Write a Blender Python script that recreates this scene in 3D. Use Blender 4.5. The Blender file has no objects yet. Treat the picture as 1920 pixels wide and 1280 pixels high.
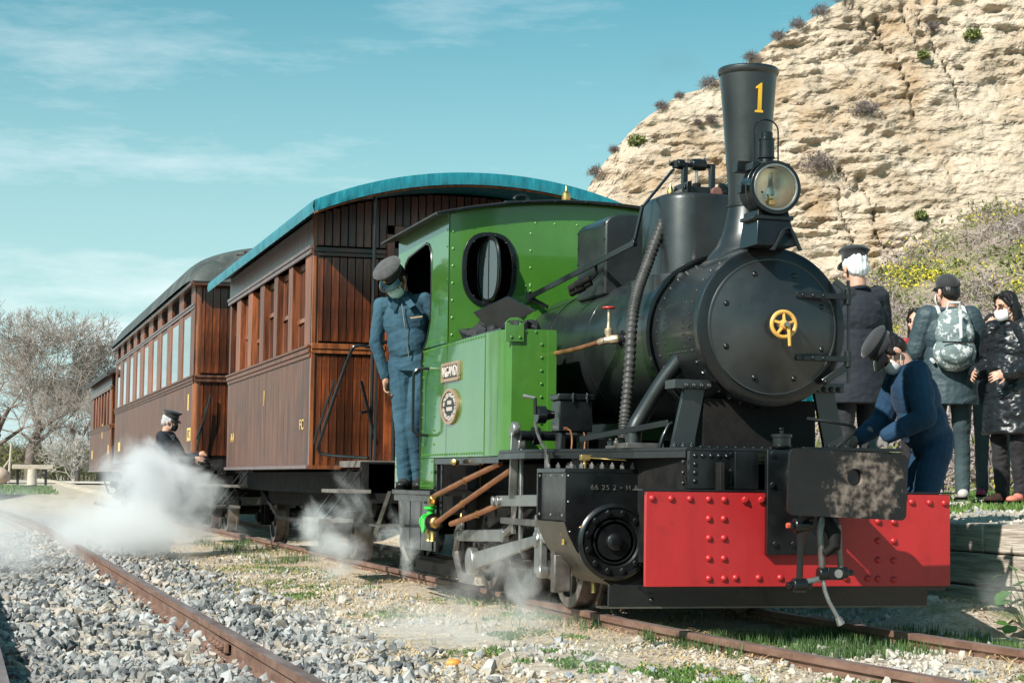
import bpy, bmesh, math, random
import numpy as np
from math import radians as rad, sin, cos, pi
from mathutils import Vector, Matrix, noise as mnoise
from mathutils.geometry import tessellate_polygon
random.seed(7); np.random.seed(7)
SC = bpy.context.scene
COL = SC.collection

# ------------------------------------------------------------------ camera
cam_data = bpy.data.cameras.new('camera'); cam = bpy.data.objects.new('camera', cam_data); COL.objects.link(cam)
CM = np.array([[0.96220828, -0.03213311, -0.27041207], [-0.27200576, -0.06613473, -0.96002034], [0.01296481, 0.99729317, -0.07237578]])
cam.matrix_world = Matrix([[*CM[0], -3.8], [*CM[1], -8.4], [*CM[2], .70], [0, 0, 0, 1]])
cam_data.sensor_width = 36; cam_data.lens = 67.5; cam_data.clip_start = .1; cam_data.clip_end = 6000
SC.camera = cam
# ------------------------------------------------------------------ light
SUN_TO = Vector((-1.55, -1.0, 1.45)).normalized()
SUN_EL = math.asin(SUN_TO.z); SUN_ROT = math.atan2(SUN_TO.x, SUN_TO.y)
world = bpy.data.worlds.new('World'); SC.world = world; world.use_nodes = True
wn = world.node_tree; wn.nodes.clear()
wo = wn.nodes.new('ShaderNodeOutputWorld'); wb = wn.nodes.new('ShaderNodeBackground'); wb.inputs[1].default_value = .071
sky = wn.nodes.new('ShaderNodeTexSky'); sky.sky_type = 'NISHITA'; sky.sun_disc = False
sky.sun_elevation = SUN_EL; sky.sun_rotation = SUN_ROT % (2*pi); sky.air_density = 1.0; sky.dust_density = 1.2; sky.ozone_density = 1.0
tint = wn.nodes.new('ShaderNodeMix'); tint.data_type = 'RGBA'; tint.blend_type = 'MULTIPLY'; tint.inputs[0].default_value = 1
tint.inputs[7].default_value = (.52, 1.18, 1.03, 1)
wn.links.new(sky.outputs[0], tint.inputs[6])
tc = wn.nodes.new('ShaderNodeTexCoord'); sx = wn.nodes.new('ShaderNodeSeparateXYZ'); wn.links.new(tc.outputs['Generated'], sx.inputs[0])
mp = wn.nodes.new('ShaderNodeMapping'); mp.inputs[3].default_value = (2.2, 2.2, 11); mp.inputs[2].default_value = (.05, .1, .3); wn.links.new(tc.outputs['Generated'], mp.inputs[0])
cn = wn.nodes.new('ShaderNodeTexNoise'); cn.inputs['Scale'].default_value = 2.6; cn.inputs['Detail'].default_value = 9; cn.inputs['Roughness'].default_value = .62
wn.links.new(mp.outputs[0], cn.inputs[0])
cr = wn.nodes.new('ShaderNodeMapRange'); cr.inputs[1].default_value = .51; cr.inputs[2].default_value = .80; wn.links.new(cn.outputs[0], cr.inputs[0])
hz = wn.nodes.new('ShaderNodeMapRange'); hz.inputs[1].default_value = .34; hz.inputs[2].default_value = .06; hz.inputs[3].default_value = .22; hz.inputs[4].default_value = .85; wn.links.new(sx.outputs[2], hz.inputs[0])
cm = wn.nodes.new('ShaderNodeMath'); cm.operation = 'MULTIPLY'; wn.links.new(cr.outputs[0], cm.inputs[0]); wn.links.new(hz.outputs[0], cm.inputs[1])
cmix = wn.nodes.new('ShaderNodeMix'); cmix.data_type = 'RGBA'; cmix.inputs[7].default_value = (10, 10.7, 10.9, 1)
hm = wn.nodes.new('ShaderNodeMapRange'); hm.interpolation_type = 'SMOOTHSTEP'; hm.inputs[1].default_value = .30; hm.inputs[2].default_value = -.03; hm.inputs[3].default_value = 0; hm.inputs[4].default_value = .85; wn.links.new(sx.outputs[2], hm.inputs[0])
hmx = wn.nodes.new('ShaderNodeMix'); hmx.data_type = 'RGBA'; hmx.inputs[7].default_value = (6.6, 8.4, 8.7, 1); wn.links.new(hm.outputs[0], hmx.inputs[0]); wn.links.new(tint.outputs[2], hmx.inputs[6])
wn.links.new(cm.outputs[0], cmix.inputs[0]); wn.links.new(hmx.outputs[2], cmix.inputs[6])
wn.links.new(cmix.outputs[2], wb.inputs[0]); wn.links.new(wb.outputs[0], wo.inputs[0])
sd = bpy.data.lights.new('sun', 'SUN'); sd.energy = 4.9; sd.angle = rad(.53); sd.color = (1, .95, .88)
so = bpy.data.objects.new('sun', sd); COL.objects.link(so); so.location = (-20, -20, 30); so.rotation_euler = SUN_TO.to_track_quat('Z', 'Y').to_euler()
SC.view_settings.view_transform = 'Standard'; SC.view_settings.look = 'None'; SC.view_settings.gamma = 1
SC.view_settings.use_curve_mapping = False; SC.view_settings.exposure = .62
cy = SC.cycles
cy.use_denoising = True; cy.max_bounces = 7; cy.diffuse_bounces = 3; cy.glossy_bounces = 4; cy.transmission_bounces = 5; cy.volume_bounces = 4
cy.transparent_max_bounces = 12; cy.volume_step_rate = 1.5; cy.volume_max_steps = 96; cy.sample_clamp_indirect = 6; cy.caustics_reflective = False; cy.caustics_refractive = False

# ------------------------------------------------------------------ materials
class NT:
    def __init__(s, m): s.t = m.node_tree; s.m = m
    def n(s, t, **k):
        n = s.t.nodes.new(t)
        for a, b in k.items(): setattr(n, a, b)
        return n
    def l(s, a, b): s.t.links.new(a, b)
MATS = {}
def mat(name, col, col2=None, rough=.5, metal=0, scale=6, stretch=(1, 1, 1), detail=6, contrast=(.35, .65), bump=0, bscale=None, bstretch=None,
        rough2=None, coat=0, coat_rough=.1, rand=0, spec=.5, sss=0, trans=0, ior=1.45, emit=None, bdist=.01, coords='Object', mix3=None, sheen=0):
    """principled material: noise mix of two colours, optional per-object brightness change, noise bump"""
    if name in MATS: return MATS[name]
    m = bpy.data.materials.new(name); m.use_nodes = True; N = NT(m)
    b = m.node_tree.nodes['Principled BSDF']
    b.inputs['Roughness'].default_value = rough; b.inputs['Metallic'].default_value = metal
    b.inputs['Coat Weight'].default_value = coat; b.inputs['Coat Roughness'].default_value = coat_rough
    b.inputs['Specular IOR Level'].default_value = spec; b.inputs['IOR'].default_value = ior
    b.inputs['Transmission Weight'].default_value = trans
    if sheen: b.inputs['Sheen Weight'].default_value = sheen
    t = N.n('ShaderNodeTexCoord'); mpn = N.n('ShaderNodeMapping'); mpn.inputs[3].default_value = stretch; N.l(t.outputs[coords], mpn.inputs[0])
    nz = N.n('ShaderNodeTexNoise'); nz.inputs['Scale'].default_value = scale; nz.inputs['Detail'].default_value = detail; nz.inputs['Roughness'].default_value = .65
    N.l(mpn.outputs[0], nz.inputs[0])
    mr = N.n('ShaderNodeMapRange'); mr.inputs[1].default_value = contrast[0]; mr.inputs[2].default_value = contrast[1]; N.l(nz.outputs[0], mr.inputs[0])
    mx = N.n('ShaderNodeMix', data_type='RGBA'); mx.inputs[6].default_value = (*col, 1); mx.inputs[7].default_value = (*(col2 or col), 1); N.l(mr.outputs[0], mx.inputs[0])
    out = mx.outputs[2]
    if mix3:   # (colour, scale, lo, hi) : patches
        n3 = N.n('ShaderNodeTexNoise'); n3.inputs['Scale'].default_value = mix3[1]; n3.inputs['Detail'].default_value = 7; n3.inputs['Roughness'].default_value = .7; N.l(t.outputs[coords], n3.inputs[0])
        m3 = N.n('ShaderNodeMapRange'); m3.inputs[1].default_value = mix3[2]; m3.inputs[2].default_value = mix3[3]; N.l(n3.outputs[0], m3.inputs[0])
        x3 = N.n('ShaderNodeMix', data_type='RGBA'); x3.inputs[7].default_value = (*mix3[0], 1); N.l(m3.outputs[0], x3.inputs[0]); N.l(out, x3.inputs[6]); out = x3.outputs[2]
    if rand:
        oi = N.n('ShaderNodeObjectInfo'); rr = N.n('ShaderNodeMapRange'); rr.inputs[3].default_value = 1-rand; rr.inputs[4].default_value = 1+rand*.8; N.l(oi.outputs['Random'], rr.inputs[0])
        hs = N.n('ShaderNodeHueSaturation'); N.l(rr.outputs[0], hs.inputs['Value']); N.l(out, hs.inputs['Color']); out = hs.outputs[0]
    N.l(out, b.inputs['Base Color'])
    if rough2 is not None:
        rm = N.n('ShaderNodeMapRange'); rm.inputs[3].default_value = rough; rm.inputs[4].default_value = rough2; N.l(mr.outputs[0], rm.inputs[0]); N.l(rm.outputs[0], b.inputs['Roughness'])
    if bump:
        m2 = N.n('ShaderNodeMapping'); m2.inputs[3].default_value = bstretch or stretch; N.l(t.outputs[coords], m2.inputs[0])
        n2 = N.n('ShaderNodeTexNoise'); n2.inputs['Scale'].default_value = bscale or scale*3; n2.inputs['Detail'].default_value = 5; N.l(m2.outputs[0], n2.inputs[0])
        bp = N.n('ShaderNodeBump'); bp.inputs['Strength'].default_value = bump; bp.inputs['Distance'].default_value = bdist; N.l(n2.outputs[0], bp.inputs['Height']); N.l(bp.outputs[0], b.inputs['Normal'])
        m['bumpnode'] = bp.name if bump else ''
    MATS[name] = m
    return m
BLACK = mat('black_enamel', (.003, .0035, .004), (.008, .009, .010), spec=.4, rough=.26, rough2=.42, scale=5, bump=.3, bscale=30, bdist=.003, coat=.4, coat_rough=.12)
BLACK2 = mat('black_boiler_paint', (.0065, .008, .0085), (.019, .022, .023), rough=.38, rough2=.5, scale=3, bump=.25, bscale=12, bdist=.008, coat=.7, coat_rough=.2)
SOOT = mat('sooty_black_iron', (.005, .005, .005), (.015, .013, .012), spec=.22, rough=.7, rough2=.85, scale=9, bump=.4, bscale=60, bdist=.004)
INSIDE = mat('dark_interior', (.004, .004, .004), rough=.9, spec=.1)
WORN = mat('worn_black_steel', (.006, .006, .006), (.012, .012, .012), rough=.5, scale=5, bump=.3, bscale=50, bdist=.003, mix3=((.25, .22, .2), 7, .66, .72))
GREEN = mat('green_enamel', (.040, .135, .014), (.056, .170, .020), rough=.3, scale=2.5, coat=1, coat_rough=.07, bump=.22, bscale=4, bdist=.02, mix3=((.035, .10, .02), 7, .62, .82))
VALVEG = mat('valve_green_paint', (.02, .40, .03), (.03, .5, .05), rough=.4, coat=.3)
RED = mat('red_enamel', (.32, .012, .015), (.42, .019, .021), rough=.42, scale=3, stretch=(1, 1, .25), coat=.25, coat_rough=.3, bump=.2, bscale=40, bdist=.003, mix3=((.22, .010, .012), 5, .56, .78))
BRASS = mat('brass', (.62, .38, .13), (.75, .5, .2), rough=.28, rough2=.45, metal=1, scale=12)
YELLOW = mat('ochre_paint', (.62, .33, .07), (.7, .4, .1), rough=.4, coat=.3)
GOLD = mat('gold_paint', (.75, .42, .03), (.8, .48, .05), rough=.4)
COPPER = mat('copper_pipe', (.42, .17, .08), (.55, .25, .13), rough=.35, rough2=.55, metal=.85, scale=9)
STEEL = mat('bright_steel', (.30, .29, .28), (.45, .44, .42), rough=.33, rough2=.5, metal=.9, scale=10, bump=.2, bscale=60, bdist=.002)
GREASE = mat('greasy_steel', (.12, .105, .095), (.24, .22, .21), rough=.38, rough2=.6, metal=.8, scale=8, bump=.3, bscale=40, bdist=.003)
TYRE = mat('wheel_tyre_steel', (.16, .13, .11), (.28, .25, .23), rough=.4, rough2=.6, metal=.7, scale=14)
SHEET = mat('grey_sheet_steel', (.10, .09, .075), (.17, .155, .13), rough=.38, rough2=.6, metal=.75, scale=6, bump=.4, bscale=9, bdist=.01)
RUST = mat('rusty_rail', (.13, .065, .045), (.22, .13, .095), rough=.65, rough2=.8, scale=14, stretch=(1, .25, 1), bump=.5, bscale=60, bdist=.003, mix3=((.07, .035, .028), 6, .5, .8))
RAILTOP = mat('worn_rail_head', (.16, .10, .085), (.26, .21, .20), rough=.4, rough2=.6, metal=.35, scale=9, stretch=(1, .2, 1))
GLASS = mat('dark_window_glass', (.012, .014, .015), rough=.03, spec=.8, coat=1, coat_rough=.02)
CLEAR = mat('clear_glass', (.9, .93, .95), rough=.02, trans=1, ior=1.45)
HOSE = mat('ribbed_rubber', (.03, .029, .028), (.06, .057, .055), rough=.45, scale=20)
REDV = mat('red_valve_wheel', (.45, .03, .03), (.5, .05, .05), rough=.4)
TEAL = mat('teal_tarpaulin', (.006, .13, .17), (.012, .2, .25), rough=.42, scale=5, stretch=(3, 1, 1), bump=.5, bscale=5, bstretch=(4, 1, 1), bdist=.02, coat=.3)
GREYROOF = mat('grey_roof_canvas', (.035, .042, .04), (.085, .095, .09), rough=.5, rough2=.7, scale=2.5, bump=.4, bscale=4, bdist=.03, mix3=((.18, .18, .17), 3, .55, .75))
DROOF = mat('dark_roof_felt', (.03, .032, .034), (.05, .05, .052), rough=.6, scale=4)
def woodmat(name, c1, c2, rough, coat, rnd, sc=3.2, c3=None):
    return mat(name, c1, c2, rough=rough, scale=sc, stretch=(7, 7, .55), detail=9, contrast=(.38, .66), coat=coat, coat_rough=.22, rand=rnd, bump=.25, bscale=9, bstretch=(9, 9, .6), bdist=.004, mix3=c3)
W_END = woodmat('dark_varnished_plank', (.018, .006, .0035), (.27, .068, .020), .34, .6, .6, sc=2.2, c3=((.010, .005, .004), 2.4, .43, .70))
W_TRIM = woodmat('orange_varnished_trim', (.11, .032, .010), (.30, .095, .03), .35, .6, .2)
W_FRAME = woodmat('mahogany_window_frame', (.06, .018, .009), (.30, .09, .032), .45, .12, .5)
W_SIDE = woodmat('aged_brown_boarding', (.042, .014, .008), (.20, .072, .036), .48, .12, .12, sc=2.4, c3=((.045, .022, .016), 1.2, .5, .75))
W_FRIEZE = woodmat('sky_sheen_boarding', (.085, .05, .05), (.20, .13, .125), .45, .35, .1, sc=2.6)  # grey-lilac cast of the grazing sky reflection is put into the wood colour
W_TIMBER = mat('weathered_timber', (.24, .19, .15), (.56, .49, .41), rough=.85, scale=5, stretch=(4, .5, 9), detail=10, contrast=(.32, .62), bump=.9, bscale=9, bstretch=(4, .6, 12), bdist=.012, rand=.15, mix3=((.09, .07, .055), 4, .56, .75))
STEPWOOD = mat('step_board_wood', (.10, .09, .08), (.2, .18, .16), rough=.8, scale=8)
SIGNY = mat('yellow_transfer', (.75, .5, .12), rough=.4)
def wearpatch(m, c, r):
    N = NT(m); b = m.node_tree.nodes['Principled BSDF']; t = N.n('ShaderNodeTexCoord'); d = N.n('ShaderNodeVectorMath', operation='DISTANCE'); N.l(t.outputs['Object'], d.inputs[0]); d.inputs[1].default_value = c
    n = N.n('ShaderNodeTexNoise'); n.inputs['Scale'].default_value = 9; n.inputs['Detail'].default_value = 8; n.inputs['Roughness'].default_value = .7; N.l(t.outputs['Object'], n.inputs[0])
    a = N.n('ShaderNodeMath', operation='MULTIPLY_ADD'); N.l(n.outputs[0], a.inputs[0]); a.inputs[1].default_value = -.75; N.l(d.outputs[1], a.inputs[2])
    f = N.n('ShaderNodeMapRange'); f.inputs[1].default_value = r-.375; f.inputs[2].default_value = r-.44; N.l(a.outputs[0], f.inputs[0])
    n2 = N.n('ShaderNodeTexNoise'); n2.inputs['Scale'].default_value = 26; n2.inputs['Detail'].default_value = 8; N.l(t.outputs['Object'], n2.inputs[0]); g = N.n('ShaderNodeMapRange'); g.inputs[1].default_value = .40; g.inputs[2].default_value = .66; N.l(n2.outputs[0], g.inputs[0])
    x = N.n('ShaderNodeMix', data_type='RGBA'); x.inputs[6].default_value = (.020, .015, .012, 1); x.inputs[7].default_value = (.21, .165, .14, 1); N.l(g.outputs[0], x.inputs[0])
    y = N.n('ShaderNodeMix', data_type='RGBA'); N.l(f.outputs[0], y.inputs[0]); N.l(b.inputs['Base Color'].links[0].from_socket, y.inputs[6]); N.l(x.outputs[2], y.inputs[7]); N.l(y.outputs[2], b.inputs['Base Color'])
def grooves(m, pitch, depth, axis):
    """adds fine vertical board joints as relief to a boarding material"""
    N = NT(m); b = m.node_tree.nodes['Principled BSDF']; t = N.n('ShaderNodeTexCoord'); s = N.n('ShaderNodeSeparateXYZ'); N.l(t.outputs['Object'], s.inputs[0])
    q = N.n('ShaderNodeMath', operation='PINGPONG'); q.inputs[1].default_value = pitch/2; N.l(s.outputs[axis], q.inputs[0])
    r = N.n('ShaderNodeMapRange'); r.inputs[1].default_value = 0; r.inputs[2].default_value = pitch*.16; N.l(q.outputs[0], r.inputs[0])
    bp = N.n('ShaderNodeBump'); bp.inputs['Strength'].default_value = .8; bp.inputs['Distance'].default_value = depth; N.l(r.outputs[0], bp.inputs['Height'])
    old = m.node_tree.nodes[m['bumpnode']]; N.l(old.outputs[0], bp.inputs['Normal']); N.l(bp.outputs[0], b.inputs['Normal'])
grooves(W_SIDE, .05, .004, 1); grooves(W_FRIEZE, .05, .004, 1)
wearpatch(WORN, (.09, 0, -.01), .19)
# people
SKIN = mat('skin', (.50, .27, .19), (.56, .32, .23), rough=.5, scale=8)
SKIN2 = mat('tanned_skin', (.34, .17, .11), (.40, .21, .14), rough=.5, scale=8)
def cloth(name, c1, c2, rough=.85, bs=5, b=.6, **k): return mat(name, c1, c2, rough=rough, scale=4, bump=b, bscale=bs, bdist=.025, sheen=.04, **k)
DENIM = cloth('faded_blue_cotton', (.010, .042, .070), (.034, .090, .132))
NAVY = cloth('bright_navy_overall', (.005, .028, .068), (.008, .046, .10))
UNIF = cloth('dark_uniform_wool', (.008, .011, .017), (.016, .021, .030), b=.25, bs=3)
UNIF2 = cloth('charcoal_trousers', (.012, .014, .016), (.026, .028, .03))
PUFF = cloth('glossy_black_nylon', (.006, .008, .010), (.012, .014, .018), rough=.35)
QUILT = cloth('quilted_blue_grey', (.018, .035, .045), (.035, .06, .072), rough=.6)
JEANS = cloth('teal_jeans', (.018, .035, .042), (.04, .065, .07))
BLKJ = cloth('black_jeans', (.010, .009, .012), (.02, .018, .02))
REDC = cloth('red_jacket', (.45, .03, .03), (.5, .05, .04)); CYAN = cloth('cyan_jacket', (.03, .42, .47), (.05, .5, .55))
CAPM = mat('cap_felt', (.008, .008, .010), (.018, .018, .02), rough=.8, sheen=.3); CAPG = mat('grey_cap_cloth', (.035, .035, .037), (.065, .065, .066), rough=.9, sheen=.3, scale=30)
VISOR = mat('patent_visor', (.01, .01, .012), rough=.12, coat=1)
HAIRB = mat('black_hair', (.008, .006, .006), (.02, .016, .014), rough=.42, scale=30, bump=.6, bscale=60, bstretch=(1, 1, .2), bdist=.004)
HAIRW = mat('white_hair', (.55, .55, .56), (.75, .75, .76), rough=.6, scale=30, bump=.8, bscale=60, bstretch=(1, 1, .2), bdist=.006)
HAIRG = mat('grey_hair', (.30, .30, .31), (.45, .45, .46), rough=.6, scale=30)
MASKB = mat('pale_blue_mask', (.55, .80, .80), (.62, .86, .85), rough=.8); MASKW = mat('white_mask', (.72, .70, .70), (.8, .78, .78), rough=.8)
MASKK = mat('black_mask', (.01, .01, .01), rough=.8)
SHOE = mat('black_leather', (.012, .012, .012), (.04, .036, .03), rough=.45, scale=12); CORAL = mat('coral_leather', (.62, .17, .12), (.7, .22, .16), rough=.5)
CAMO = mat('grey_print_fabric', (.13, .17, .175), (.16, .2, .2), rough=.8, scale=9, mix3=((.55, .57, .56), 14, .53, .56), bump=.2)
WEB = mat('pale_webbing', (.55, .56, .55), rough=.8); GLOVE = mat('grey_work_glove', (.13, .12, .11), (.22, .2, .19), rough=.9, scale=20)
# ground
def groundmat():
    m = bpy.data.materials.new('dry_ground'); m.use_nodes = True; N = NT(m); b = m.node_tree.nodes['Principled BSDF']; b.inputs['Roughness'].default_value = .95
    t = N.n('ShaderNodeTexCoord')
    def nz(s, d=8, r=.65):
        n = N.n('ShaderNodeTexNoise'); n.inputs['Scale'].default_value = s; n.inputs['Detail'].default_value = d; n.inputs['Roughness'].default_value = r; N.l(t.outputs['Object'], n.inputs[0]); return n.outputs[0]
    def mr(s, a, c, lo=0, hi=1):
        n = N.n('ShaderNodeMapRange'); n.inputs[1].default_value = a; n.inputs[2].default_value = c; n.inputs[3].default_value = lo; n.inputs[4].default_value = hi; N.l(s, n.inputs[0]); return n.outputs[0]
    def mix(f, a, c):
        n = N.n('ShaderNodeMix', data_type='RGBA'); N.l(f, n.inputs[0])
        for i, v in ((6, a), (7, c)):
            if isinstance(v, tuple): n.inputs[i].default_value = (*v, 1)
            else: N.l(v, n.inputs[i])
        return n.outputs[2]
    c = mix(mr(nz(9), .35, .65), (.38, .30, .22), (.60, .52, .43))
    c = mix(mr(nz(60, 4), .50, .66), c, (.24, .175, .12))
    c = mix(mr(nz(28, 6), .56, .68), c, (.62, .56, .49))
    c = mix(mr(nz(1.3), .54, .66), c, (.12, .15, .05))
    # grey under the ballasted track: left of x = -1.9
    s = N.n('ShaderNodeSeparateXYZ'); N.l(t.outputs['Object'], s.inputs[0])
    ad = N.n('ShaderNodeMath', operation='MULTIPLY_ADD'); N.l(nz(2.2), ad.inputs[0]); ad.inputs[1].default_value = 1.4; N.l(s.outputs[0], ad.inputs[2])
    g = mix(mr(nz(30), .35, .65), (.13, .135, .14), (.34, .34, .33))
    near = mr(ad.outputs[0], -1.35, -1.05, 1, 0)
    far = mr(s.outputs[1], 26, 40, 1, 0)
    lft = mr(ad.outputs[0], -4.6, -4.1, 0, 1)
    m0 = N.n('ShaderNodeMath', operation='MULTIPLY'); N.l(near, m0.inputs[0]); N.l(lft, m0.inputs[1])
    mu = N.n('ShaderNodeMath', operation='MULTIPLY'); N.l(m0.outputs[0], mu.inputs[0]); N.l(far, mu.inputs[1])
    c = mix(mu.outputs[0], c, g)
    N.l(c, b.inputs['Base Color'])
    bp = N.n('ShaderNodeBump'); bp.inputs['Strength'].default_value = .9; bp.inputs['Distance'].default_value = .02; N.l(nz(45, 6), bp.inputs['Height']); N.l(bp.outputs[0], b.inputs['Normal'])
    return m
GROUND = groundmat()
CLIFF = mat('pale_gypsum_rock', (.37, .29, .21), (.54, .445, .35), rough=.95, scale=.55, stretch=(1, 1, 2.4), detail=12, bump=1, bscale=2.2, bstretch=(1, 1, 2), bdist=.35, mix3=((.34, .235, .145), .45, .50, .66))
SCRUBSOIL = mat('scrub_soil', (.22, .18, .12), (.36, .30, .2), rough=.95, scale=2, mix3=((.22, .18, .13), .8, .45, .6), bump=1, bscale=8, bdist=.1)
PLATF = mat('gravel_platform', (.36, .30, .24), (.52, .46, .39), rough=.95, scale=18, bump=.9, bscale=30, bdist=.03, mix3=((.16, .19, .07), 1.1, .52, .62))
STONE = mat('grey_ballast_stone', (.085, .09, .095), (.37, .37, .365), rough=.85, scale=4, contrast=(.42, .58), bump=.5, bscale=60, bdist=.004, mix3=((.40, .34, .28), 2.2, .50, .60))
PEBBLE = mat('pale_pebble', (.34, .29, .235), (.54, .49, .43), rough=.85, scale=5, contrast=(.42, .58), mix3=((.24, .26, .28), 3, .52, .6))
STRAW = mat('dry_straw', (.42, .29, .14), (.60, .46, .27), rough=.8, scale=5); LEAF = mat('weed_leaf', (.05, .11, .02), (.11, .19, .04), rough=.55, scale=3, contrast=(.4, .6))
GRASSD = mat('dark_grass', (.035, .075, .02), (.07, .13, .03), rough=.6, scale=3)
BARK = mat('bare_bark', (.085, .065, .055), (.17, .135, .115), rough=.9, scale=2); TWIG = mat('bare_twig', (.23, .195, .17), (.40, .35, .315), rough=.9, scale=.6)
BRUSHM = mat('mauve_brush', (.20, .155, .15), (.36, .29, .27), rough=.9, scale=1.2); BRUSHY = mat('yellow_flower', (.55, .45, .02), (.65, .55, .05), rough=.8); BRUSHG = mat('olive_scrub_leaf', (.10, .12, .035), (.2, .22, .07), rough=.8, scale=1.5)
COALM = mat('coal', (.012, .012, .014), (.03, .03, .033), rough=.35, rough2=.6, scale=20, bump=.5)
WHITEST = mat('pale_limestone', (.6, .58, .54), (.7, .68, .63), rough=.9); ROADM = mat('pale_gravel_road', (.5, .44, .37), (.6, .54, .47), rough=.95)

# ------------------------------------------------------------------ geometry helpers
class MB:
    def __init__(s): s.v = []; s.f = []
    def add(s, V, F):
        o = len(s.v); s.v += [tuple(p) for p in V]; s.f += [tuple(i+o for i in f) for f in F]; return s
    def bmm(s, a, b):
        x0, y0, z0 = a; x1, y1, z1 = b
        return s.add([(x0, y0, z0), (x1, y0, z0), (x1, y1, z0), (x0, y1, z0), (x0, y0, z1), (x1, y0, z1), (x1, y1, z1), (x0, y1, z1)],
                     [(0, 3, 2, 1), (4, 5, 6, 7), (0, 1, 5, 4), (1, 2, 6, 5), (2, 3, 7, 6), (3, 0, 4, 7)])
    def box(s, c, d): return s.bmm([c[i]-d[i]/2 for i in range(3)], [c[i]+d[i]/2 for i in range(3)])
    def bar(s, p0, p1, w, t, up=(0, 0, 1)):
        p0 = Vector(p0); p1 = Vector(p1); d = (p1-p0).normalized(); up = Vector(up)
        a = d.cross(up); a = a.normalized() if a.length > 1e-4 else Vector((1, 0, 0)); b = a.cross(d)
        V = [p+a*(i*w/2)+b*(j*t/2) for p in (p0, p1) for i, j in ((-1, -1), (1, -1), (1, 1), (-1, 1))]
        return s.add(V, [(0, 1, 2, 3), (7, 6, 5, 4), (0, 4, 5, 1), (1, 5, 6, 2), (2, 6, 7, 3), (3, 7, 4, 0)])
    def tube(s, pts, r, n=8, caps=True):
        pts = [Vector(p) for p in pts]; rs = r if isinstance(r, (list, tuple)) else [r]*len(pts)
        V = []; ref = None
        for i, p in enumerate(pts):
            d = (pts[min(i+1, len(pts)-1)]-pts[max(i-1, 0)]).normalized()
            if ref is None: ref = d.orthogonal().normalized()
            a = (ref-d*ref.dot(d))
            a = a.normalized() if a.length > 1e-5 else d.orthogonal().normalized()
            ref = a; b = d.cross(a)
            V += [p+(a*cos(2*pi*k/n)+b*sin(2*pi*k/n))*rs[i] for k in range(n)]
        F = [(i*n+k, i*n+(k+1) % n, (i+1)*n+(k+1) % n, (i+1)*n+k) for i in range(len(pts)-1) for k in range(n)]
        if caps: F += [tuple(range(n))[::-1], tuple((len(pts)-1)*n+k for k in range(n))]
        return s.add(V, F)
    def lathe(s, prof, o, axis=(0, 0, 1), n=32, caps=True):
        """prof: list of (radius, distance along axis)"""
        ax = Vector(axis).normalized(); a = ax.orthogonal().normalized(); b = ax.cross(a); o = Vector(o)
        V = [o+ax*h+(a*cos(2*pi*k/n)+b*sin(2*pi*k/n))*r for r, h in prof for k in range(n)]
        F = [(i*n+k, i*n+(k+1) % n, (i+1)*n+(k+1) % n, (i+1)*n+k) for i in range(len(prof)-1) for k in range(n)]
        if caps: F += [tuple(range(n))[::-1], tuple((len(prof)-1)*n+k for k in range(n))]
        return s.add(V, F)
    def plate(s, outer, axis, a, b, holes=()):
        """extrude a 2-D outline (with holes) along axis 0/1/2 from a to b; 2-D coords are the two other axes in order"""
        def P(q, t):
            q = list(q); q.insert(axis, t); return tuple(q)
        loops = [list(outer)]+[list(h) for h in holes]
        flat = [q for l in loops for q in l]; n = len(flat)
        tri = tessellate_polygon([[Vector((q[0], q[1], 0)) for q in l] for l in loops])
        V = [P(q, a) for q in flat]+[P(q, b) for q in flat]
        F = [tuple(t) for t in tri]+[tuple(i+n for i in t[::-1]) for t in tri]
        o = 0
        for l in loops:
            m = len(l)
            F += [(o+i, o+(i+1) % m, o+(i+1) % m+n, o+i+n) for i in range(m)]; o += m
        return s.add(V, F)
    def rivet(s, p, nrm, r=.012, n=8):
        return s.lathe([(r, 0), (r*.92, r*.35), (r*.55, r*.68), (r*.1, r*.8)], p, nrm, n, True)
    def bolt(s, p, nrm, r=.014, h=.012):
        s.lathe([(r, 0), (r, h), (r*.8, h*1.25)], p, nrm, 6); return s.lathe([(r*.45, h), (r*.45, h*1.8)], p, nrm, 8)
    def torus(s, o, axis, R, r, n=32, m=8):
        ax = Vector(axis).normalized(); a = ax.orthogonal().normalized(); b = ax.cross(a); o = Vector(o)
        V = [o+(a*cos(2*pi*i/n)+b*sin(2*pi*i/n))*(R+r*cos(2*pi*j/m))+ax*(r*sin(2*pi*j/m)) for i in range(n) for j in range(m)]
        return s.add(V, [(i*m+j, ((i+1) % n)*m+j, ((i+1) % n)*m+(j+1) % m, i*m+(j+1) % m) for i in range(n) for j in range(m)])
    def ell(s, c, r, rot=None, n=16, m=10):
        V = []; R = rot or Matrix.Identity(3); c = Vector(c)
        for i in range(m+1):
            t = -pi/2+pi*i/m
            for k in range(n):
                V.append(c+R @ Vector((r[0]*cos(t)*cos(2*pi*k/n), r[1]*cos(t)*sin(2*pi*k/n), r[2]*sin(t))))
        return s.add(V, [(i*n+k, i*n+(k+1) % n, (i+1)*n+(k+1) % n, (i+1)*n+k) for i in range(m) for k in range(n)])
    def cap(s, p0, p1, r0, r1=None, n=12):
        """tapered capsule"""
        r1 = r0 if r1 is None else r1; p0 = Vector(p0); p1 = Vector(p1); d = (p1-p0)
        d = d.normalized() if d.length > 1e-6 else Vector((0, 0, 1))
        pts = []; rs = []
        for t in (-85, -55, -25): pts.append(p0+d*r0*sin(rad(t))); rs.append(r0*cos(rad(t)))
        pts.append(p0); rs.append(r0); pts.append(p1); rs.append(r1)
        for t in (25, 55, 85): pts.append(p1+d*r1*sin(rad(t))); rs.append(r1*cos(rad(t)))
        return s.tube(pts, rs, n)
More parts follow.
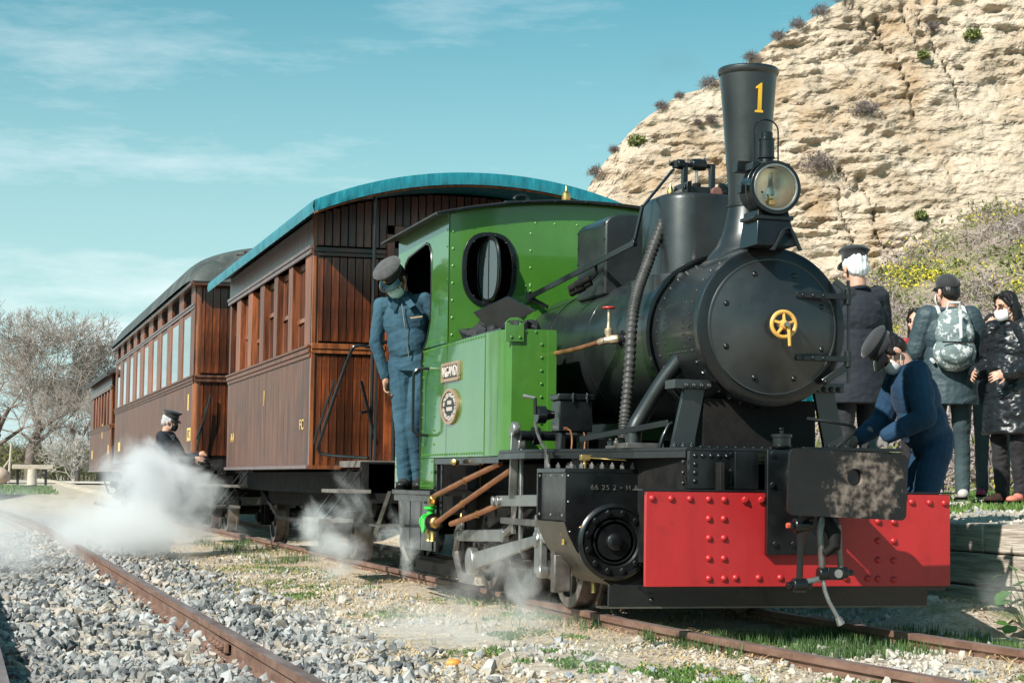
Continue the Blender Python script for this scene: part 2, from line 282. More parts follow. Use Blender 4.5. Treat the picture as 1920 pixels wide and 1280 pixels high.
    def mesh(s, name, m=None, smooth=35):
        me = bpy.data.meshes.new(name); me.from_pydata(s.v, [], s.f)
        bm = bmesh.new(); bm.from_mesh(me); bmesh.ops.recalc_face_normals(bm, faces=bm.faces); bm.to_mesh(me); bm.free()
        if m: me.materials.append(m)
        if smooth:
            me.polygons.foreach_set('use_smooth', [True]*len(me.polygons)); me.set_sharp_from_angle(angle=rad(smooth))
        else: me.polygons.foreach_set('use_smooth', [False]*len(me.polygons))
        return me
    def build(s, name, m, parent=None, bevel=0, smooth=35, **tags):
        return link(s.mesh(name, m, smooth), name, parent, bevel, **tags)
def link(me, name, parent=None, bevel=0, loc=None, rot=None, **tags):
    o = bpy.data.objects.new(name, me); COL.objects.link(o)
    if parent is not None:
        o.parent = parent; o.matrix_parent_inverse = parent.matrix_basis.inverted()
    if loc is not None: o.location = loc
    if rot is not None: o.rotation_euler = rot
    if bevel:
        md = o.modifiers.new('bevel', 'BEVEL'); md.width = bevel; md.segments = 2; md.limit_method = 'ANGLE'; md.angle_limit = rad(40); md.use_clamp_overlap = True
    if parent is not None and name.endswith(('rivets', 'bolts', 'screws', 'lettering', 'fittings')): o['kind'] = 'stuff'
    for k, v in tags.items(): o[k] = v
    return o
def thing(name, label, cat, loc=(0, 0, 0), group=None):
    o = bpy.data.objects.new(name, None); COL.objects.link(o); o.location = loc
    o['label'] = label; o['category'] = cat; o.empty_display_size = .2
    if group: o['group'] = group
    return o
def tag(o, label, cat, group=None):
    o['label'] = label; o['category'] = cat
    if group: o['group'] = group
    return o
def npmesh(name, V, F, m, smooth=False):
    """fast mesh from numpy arrays; F is (n,3) or (n,4)"""
    me = bpy.data.meshes.new(name); V = np.ascontiguousarray(V, np.float32); F = np.ascontiguousarray(F, np.int32); k = F.shape[1]
    me.vertices.add(len(V)); me.vertices.foreach_set('co', V.ravel()); me.loops.add(F.size); me.loops.foreach_set('vertex_index', F.ravel())
    me.polygons.add(len(F)); me.polygons.foreach_set('loop_start', np.arange(0, F.size, k, dtype=np.int32)); me.polygons.foreach_set('loop_total', np.full(len(F), k, np.int32))
    me.polygons.foreach_set('use_smooth', np.full(len(F), bool(smooth)))
    me.update(calc_edges=True); me.materials.append(m); return me
def np_noise(X, Y, Z, seed=0):
    """vectorised value noise"""
    def h(i, j, k):
        n = (i*374761393+j*668265263+k*2147483647+seed*974711) & 0xffffffff
        n = ((n ^ (n >> 13))*1274126177) & 0xffffffff
        return ((n ^ (n >> 16)) & 0xffff)/65535.0
    xi = np.floor(X).astype(np.int64); yi = np.floor(Y).astype(np.int64); zi = np.floor(Z).astype(np.int64)
    xf = X-xi; yf = Y-yi; zf = Z-zi; u = xf*xf*(3-2*xf); v = yf*yf*(3-2*yf); w = zf*zf*(3-2*zf); r = 0
    for a in (0, 1):
        for b in (0, 1):
            for c in (0, 1):
                r = r+h(xi+a, yi+b, zi+c)*np.where(a, u, 1-u)*np.where(b, v, 1-v)*np.where(c, w, 1-w)
    return r
def fbm(X, Y, Z, o=5, seed=0, gain=.5):
    r = 0; a = 1; t = 0
    for i in range(o): r = r+a*np_noise(X*2**i+i*7.3, Y*2**i+i*3.1, Z*2**i+i*5.7, seed+i); t += a; a *= gain
    return r/t
def dup(root, loc, label=None, rotz=None):
    r = root.copy(); COL.objects.link(r); r.location = loc
    if label: r['label'] = label
    if rotz is not None: r.rotation_euler[2] = rotz
    for ch in list(root.children):
        c = ch.copy(); COL.objects.link(c); c.parent = r
        for g in list(ch.children):
            d = g.copy(); COL.objects.link(d); d.parent = c
    return r

# ------------------------------------------------------------------ setting: ground, platform, hill, cliff
CX, CY = -3.8, -8.4
FW = np.array([.2711, .9625]); RT = np.array([.9625, -.2711])          # hill runs roughly at right angles to FW
def fr(X, Y): return (X-CX)*FW[0]+(Y-CY)*FW[1], (X-CX)*RT[0]+(Y-CY)*RT[1]
def ground_h(X, Y):
    b = fbm(X*1.3, Y*1.3, X*0, 4, 3)-.5
    h = -.115+.05*b
    h = h-.03*np.exp(-((X+3.15)/.9)**2)                                   # ballast trough of the left track
    h = h+.048*np.exp(-((X-.1)/1.35)**4)
    h = h+.15*np.exp(-((X-1.62)/.38)**4)*np.clip((Y-.75)/.5, 0, 1)
    h = h+.34*np.clip((Y-70)/50, 0, 1)
    return h
def ax_grid(lo, hi, fine, c0, c1, growth=1.12):
    a = list(np.arange(c0, c1+1e-6, fine)); s = fine; x = c1
    while x < hi: s *= growth; x += s; a.append(min(x, hi))
    s = fine; x = c0
    while x > lo: s *= growth; x -= s; a.insert(0, max(x, lo))
    return np.unique(np.array(a))
gx = ax_grid(-1500, 1500, .09, -5.5, 2.2); gy = ax_grid(-40, 3000, .12, -3.2, 20)
X, Y = np.meshgrid(gx, gy); Z = ground_h(X, Y)
def gridfaces(nr, nc):
    i = np.arange(nr-1)[:, None]*nc+np.arange(nc-1)[None]; return np.stack([i, i+1, i+nc+1, i+nc], -1).reshape(-1, 4)
def gmesh(name, X, Y, Z, m, **t):
    return link(npmesh(name, np.stack([X, Y, Z], -1).reshape(-1, 3), gridfaces(*X.shape), m, True), name, **t)
gmesh('ground', X, Y, Z, GROUND, kind='structure')
# road far behind, seen edge on
MB().plate([(-60, 112), (-2, 108), (6, 108), (8, 150), (-60, 150)], 2, .235, .25).build('gravel_road', ROADM, kind='structure')
# platform behind the timber wall
def plat_h(X, Y):
    d, a = fr(X, Y)
    return .49+.035*np.clip(X-1.9, 0, 4)+.03*(fbm(X*1.1, Y*1.1, X*0, 4, 9)-.5)
px_ = ax_grid(1.93, 60, .12, 1.93, 6); py_ = ax_grid(-30, 60, .15, -1, 8)
X, Y = np.meshgrid(px_, py_); gmesh('platform_ground', X, Y, plat_h(X, Y), PLATF, kind='structure')
# hillside: rises from d=19 to the cliff foot
d_ = np.linspace(17, 56, 130); a_ = np.linspace(-3, 62, 260); D, A = np.meshgrid(d_, a_)
def hill_h(D, A):
    t = np.clip((D-20)/32, 0, 1); top = 3.2+3.6*np.clip((A-3)/7.5, 0, 1.25)+.9*np.clip((A-11)/6, 0, 3)
    fade = 1/(1+np.exp(-(A-2.0)*1.5))
    return .55+fade*(top-.55)*t**1.12+.5*(fbm(D*.25, A*.25, D*0, 4, 5)-.5)*np.clip((D-19)/5, 0, 1)-.2*(D < 19)-(1-fade)*.75
HX = CX+D*FW[0]+A*RT[0]; HY = CY+D*FW[1]+A*RT[1]; gmesh('hillside', HX, HY, hill_h(D, A), SCRUBSOIL, kind='structure')
# cliff face
u = np.linspace(-3.5, 50, 750); w = np.linspace(0, 1, 300); U, W = np.meshgrid(u, w)
def top_z(U): return np.interp(U, [-3.5, 0, 1.3, 1.8, 2.3, 3.3, 4.5, 6.2, 7.3, 9.2, 10.8, 15.5, 30], [.4, 4.0, 6.9, 8.5, 9.4, 10.75, 11.6, 12.45, 13.35, 14.5, 15.5, 18.2, 22])
TZ = top_z(U)+.25*(fbm(U*1.3, U*0, U*0, 4, 11)-.5)
ZC = W*TZ
dep = 50+4.5*W+np.clip(2.6-U, 0, 9)**1.5*.9                           # leans back, turns away at the left end
n1 = fbm(U*.28, ZC*.45, U*0, 5, 21); n2 = fbm(U*1.1, ZC*2.6, U*0, 5, 31); n3 = fbm(U*3.2, ZC*5.2, U*0, 4, 41)
crack = np.abs(fbm(U*.55+ZC*.12, ZC*.16, U*0, 4, 51)-.5); strata = np.abs(fbm(U*.16, ZC*1.15, U*0, 4, 61)-.5)
blk = np.floor(fbm(U*.8, ZC*1.6, U*0, 3, 71)*7)/7
crg = 1/(1+np.exp(-(fbm(U*.22, ZC*.3, U*0, 3, 81)-.5)*22))           # where the face is craggy
n4 = fbm(U*8, ZC*13, U*0, 3, 141, .7)
pit = np.clip(fbm(U*2.4, ZC*4.5, U*0, 3, 161)-.60, 0, 1)
lay = fbm(U*.5, ZC*7+fbm(U*.3, ZC*.4, U*0, 2, 5)*6, U*0, 3, 171)-.5
rel = -1.1*(n1-.5)-(.10+.70*crg)*(n2-.5)-(.08+.32*crg)*(n3-.5)-.15*(n4-.5)+1.0*pit*crg-(.10+.30*crg)*lay-.45*crg*(blk-.5)+.35*np.exp(-(crack/.009)**2)*(.15+crg)+.22*np.exp(-(strata/.008)**2)
DEP = dep+rel*.68*np.clip(W*6, .3, 1)
X = CX+DEP*FW[0]+U*RT[0]; Y = CY+DEP*FW[1]+U*RT[1]
# plateau behind the rim
rows = [(X, Y, ZC)]
def cliff_pt(uu, ww):
    i = int(np.clip(ww*299, 0, 299)); j = int(np.clip((uu+3.5)/53.5*749, 0, 749)); return Vector((rows[0][0][i, j], rows[0][1][i, j], rows[0][2][i, j]))
TX, TY, TZZ = X[-1], Y[-1], ZC[-1]; PX = [X]; PY = [Y]; PZ = [ZC]
for k, off in enumerate((.5, 1.2, 3, 8, 25)):
    PX.append((TX+off*FW[0])[None]); PY.append((TY+off*FW[1])[None]); PZ.append((TZZ-(.02 if k == 0 else .1*k)+.15*(fbm(U[-1]*2, U[-1]*0+k, U[-1]*0, 3, 91)-.5))[None])
gmesh('cliff', np.vstack(PX), np.vstack(PY), np.vstack(PZ), CLIFF, kind='structure')

# ------------------------------------------------------------------ scattering
def ico():
    t = (1+5**.5)/2; v = np.array([(-1, t, 0), (1, t, 0), (-1, -t, 0), (1, -t, 0), (0, -1, t), (0, 1, t), (0, -1, -t), (0, 1, -t), (t, 0, -1), (t, 0, 1), (-t, 0, -1), (-t, 0, 1)], float)
    f = np.array([(0, 11, 5), (0, 5, 1), (0, 1, 7), (0, 7, 10), (0, 10, 11), (1, 5, 9), (5, 11, 4), (11, 10, 2), (10, 7, 6), (7, 1, 8), (3, 9, 4), (3, 4, 2), (3, 2, 6), (3, 6, 8), (3, 8, 9), (4, 9, 5), (2, 4, 11), (6, 2, 10), (8, 6, 7), (9, 8, 1)])
    return v/np.linalg.norm(v[0]), f
IV, IF = ico()
def randrot(n):
    q = np.random.normal(size=(n, 4)); q /= np.linalg.norm(q, axis=1)[:, None]; a, b, c, d = q.T
    return np.stack([np.stack([1-2*(c*c+d*d), 2*(b*c-a*d), 2*(b*d+a*c)], -1), np.stack([2*(b*c+a*d), 1-2*(b*b+d*d), 2*(c*d-a*b)], -1), np.stack([2*(b*d-a*c), 2*(c*d+a*b), 1-2*(b*b+c*c)], -1)], 1)
def scatter(name, T, m, P, S, R=None, **tags):
    """T: list of (verts, faces) templates; P positions (n,3); S scales (n,) or (n,3)"""
    n = len(P); R = randrot(n) if R is None else R; S = np.asarray(S); S = S[:, None].repeat(3, 1) if S.ndim == 1 else S
    pick = np.random.randint(0, len(T), n); VV = []; FF = []; o = 0
    for k, (tv, tf) in enumerate(T):
        ix = np.where(pick == k)[0]
        if not len(ix): continue
        V = np.einsum('nij,nvj->nvi', R[ix], tv[None]*S[ix][:, None])+P[ix][:, None]
        F = tf[None]+(np.arange(len(ix))*len(tv))[:, None, None]+o
        VV.append(V.reshape(-1, 3)); FF.append(F.reshape(-1, tf.shape[1])); o += V.shape[0]*V.shape[1]
    return link(npmesh(name, np.vstack(VV), np.vstack(FF), m), name, **tags)
def hullrock():
    bm = bmesh.new(); sx_, sy_, sz_ = 1, random.uniform(.65, .95), random.uniform(.5, .8)
    for _ in range(13):
        v = Vector([random.uniform(-1, 1) for _ in range(3)]); v = v*random.uniform(.85, 1.1)/(.45*v.length+.55*max(abs(v.x), abs(v.y), abs(v.z))); bm.verts.new((v.x*sx_, v.y*sy_, v.z*sz_))
    r = bmesh.ops.convex_hull(bm, input=bm.verts); bmesh.ops.delete(bm, geom=[g for g in r['geom_interior'] if isinstance(g, bmesh.types.BMVert)], context='VERTS')
    bmesh.ops.triangulate(bm, faces=bm.faces); bm.verts.index_update(); V = np.array([v.co[:] for v in bm.verts]); F = np.array([[v.index for v in f.verts] for f in bm.faces]); bm.free(); return V, F
rocks = [hullrock() for _ in range(18)]
def inview(x, y): return True
TRK = -3.15                                                           # centre of the left track near the camera
def ltrack_x(y): return TRK-.007*(np.asarray(y)+.5)-np.where(np.asarray(y) > 17, .0016*(np.asarray(y)-17)**2, 0)
def mtrack_off(y): return .012*np.clip(2-np.asarray(y, float), 0, 9)**2
# ballast stones: the nearest 300 are pieces of their own, the rest one mass
bed = MB().plate([(-4.3, -6), (-2.35, -6), (-2.3, 6), (-2.4, 14), (-4.3, 14)], 2, -.2, -.165).build('ballast_bed', mat('ballast_fines', (.1, .1, .1), (.2, .19, .18), rough=.95, scale=30), kind='structure')
N = 27000
bx = np.random.uniform(-4.9, -1.45, N); by = -3.2+22*np.random.uniform(0, 1, N)**1.45
keep = (np.random.rand(N) < np.clip((-1.75-bx)/.6+.12, 0, 1)); bx, by = bx[keep], by[keep]
bz = ground_h(bx, by)+np.random.uniform(0, .035, len(bx)); bs = np.random.gamma(4.5, .0047, len(bx)).clip(.009, .05)*(1+.02*np.clip(by, 0, 20))
vis = (by > -2.6) & (bx > -4.1) & (np.abs(bx-ltrack_x(by)-.5) > .05) & (np.abs(bx-ltrack_x(by)+.5) > .05)
order = np.argsort(-(bs/(by+9.5))*vis)
first = order[:300]; rest = order[300:]
rmesh = [npmesh('ballast_stone', v, f, STONE) for v, f in rocks]
for i in first:
    o = link(random.choice(rmesh), 'ballast_stone', bed, loc=(bx[i], by[i], bz[i]), rot=(random.uniform(0, 6), random.uniform(0, 6), random.uniform(0, 6))); o.scale = (bs[i],)*3
P = np.stack([bx, by, bz], -1)
scatter('ballast_gravel', rocks, STONE, P[rest], bs[rest], kind='stuff', label='grey crushed stone ballast along the left track')
# pebbles on the dry ground
N = 26000
x = np.random.uniform(-2.4, 2.0, N); y = -3.2+15*np.random.uniform(0, 1, N)**1.6
k = (fbm(x*1.2, y*1.2, x*0, 3, 77) > .40) & ~((x > -.95) & (x < .9) & (y > .4)); x, y = x[k], y[k]
s = np.random.gamma(2.2, .0042, len(x))+.003
scatter('pale_pebbles', rocks[:7], PEBBLE, np.stack([x, y, ground_h(x, y)+s*.2], -1), s, kind='stuff', label='pale pebbles scattered over the dry ground')
x = np.random.uniform(1.95, 4.5, 2600); y = np.random.uniform(-1.2, 6, 2600); s = np.random.gamma(2.2, .0042, 2600)+.003
scatter('platform_pebbles', rocks[:7], PEBBLE, np.stack([x, y, plat_h(x, y)+s*.2], -1), s, kind='stuff', label='pale pebbles on the platform edge')
# straw litter lying about
blade = (np.array([(-.5, -.03, 0), (.5, -.02, .04), (.5, .02, .04), (-.5, .03, 0)]), np.array([(0, 1, 2, 3)]))
bladeb = (np.array([(-.5, -.03, 0), (0, -.03, .12), (0, .03, .12), (-.5, .03, 0), (.5, 0, -.02), (.5, .01, -.02)]), np.array([(0, 1, 2, 3), (1, 4, 5, 2)]))
def flat_rot(n, tilt=.18):
    a = np.random.uniform(0, 2*pi, n); t = np.random.normal(0, tilt, n); ca, sa, ct, st = np.cos(a), np.sin(a), np.cos(t), np.sin(t)
    z = np.zeros(n); return np.stack([np.stack([ca*ct, -sa, ca*st], -1), np.stack([sa*ct, ca, sa*st], -1), np.stack([-st, z, ct], -1)], 1)
N = 42000
x = np.random.uniform(-2.1, 2.0, N); y = -3.1+18*np.random.uniform(0, 1, N)**1.5
k = fbm(x*1.6, y*1.6, x*0, 3, 88) > .41; x, y = x[k], y[k]; n = len(x)
scatter('straw_litter', [blade, bladeb], STRAW, np.stack([x, y, ground_h(x, y)+.008+.012*np.random.rand(n)], -1), np.stack([np.random.uniform(.02, .10, n), np.random.uniform(.06, .13, n), np.random.uniform(.04, .12, n)], -1), flat_rot(n), kind='stuff', label='dry straw lying on the ground between the tracks')
# weeds and grass
leaf = (np.array([(0, 0, 0), (.28, .2, .35), (0, .1, 1), (-.28, .2, .35)]), np.array([(0, 1, 2, 3)]))
gblade = (np.array([(-.05, 0, 0), (.05, 0, 0), (.04, .12, .6), (-.04, .12, .6), (0, .4, 1.0), (0, .41, 1.0)]), np.array([(0, 1, 2, 3), (3, 2, 4, 5)]))
def tufts(name, m, pts, T, per, rad_, h0, h1, up=.55, label='', lean=None):
    P = []; 
    for (cx_, cy_, cz_, r_, dens) in pts:
        n = int(per*dens); a = np.random.uniform(0, 2*pi, n); q = r_*np.sqrt(np.random.rand(n)); P.append(np.stack([cx_+q*np.cos(a), cy_+q*np.sin(a), np.full(n, cz_)], -1))
    P = np.vstack(P); n = len(P); a = np.random.uniform(0, 2*pi, n); t = np.random.uniform(0, up, n)
    ca, sa, ct, st = np.cos(a), np.sin(a), np.cos(t), np.sin(t); z = np.zeros(n)
    R = np.stack([np.stack([ca, -sa*ct, sa*st], -1), np.stack([sa, ca*ct, -ca*st], -1), np.stack([z, st, ct], -1)], 1)
    h = np.random.uniform(h0, h1, n)
    return scatter(name, T, m, P, np.stack([h, h, h], -1), R, kind='stuff', label=label)
gp = []
def tp(x, y, r, d): gp.append((x, y, float(ground_h(np.array(x), np.array(y))), r, d))
WEEDS = [(-1.45, 8.6, .5), (-1.2, 7.9, .4), (-1.55, 6.2, .45), (-1.35, 5.6, .35), (-1.6, 4.6, .25), (-1.3, 2.7, .22), (-1.05, 1.0, .2), (-1.5, .3, .14), (-1.25, -.3, .2), (-1.0, -.9, .16), (-.9, -1.4, .2), (-.55, -1.75, .22), (-.25, -1.8, .16), (.1, -2.0, .22), (.3, -1.7, .12), (-2.35, 3.6, .08), (.45, -2.1, .16), (-.75, 2.2, .2), (-.7, 3.6, .2)]
for x, y, r in WEEDS:
    for _ in range(13): tp(x+random.gauss(0, r*.6), y+random.gauss(0, r), r*.35, 1.5)
tufts('low_weeds', LEAF, gp, [leaf], 34, 0, .008, .03, 1.2, 'low green weeds in patches between the tracks')
gp = []
for _ in range(340):
    x = random.uniform(-.6, 1.2); y = random.uniform(-.62, .6)+(.15 if x > .3 else 0)
    if abs(x+.45) < .04 or abs(x-.55) < .05: continue
    tp(x, y, .05, 1)
for _ in range(60): tp(random.uniform(-.75, -.3), random.uniform(.9, 4), .05, .8)
for _ in range(120): tp(random.uniform(-2, 1.9), random.uniform(-2.6, 9), .03, random.uniform(.1, .5))
for _ in range(50): tp(random.uniform(-1.2, -.6), random.uniform(9, 15), .1, 2)
tufts('grass_tufts', GRASSD, gp, [gblade], 16, 0, .02, .07, .9, 'green grass tufts under and around the locomotive')
gp = [(x, y, float(plat_h(np.array(x), np.array(y))), .1, 1) for x, y in [(random.uniform(2.3, 6), random.uniform(3.2, 12)) for _ in range(420)]]
tufts('platform_grass', LEAF, gp, [gblade, leaf], 34, 0, .02, .06, .9, 'short green weeds growing over the platform')
# hillside scrub: three masses by colour
def hill_pts(n, seed, thr, lo=19, hi=52):
    d = np.random.uniform(lo, hi, n); a = np.random.uniform(1, 24, n)*(d/50)+d*.02; k = fbm(d*.33, a*.5, d*0, 3, seed) > thr; d, a = d[k], a[k]
    return CX+d*FW[0]+a*RT[0], CY+d*FW[1]+a*RT[1], hill_h(d, a), d
def clumps(name, m, T, n, seed, thr, per, rr, hh, s0, s1, label, up=.9):
    x, y, z, d = hill_pts(n, seed, thr); m_ = len(x)
    P = np.repeat(np.stack([x, y, z], -1), per, 0); q = np.random.normal(size=P.shape); q[:, 2] = np.abs(q[:, 2]); sc_ = np.repeat(np.random.uniform(.5, 1.2, m_), per)[:, None]
    P = P+q*np.array([rr, rr, hh])*sc_; k = len(P); s_ = np.random.uniform(s0, s1, k)
    return scatter(name, T, m, P, s_, kind='stuff', label=label)
twigc = (np.array([(-.04, 0, 0), (.04, 0, 0), (.03, .1, .6), (-.03, .1, .6), (.3, .2, 1), (.26, .2, 1)]), np.array([(0, 1, 2, 3), (3, 2, 4, 5)]))
clumps('mauve_scrub', BRUSHM, [twigc], 2800, 101, .42, 62, .32, .30, .12, .36, 'mauve dry brushwood covering the hillside')
clumps('olive_scrub', BRUSHG, [leaf, gblade], 1500, 131, .46, 70, .26, .22, .06, .17, 'olive green scrub on the hillside')
clumps('yellow_flowers', BRUSHY, [leaf], 1500, 131, .54, 55, .28, .2, .04, .10, 'yellow flowers over the hillside scrub')

# ------------------------------------------------------------------ railway tracks
def rail_mesh(name, xs_of_y, ys, top=0.0, h=.115, headw=.052):
    prof = [(-headw/2, 0), (headw/2, 0), (headw/2, -.03), (.010, -.042), (.010, -h+.022), (.05, -h+.008), (.05, -h), (-.05, -h), (-.05, -h+.008), (-.010, -h+.022), (-.010, -.042), (-headw/2, -.03)]
    V = []; n = len(prof)
    for y in ys: V += [(float(xs_of_y(y))+a, y, top+b) for a, b in prof]
    F = [(i*n+k, i*n+(k+1) % n, (i+1)*n+(k+1) % n, (i+1)*n+k) for i in range(len(ys)-1) for k in range(n)]
    F += [tuple(range(n)), tuple((len(ys)-1)*n+k for k in range(n))[::-1]]
    m = MB(); m.add(V, F); return m
def track(name, label, cxf, y0, y1, step=1.0, skip=()):
    t = thing(name, label, 'railway track', (float(cxf(0)), 0, -.12))
    ys = list(np.arange(y0, min(y1, 24), .5))+list(np.arange(24, y1+1, 2.0))
    for s in (-1, 1):
        me = rail_mesh('rail', lambda y: cxf(y)+s*.526, ys).mesh('rail', RUST, 30); me.materials.append(RAILTOP)
        for p in me.polygons:
            if p.normal.z > .7 and p.center.z > -.02: p.material_index = 1
        link(me, 'rail', t)
    sm = MB().box((0, 0, 0), (1.75, .2, .1)).mesh('sleeper', W_TIMBER)
    chair = MB().bmm((-.09, -.06, .05), (.09, .06, .058)).bolt((-.07, 0, .056), (0, 0, 1), .013).bolt((.07, 0, .056), (0, 0, 1), .013)
    cm_ = chair.mesh('rail_clip', RUST)
    y = y0+.3
    while y < min(y1, 40):
        x = float(cxf(y)); o = link(sm, 'sleeper', t, .006, loc=(x, y, -.17), rot=(0, 0, random.gauss(0, .01))); [link(cm_, 'rail_clip', o, loc=(x+q*.526, y, -.17)) for q in (-1, 1)]; y += .62
    return t
t_main = track('railway_track', 'rusty metre gauge rails under the steam train, bedded in grass and dirt', lambda y: mtrack_off(y), -4.5, 45)
t_left = track('railway_track', 'empty rusty track curving away at the left of the train in grey ballast', ltrack_x, -4.5, 48)
# fishplate joint on the nearer right rail of the left track
xx = float(ltrack_x(.5))+.526
for s in (-1, 1):
    f_ = MB().bmm((xx+s*.030-.009, .28, -.085), (xx+s*.030+.009, .75, -.038))
    for yy in (.34, .46, .58, .70): f_.bolt((xx+s*.04, yy, -.062), (s, 0, 0), .017, .014)
    f_.build('fishplate', RUST, t_left, .003)
# ------------------------------------------------------------------ timber retaining wall
wall = thing('timber_retaining_wall', 'low retaining wall of weathered grey sleepers holding up the gravel platform', 'retaining wall', (1.9, 2, -.1))
for k, (z0, z1) in enumerate(((-.16, .125), (.133, .318), (.326, .49))):
    y = -3.4+(.9 if k == 1 else 0)+(.35 if k == 2 else 0); L = 2.3
    while y < 44:
        o = MB().box((0, 0, 0), (.13, L-.012, z1-z0)).mesh('timber', W_TIMBER)
        link(o, 'timber', wall, .012, loc=(1.9+random.uniform(-.008, .008)-(.012 if k == 0 else 0), y+L/2, (z0+z1)/2), rot=(0, random.gauss(0, .006), random.gauss(0, .002))); y += L

# ------------------------------------------------------------------ steam locomotive
L_ = thing('steam_locomotive', 'small green and black steam locomotive with red buffer beam and tall chimney numbered 1', 'steam locomotive', (0, 2.4, 0))
AY = (1.85, 2.70, 3.55)
# frames and dark innards
f_ = MB()
for s in (-1, 1): f_.bmm((s*.385-.012, .04, .24), (s*.385+.012, 4.85, .80))
for y in (.5, 1.4, 2.3, 3.2, 4.6): f_.bmm((-.37, y, .3), (.37, y+.02, .78))
f_.build('main_frame', SOOT, L_, .003)
MB().bmm((-.36, 2.3, .22), (.36, 4.5, .95)).build('dark_ashpan_block', INSIDE, L_)  # black block at the ashpan, added to keep the gap between the wheels dark
# buffer beam
beam = MB().bmm((-.78, 0, .222), (.78, .028, .662)).build('buffer_beam', RED, L_, .002)
MB().bmm((-.80, -.004, .664), (-.19, .12, .672)).build('beam_flange', BLACK, L_, .001); MB().bmm((.19, -.004, .664), (.80, .12, .672)).build('beam_flange', BLACK, L_, .001)
MB().bmm((-.77, .03, .2), (.77, .10, .222)).build('beam_stiffener', BLACK, L_)
rv = MB().rivet((0, 0, 0), (0, -1, 0), .0165, 12).mesh('rivet', RED, 60)
bz_ = [(-.75, .629), (-.657, .628), (-.564, .628), (-.47, .627), (-.392, .626), (-.469, .537), (-.468, .447), (-.468, .353), (-.467, .26), (-.394, .537), (-.393, .447), (-.393, .353), (-.392, .26), (-.334, .263), (-.218, .263), (-.108, .263),
       (.575, .623), (.67, .622), (.75, .62), (.343, .259), (.228, .261), (.397, .53), (.396, .438), (.396, .347), (.396, .257), (.48, .528), (.479, .437), (.479, .344), (.479, .253), (.27, .622)]
for x, z in bz_: link(rv, 'rivet', beam, loc=(x, 0, z))
bt = MB().bolt((0, 0, 0), (0, -1, 0), .017, .012).mesh('bolt', RED, 30)
for x, z in ((-.291, .625), (-.208, .626)): link(bt, 'bolt', beam, loc=(x, 0, z))
# centre block with drawgear
cb = MB().bmm((-.19, -.035, .371), (.18, -.001, .862)).build('drawgear_block', BLACK, L_, .003)
m_ = MB()
for x, z in ((-.166, .84), (-.165, .696), (-.152, .421), (-.059, .421), (.15, .43), (.15, .6)): m_.bolt((x, -.035, z), (0, -1, 0), .015, .008)
m_.build('block_bolts', BLACK, cb)
m_ = MB().lathe([(.155, 0), (.155, .03), (.125, .035), (.125, .05), (.10, .052), (.10, .10)], (.045, -.035, .72), (0, -1, 0), 40)
for k in range(10): m_.bolt((.045+.14*cos(k*.628+.3), -.065, .72+.14*sin(k*.628+.3)), (0, -1, 0), .012, .01)
m_.build('drawgear_socket', BLACK, L_, .002)
MB().lathe([(.088, .03), (.088, .34)], (.04, 0, .70), (0, -1, 0), 32).lathe([(.13, .30), (.12, .365)], (.04, 0, .70), (0, -1, 0), 32).build('coupler_head', BLACK, L_, .004)
def rrect(x0, z0, x1, z1, r, n=6):
    o = []
    for cx_, cz_, a0 in ((x1-r, z0+r, -90), (x1-r, z1-r, 0), (x0+r, z1-r, 90), (x0+r, z0+r, 180)):
        o += [(cx_+r*cos(rad(a0+90*k/n)), cz_+r*sin(rad(a0+90*k/n))) for k in range(n+1)]
    return o
def circ(x, z, r, n=24, rz=None): return [(x+r*cos(2*pi*k/n), z+(rz or r)*sin(2*pi*k/n)) for k in range(n)]
# coupler plate, turned and tilted a little
cp = MB().plate(rrect(-.30, -.15, .30, .15, .028), 1, 0, .022, [circ(.03, .035, .040)]).build('coupler_plate', WORN, L_, .002)
cp.location = (.057, -.39, .703); cp.rotation_euler = (0, rad(2.2), rad(2.5)); cp.matrix_parent_inverse = L_.matrix_basis.inverted()
MB().bmm((-.02, -.06, .863), (.50, -.02, .878)).build('coupler_cover', BLACK, L_, .002)
MB().bmm((.45, -.03, .67), (.51, -.002, .86)).build('side_bracket', BLACK, L_, .002)
# hook, shackle and screw coupling
yk = -.28
MB().tube([(-.01, -.05, .56), (-.012, -.2, .58), (.0, -.27, .54), (.022, -.31, .48), (.015, -.33, .42), (-.015, -.31, .39), (-.04, -.28, .41)], [.03, .032, .032, .033, .027, .018, .008], 12).build('draw_hook', SOOT, L_)
cp_ = MB().tube([(-.131, yk, .514), (-.132, yk, .4), (-.138, yk, .244)], [.022, .015, .015], 10)
cp_.lathe([(.03, -.035), (.034, -.03), (.034, .03), (.03, .035)], (-.131, yk, .514), (1, 0, 0), 20)
cp_.lathe([(.026, -.035), (.032, -.03), (.032, .03), (.026, .035)], (-.138, yk, .244), (1, 0, 0), 20)
cp_.lathe([(.02, -.055), (.02, .055)], (-.131, yk, .514), (1, 0, 0), 6); cp_.lathe([(.017, -.06), (.017, .06)], (-.138, yk, .244), (1, 0, 0), 6)
cp_.build('coupling_link', BLACK, L_, .0015)
MB().lathe([(.013, 0), (.013, .014)], (-.186, yk, .514), (-1, 0, 0), 6).build('red_bolt_head', mat('red_lead', (.5, .09, .05), rough=.6), L_)
MB().tube([(-.138, yk, .248), (-.03, yk, .275), (.0, yk, .29)], [.016, .014, .014], 10).build('coupling_pin', STEEL, L_)
MB().tube([(.03, -.22, .555), (-.02, yk, .54), (-.04, yk-.01, .49), (-.033, yk-.01, .40), (-.024, yk, .31)], [.015, .017, .018, .016, .015], 10).tube([(.03, -.22, .55), (.055, yk, .51), (.057, yk, .46), (.062, yk, .40), (.069, yk, .32)], [.014, .016, .016, .014, .013], 10).build('shackle', GREASE, L_)
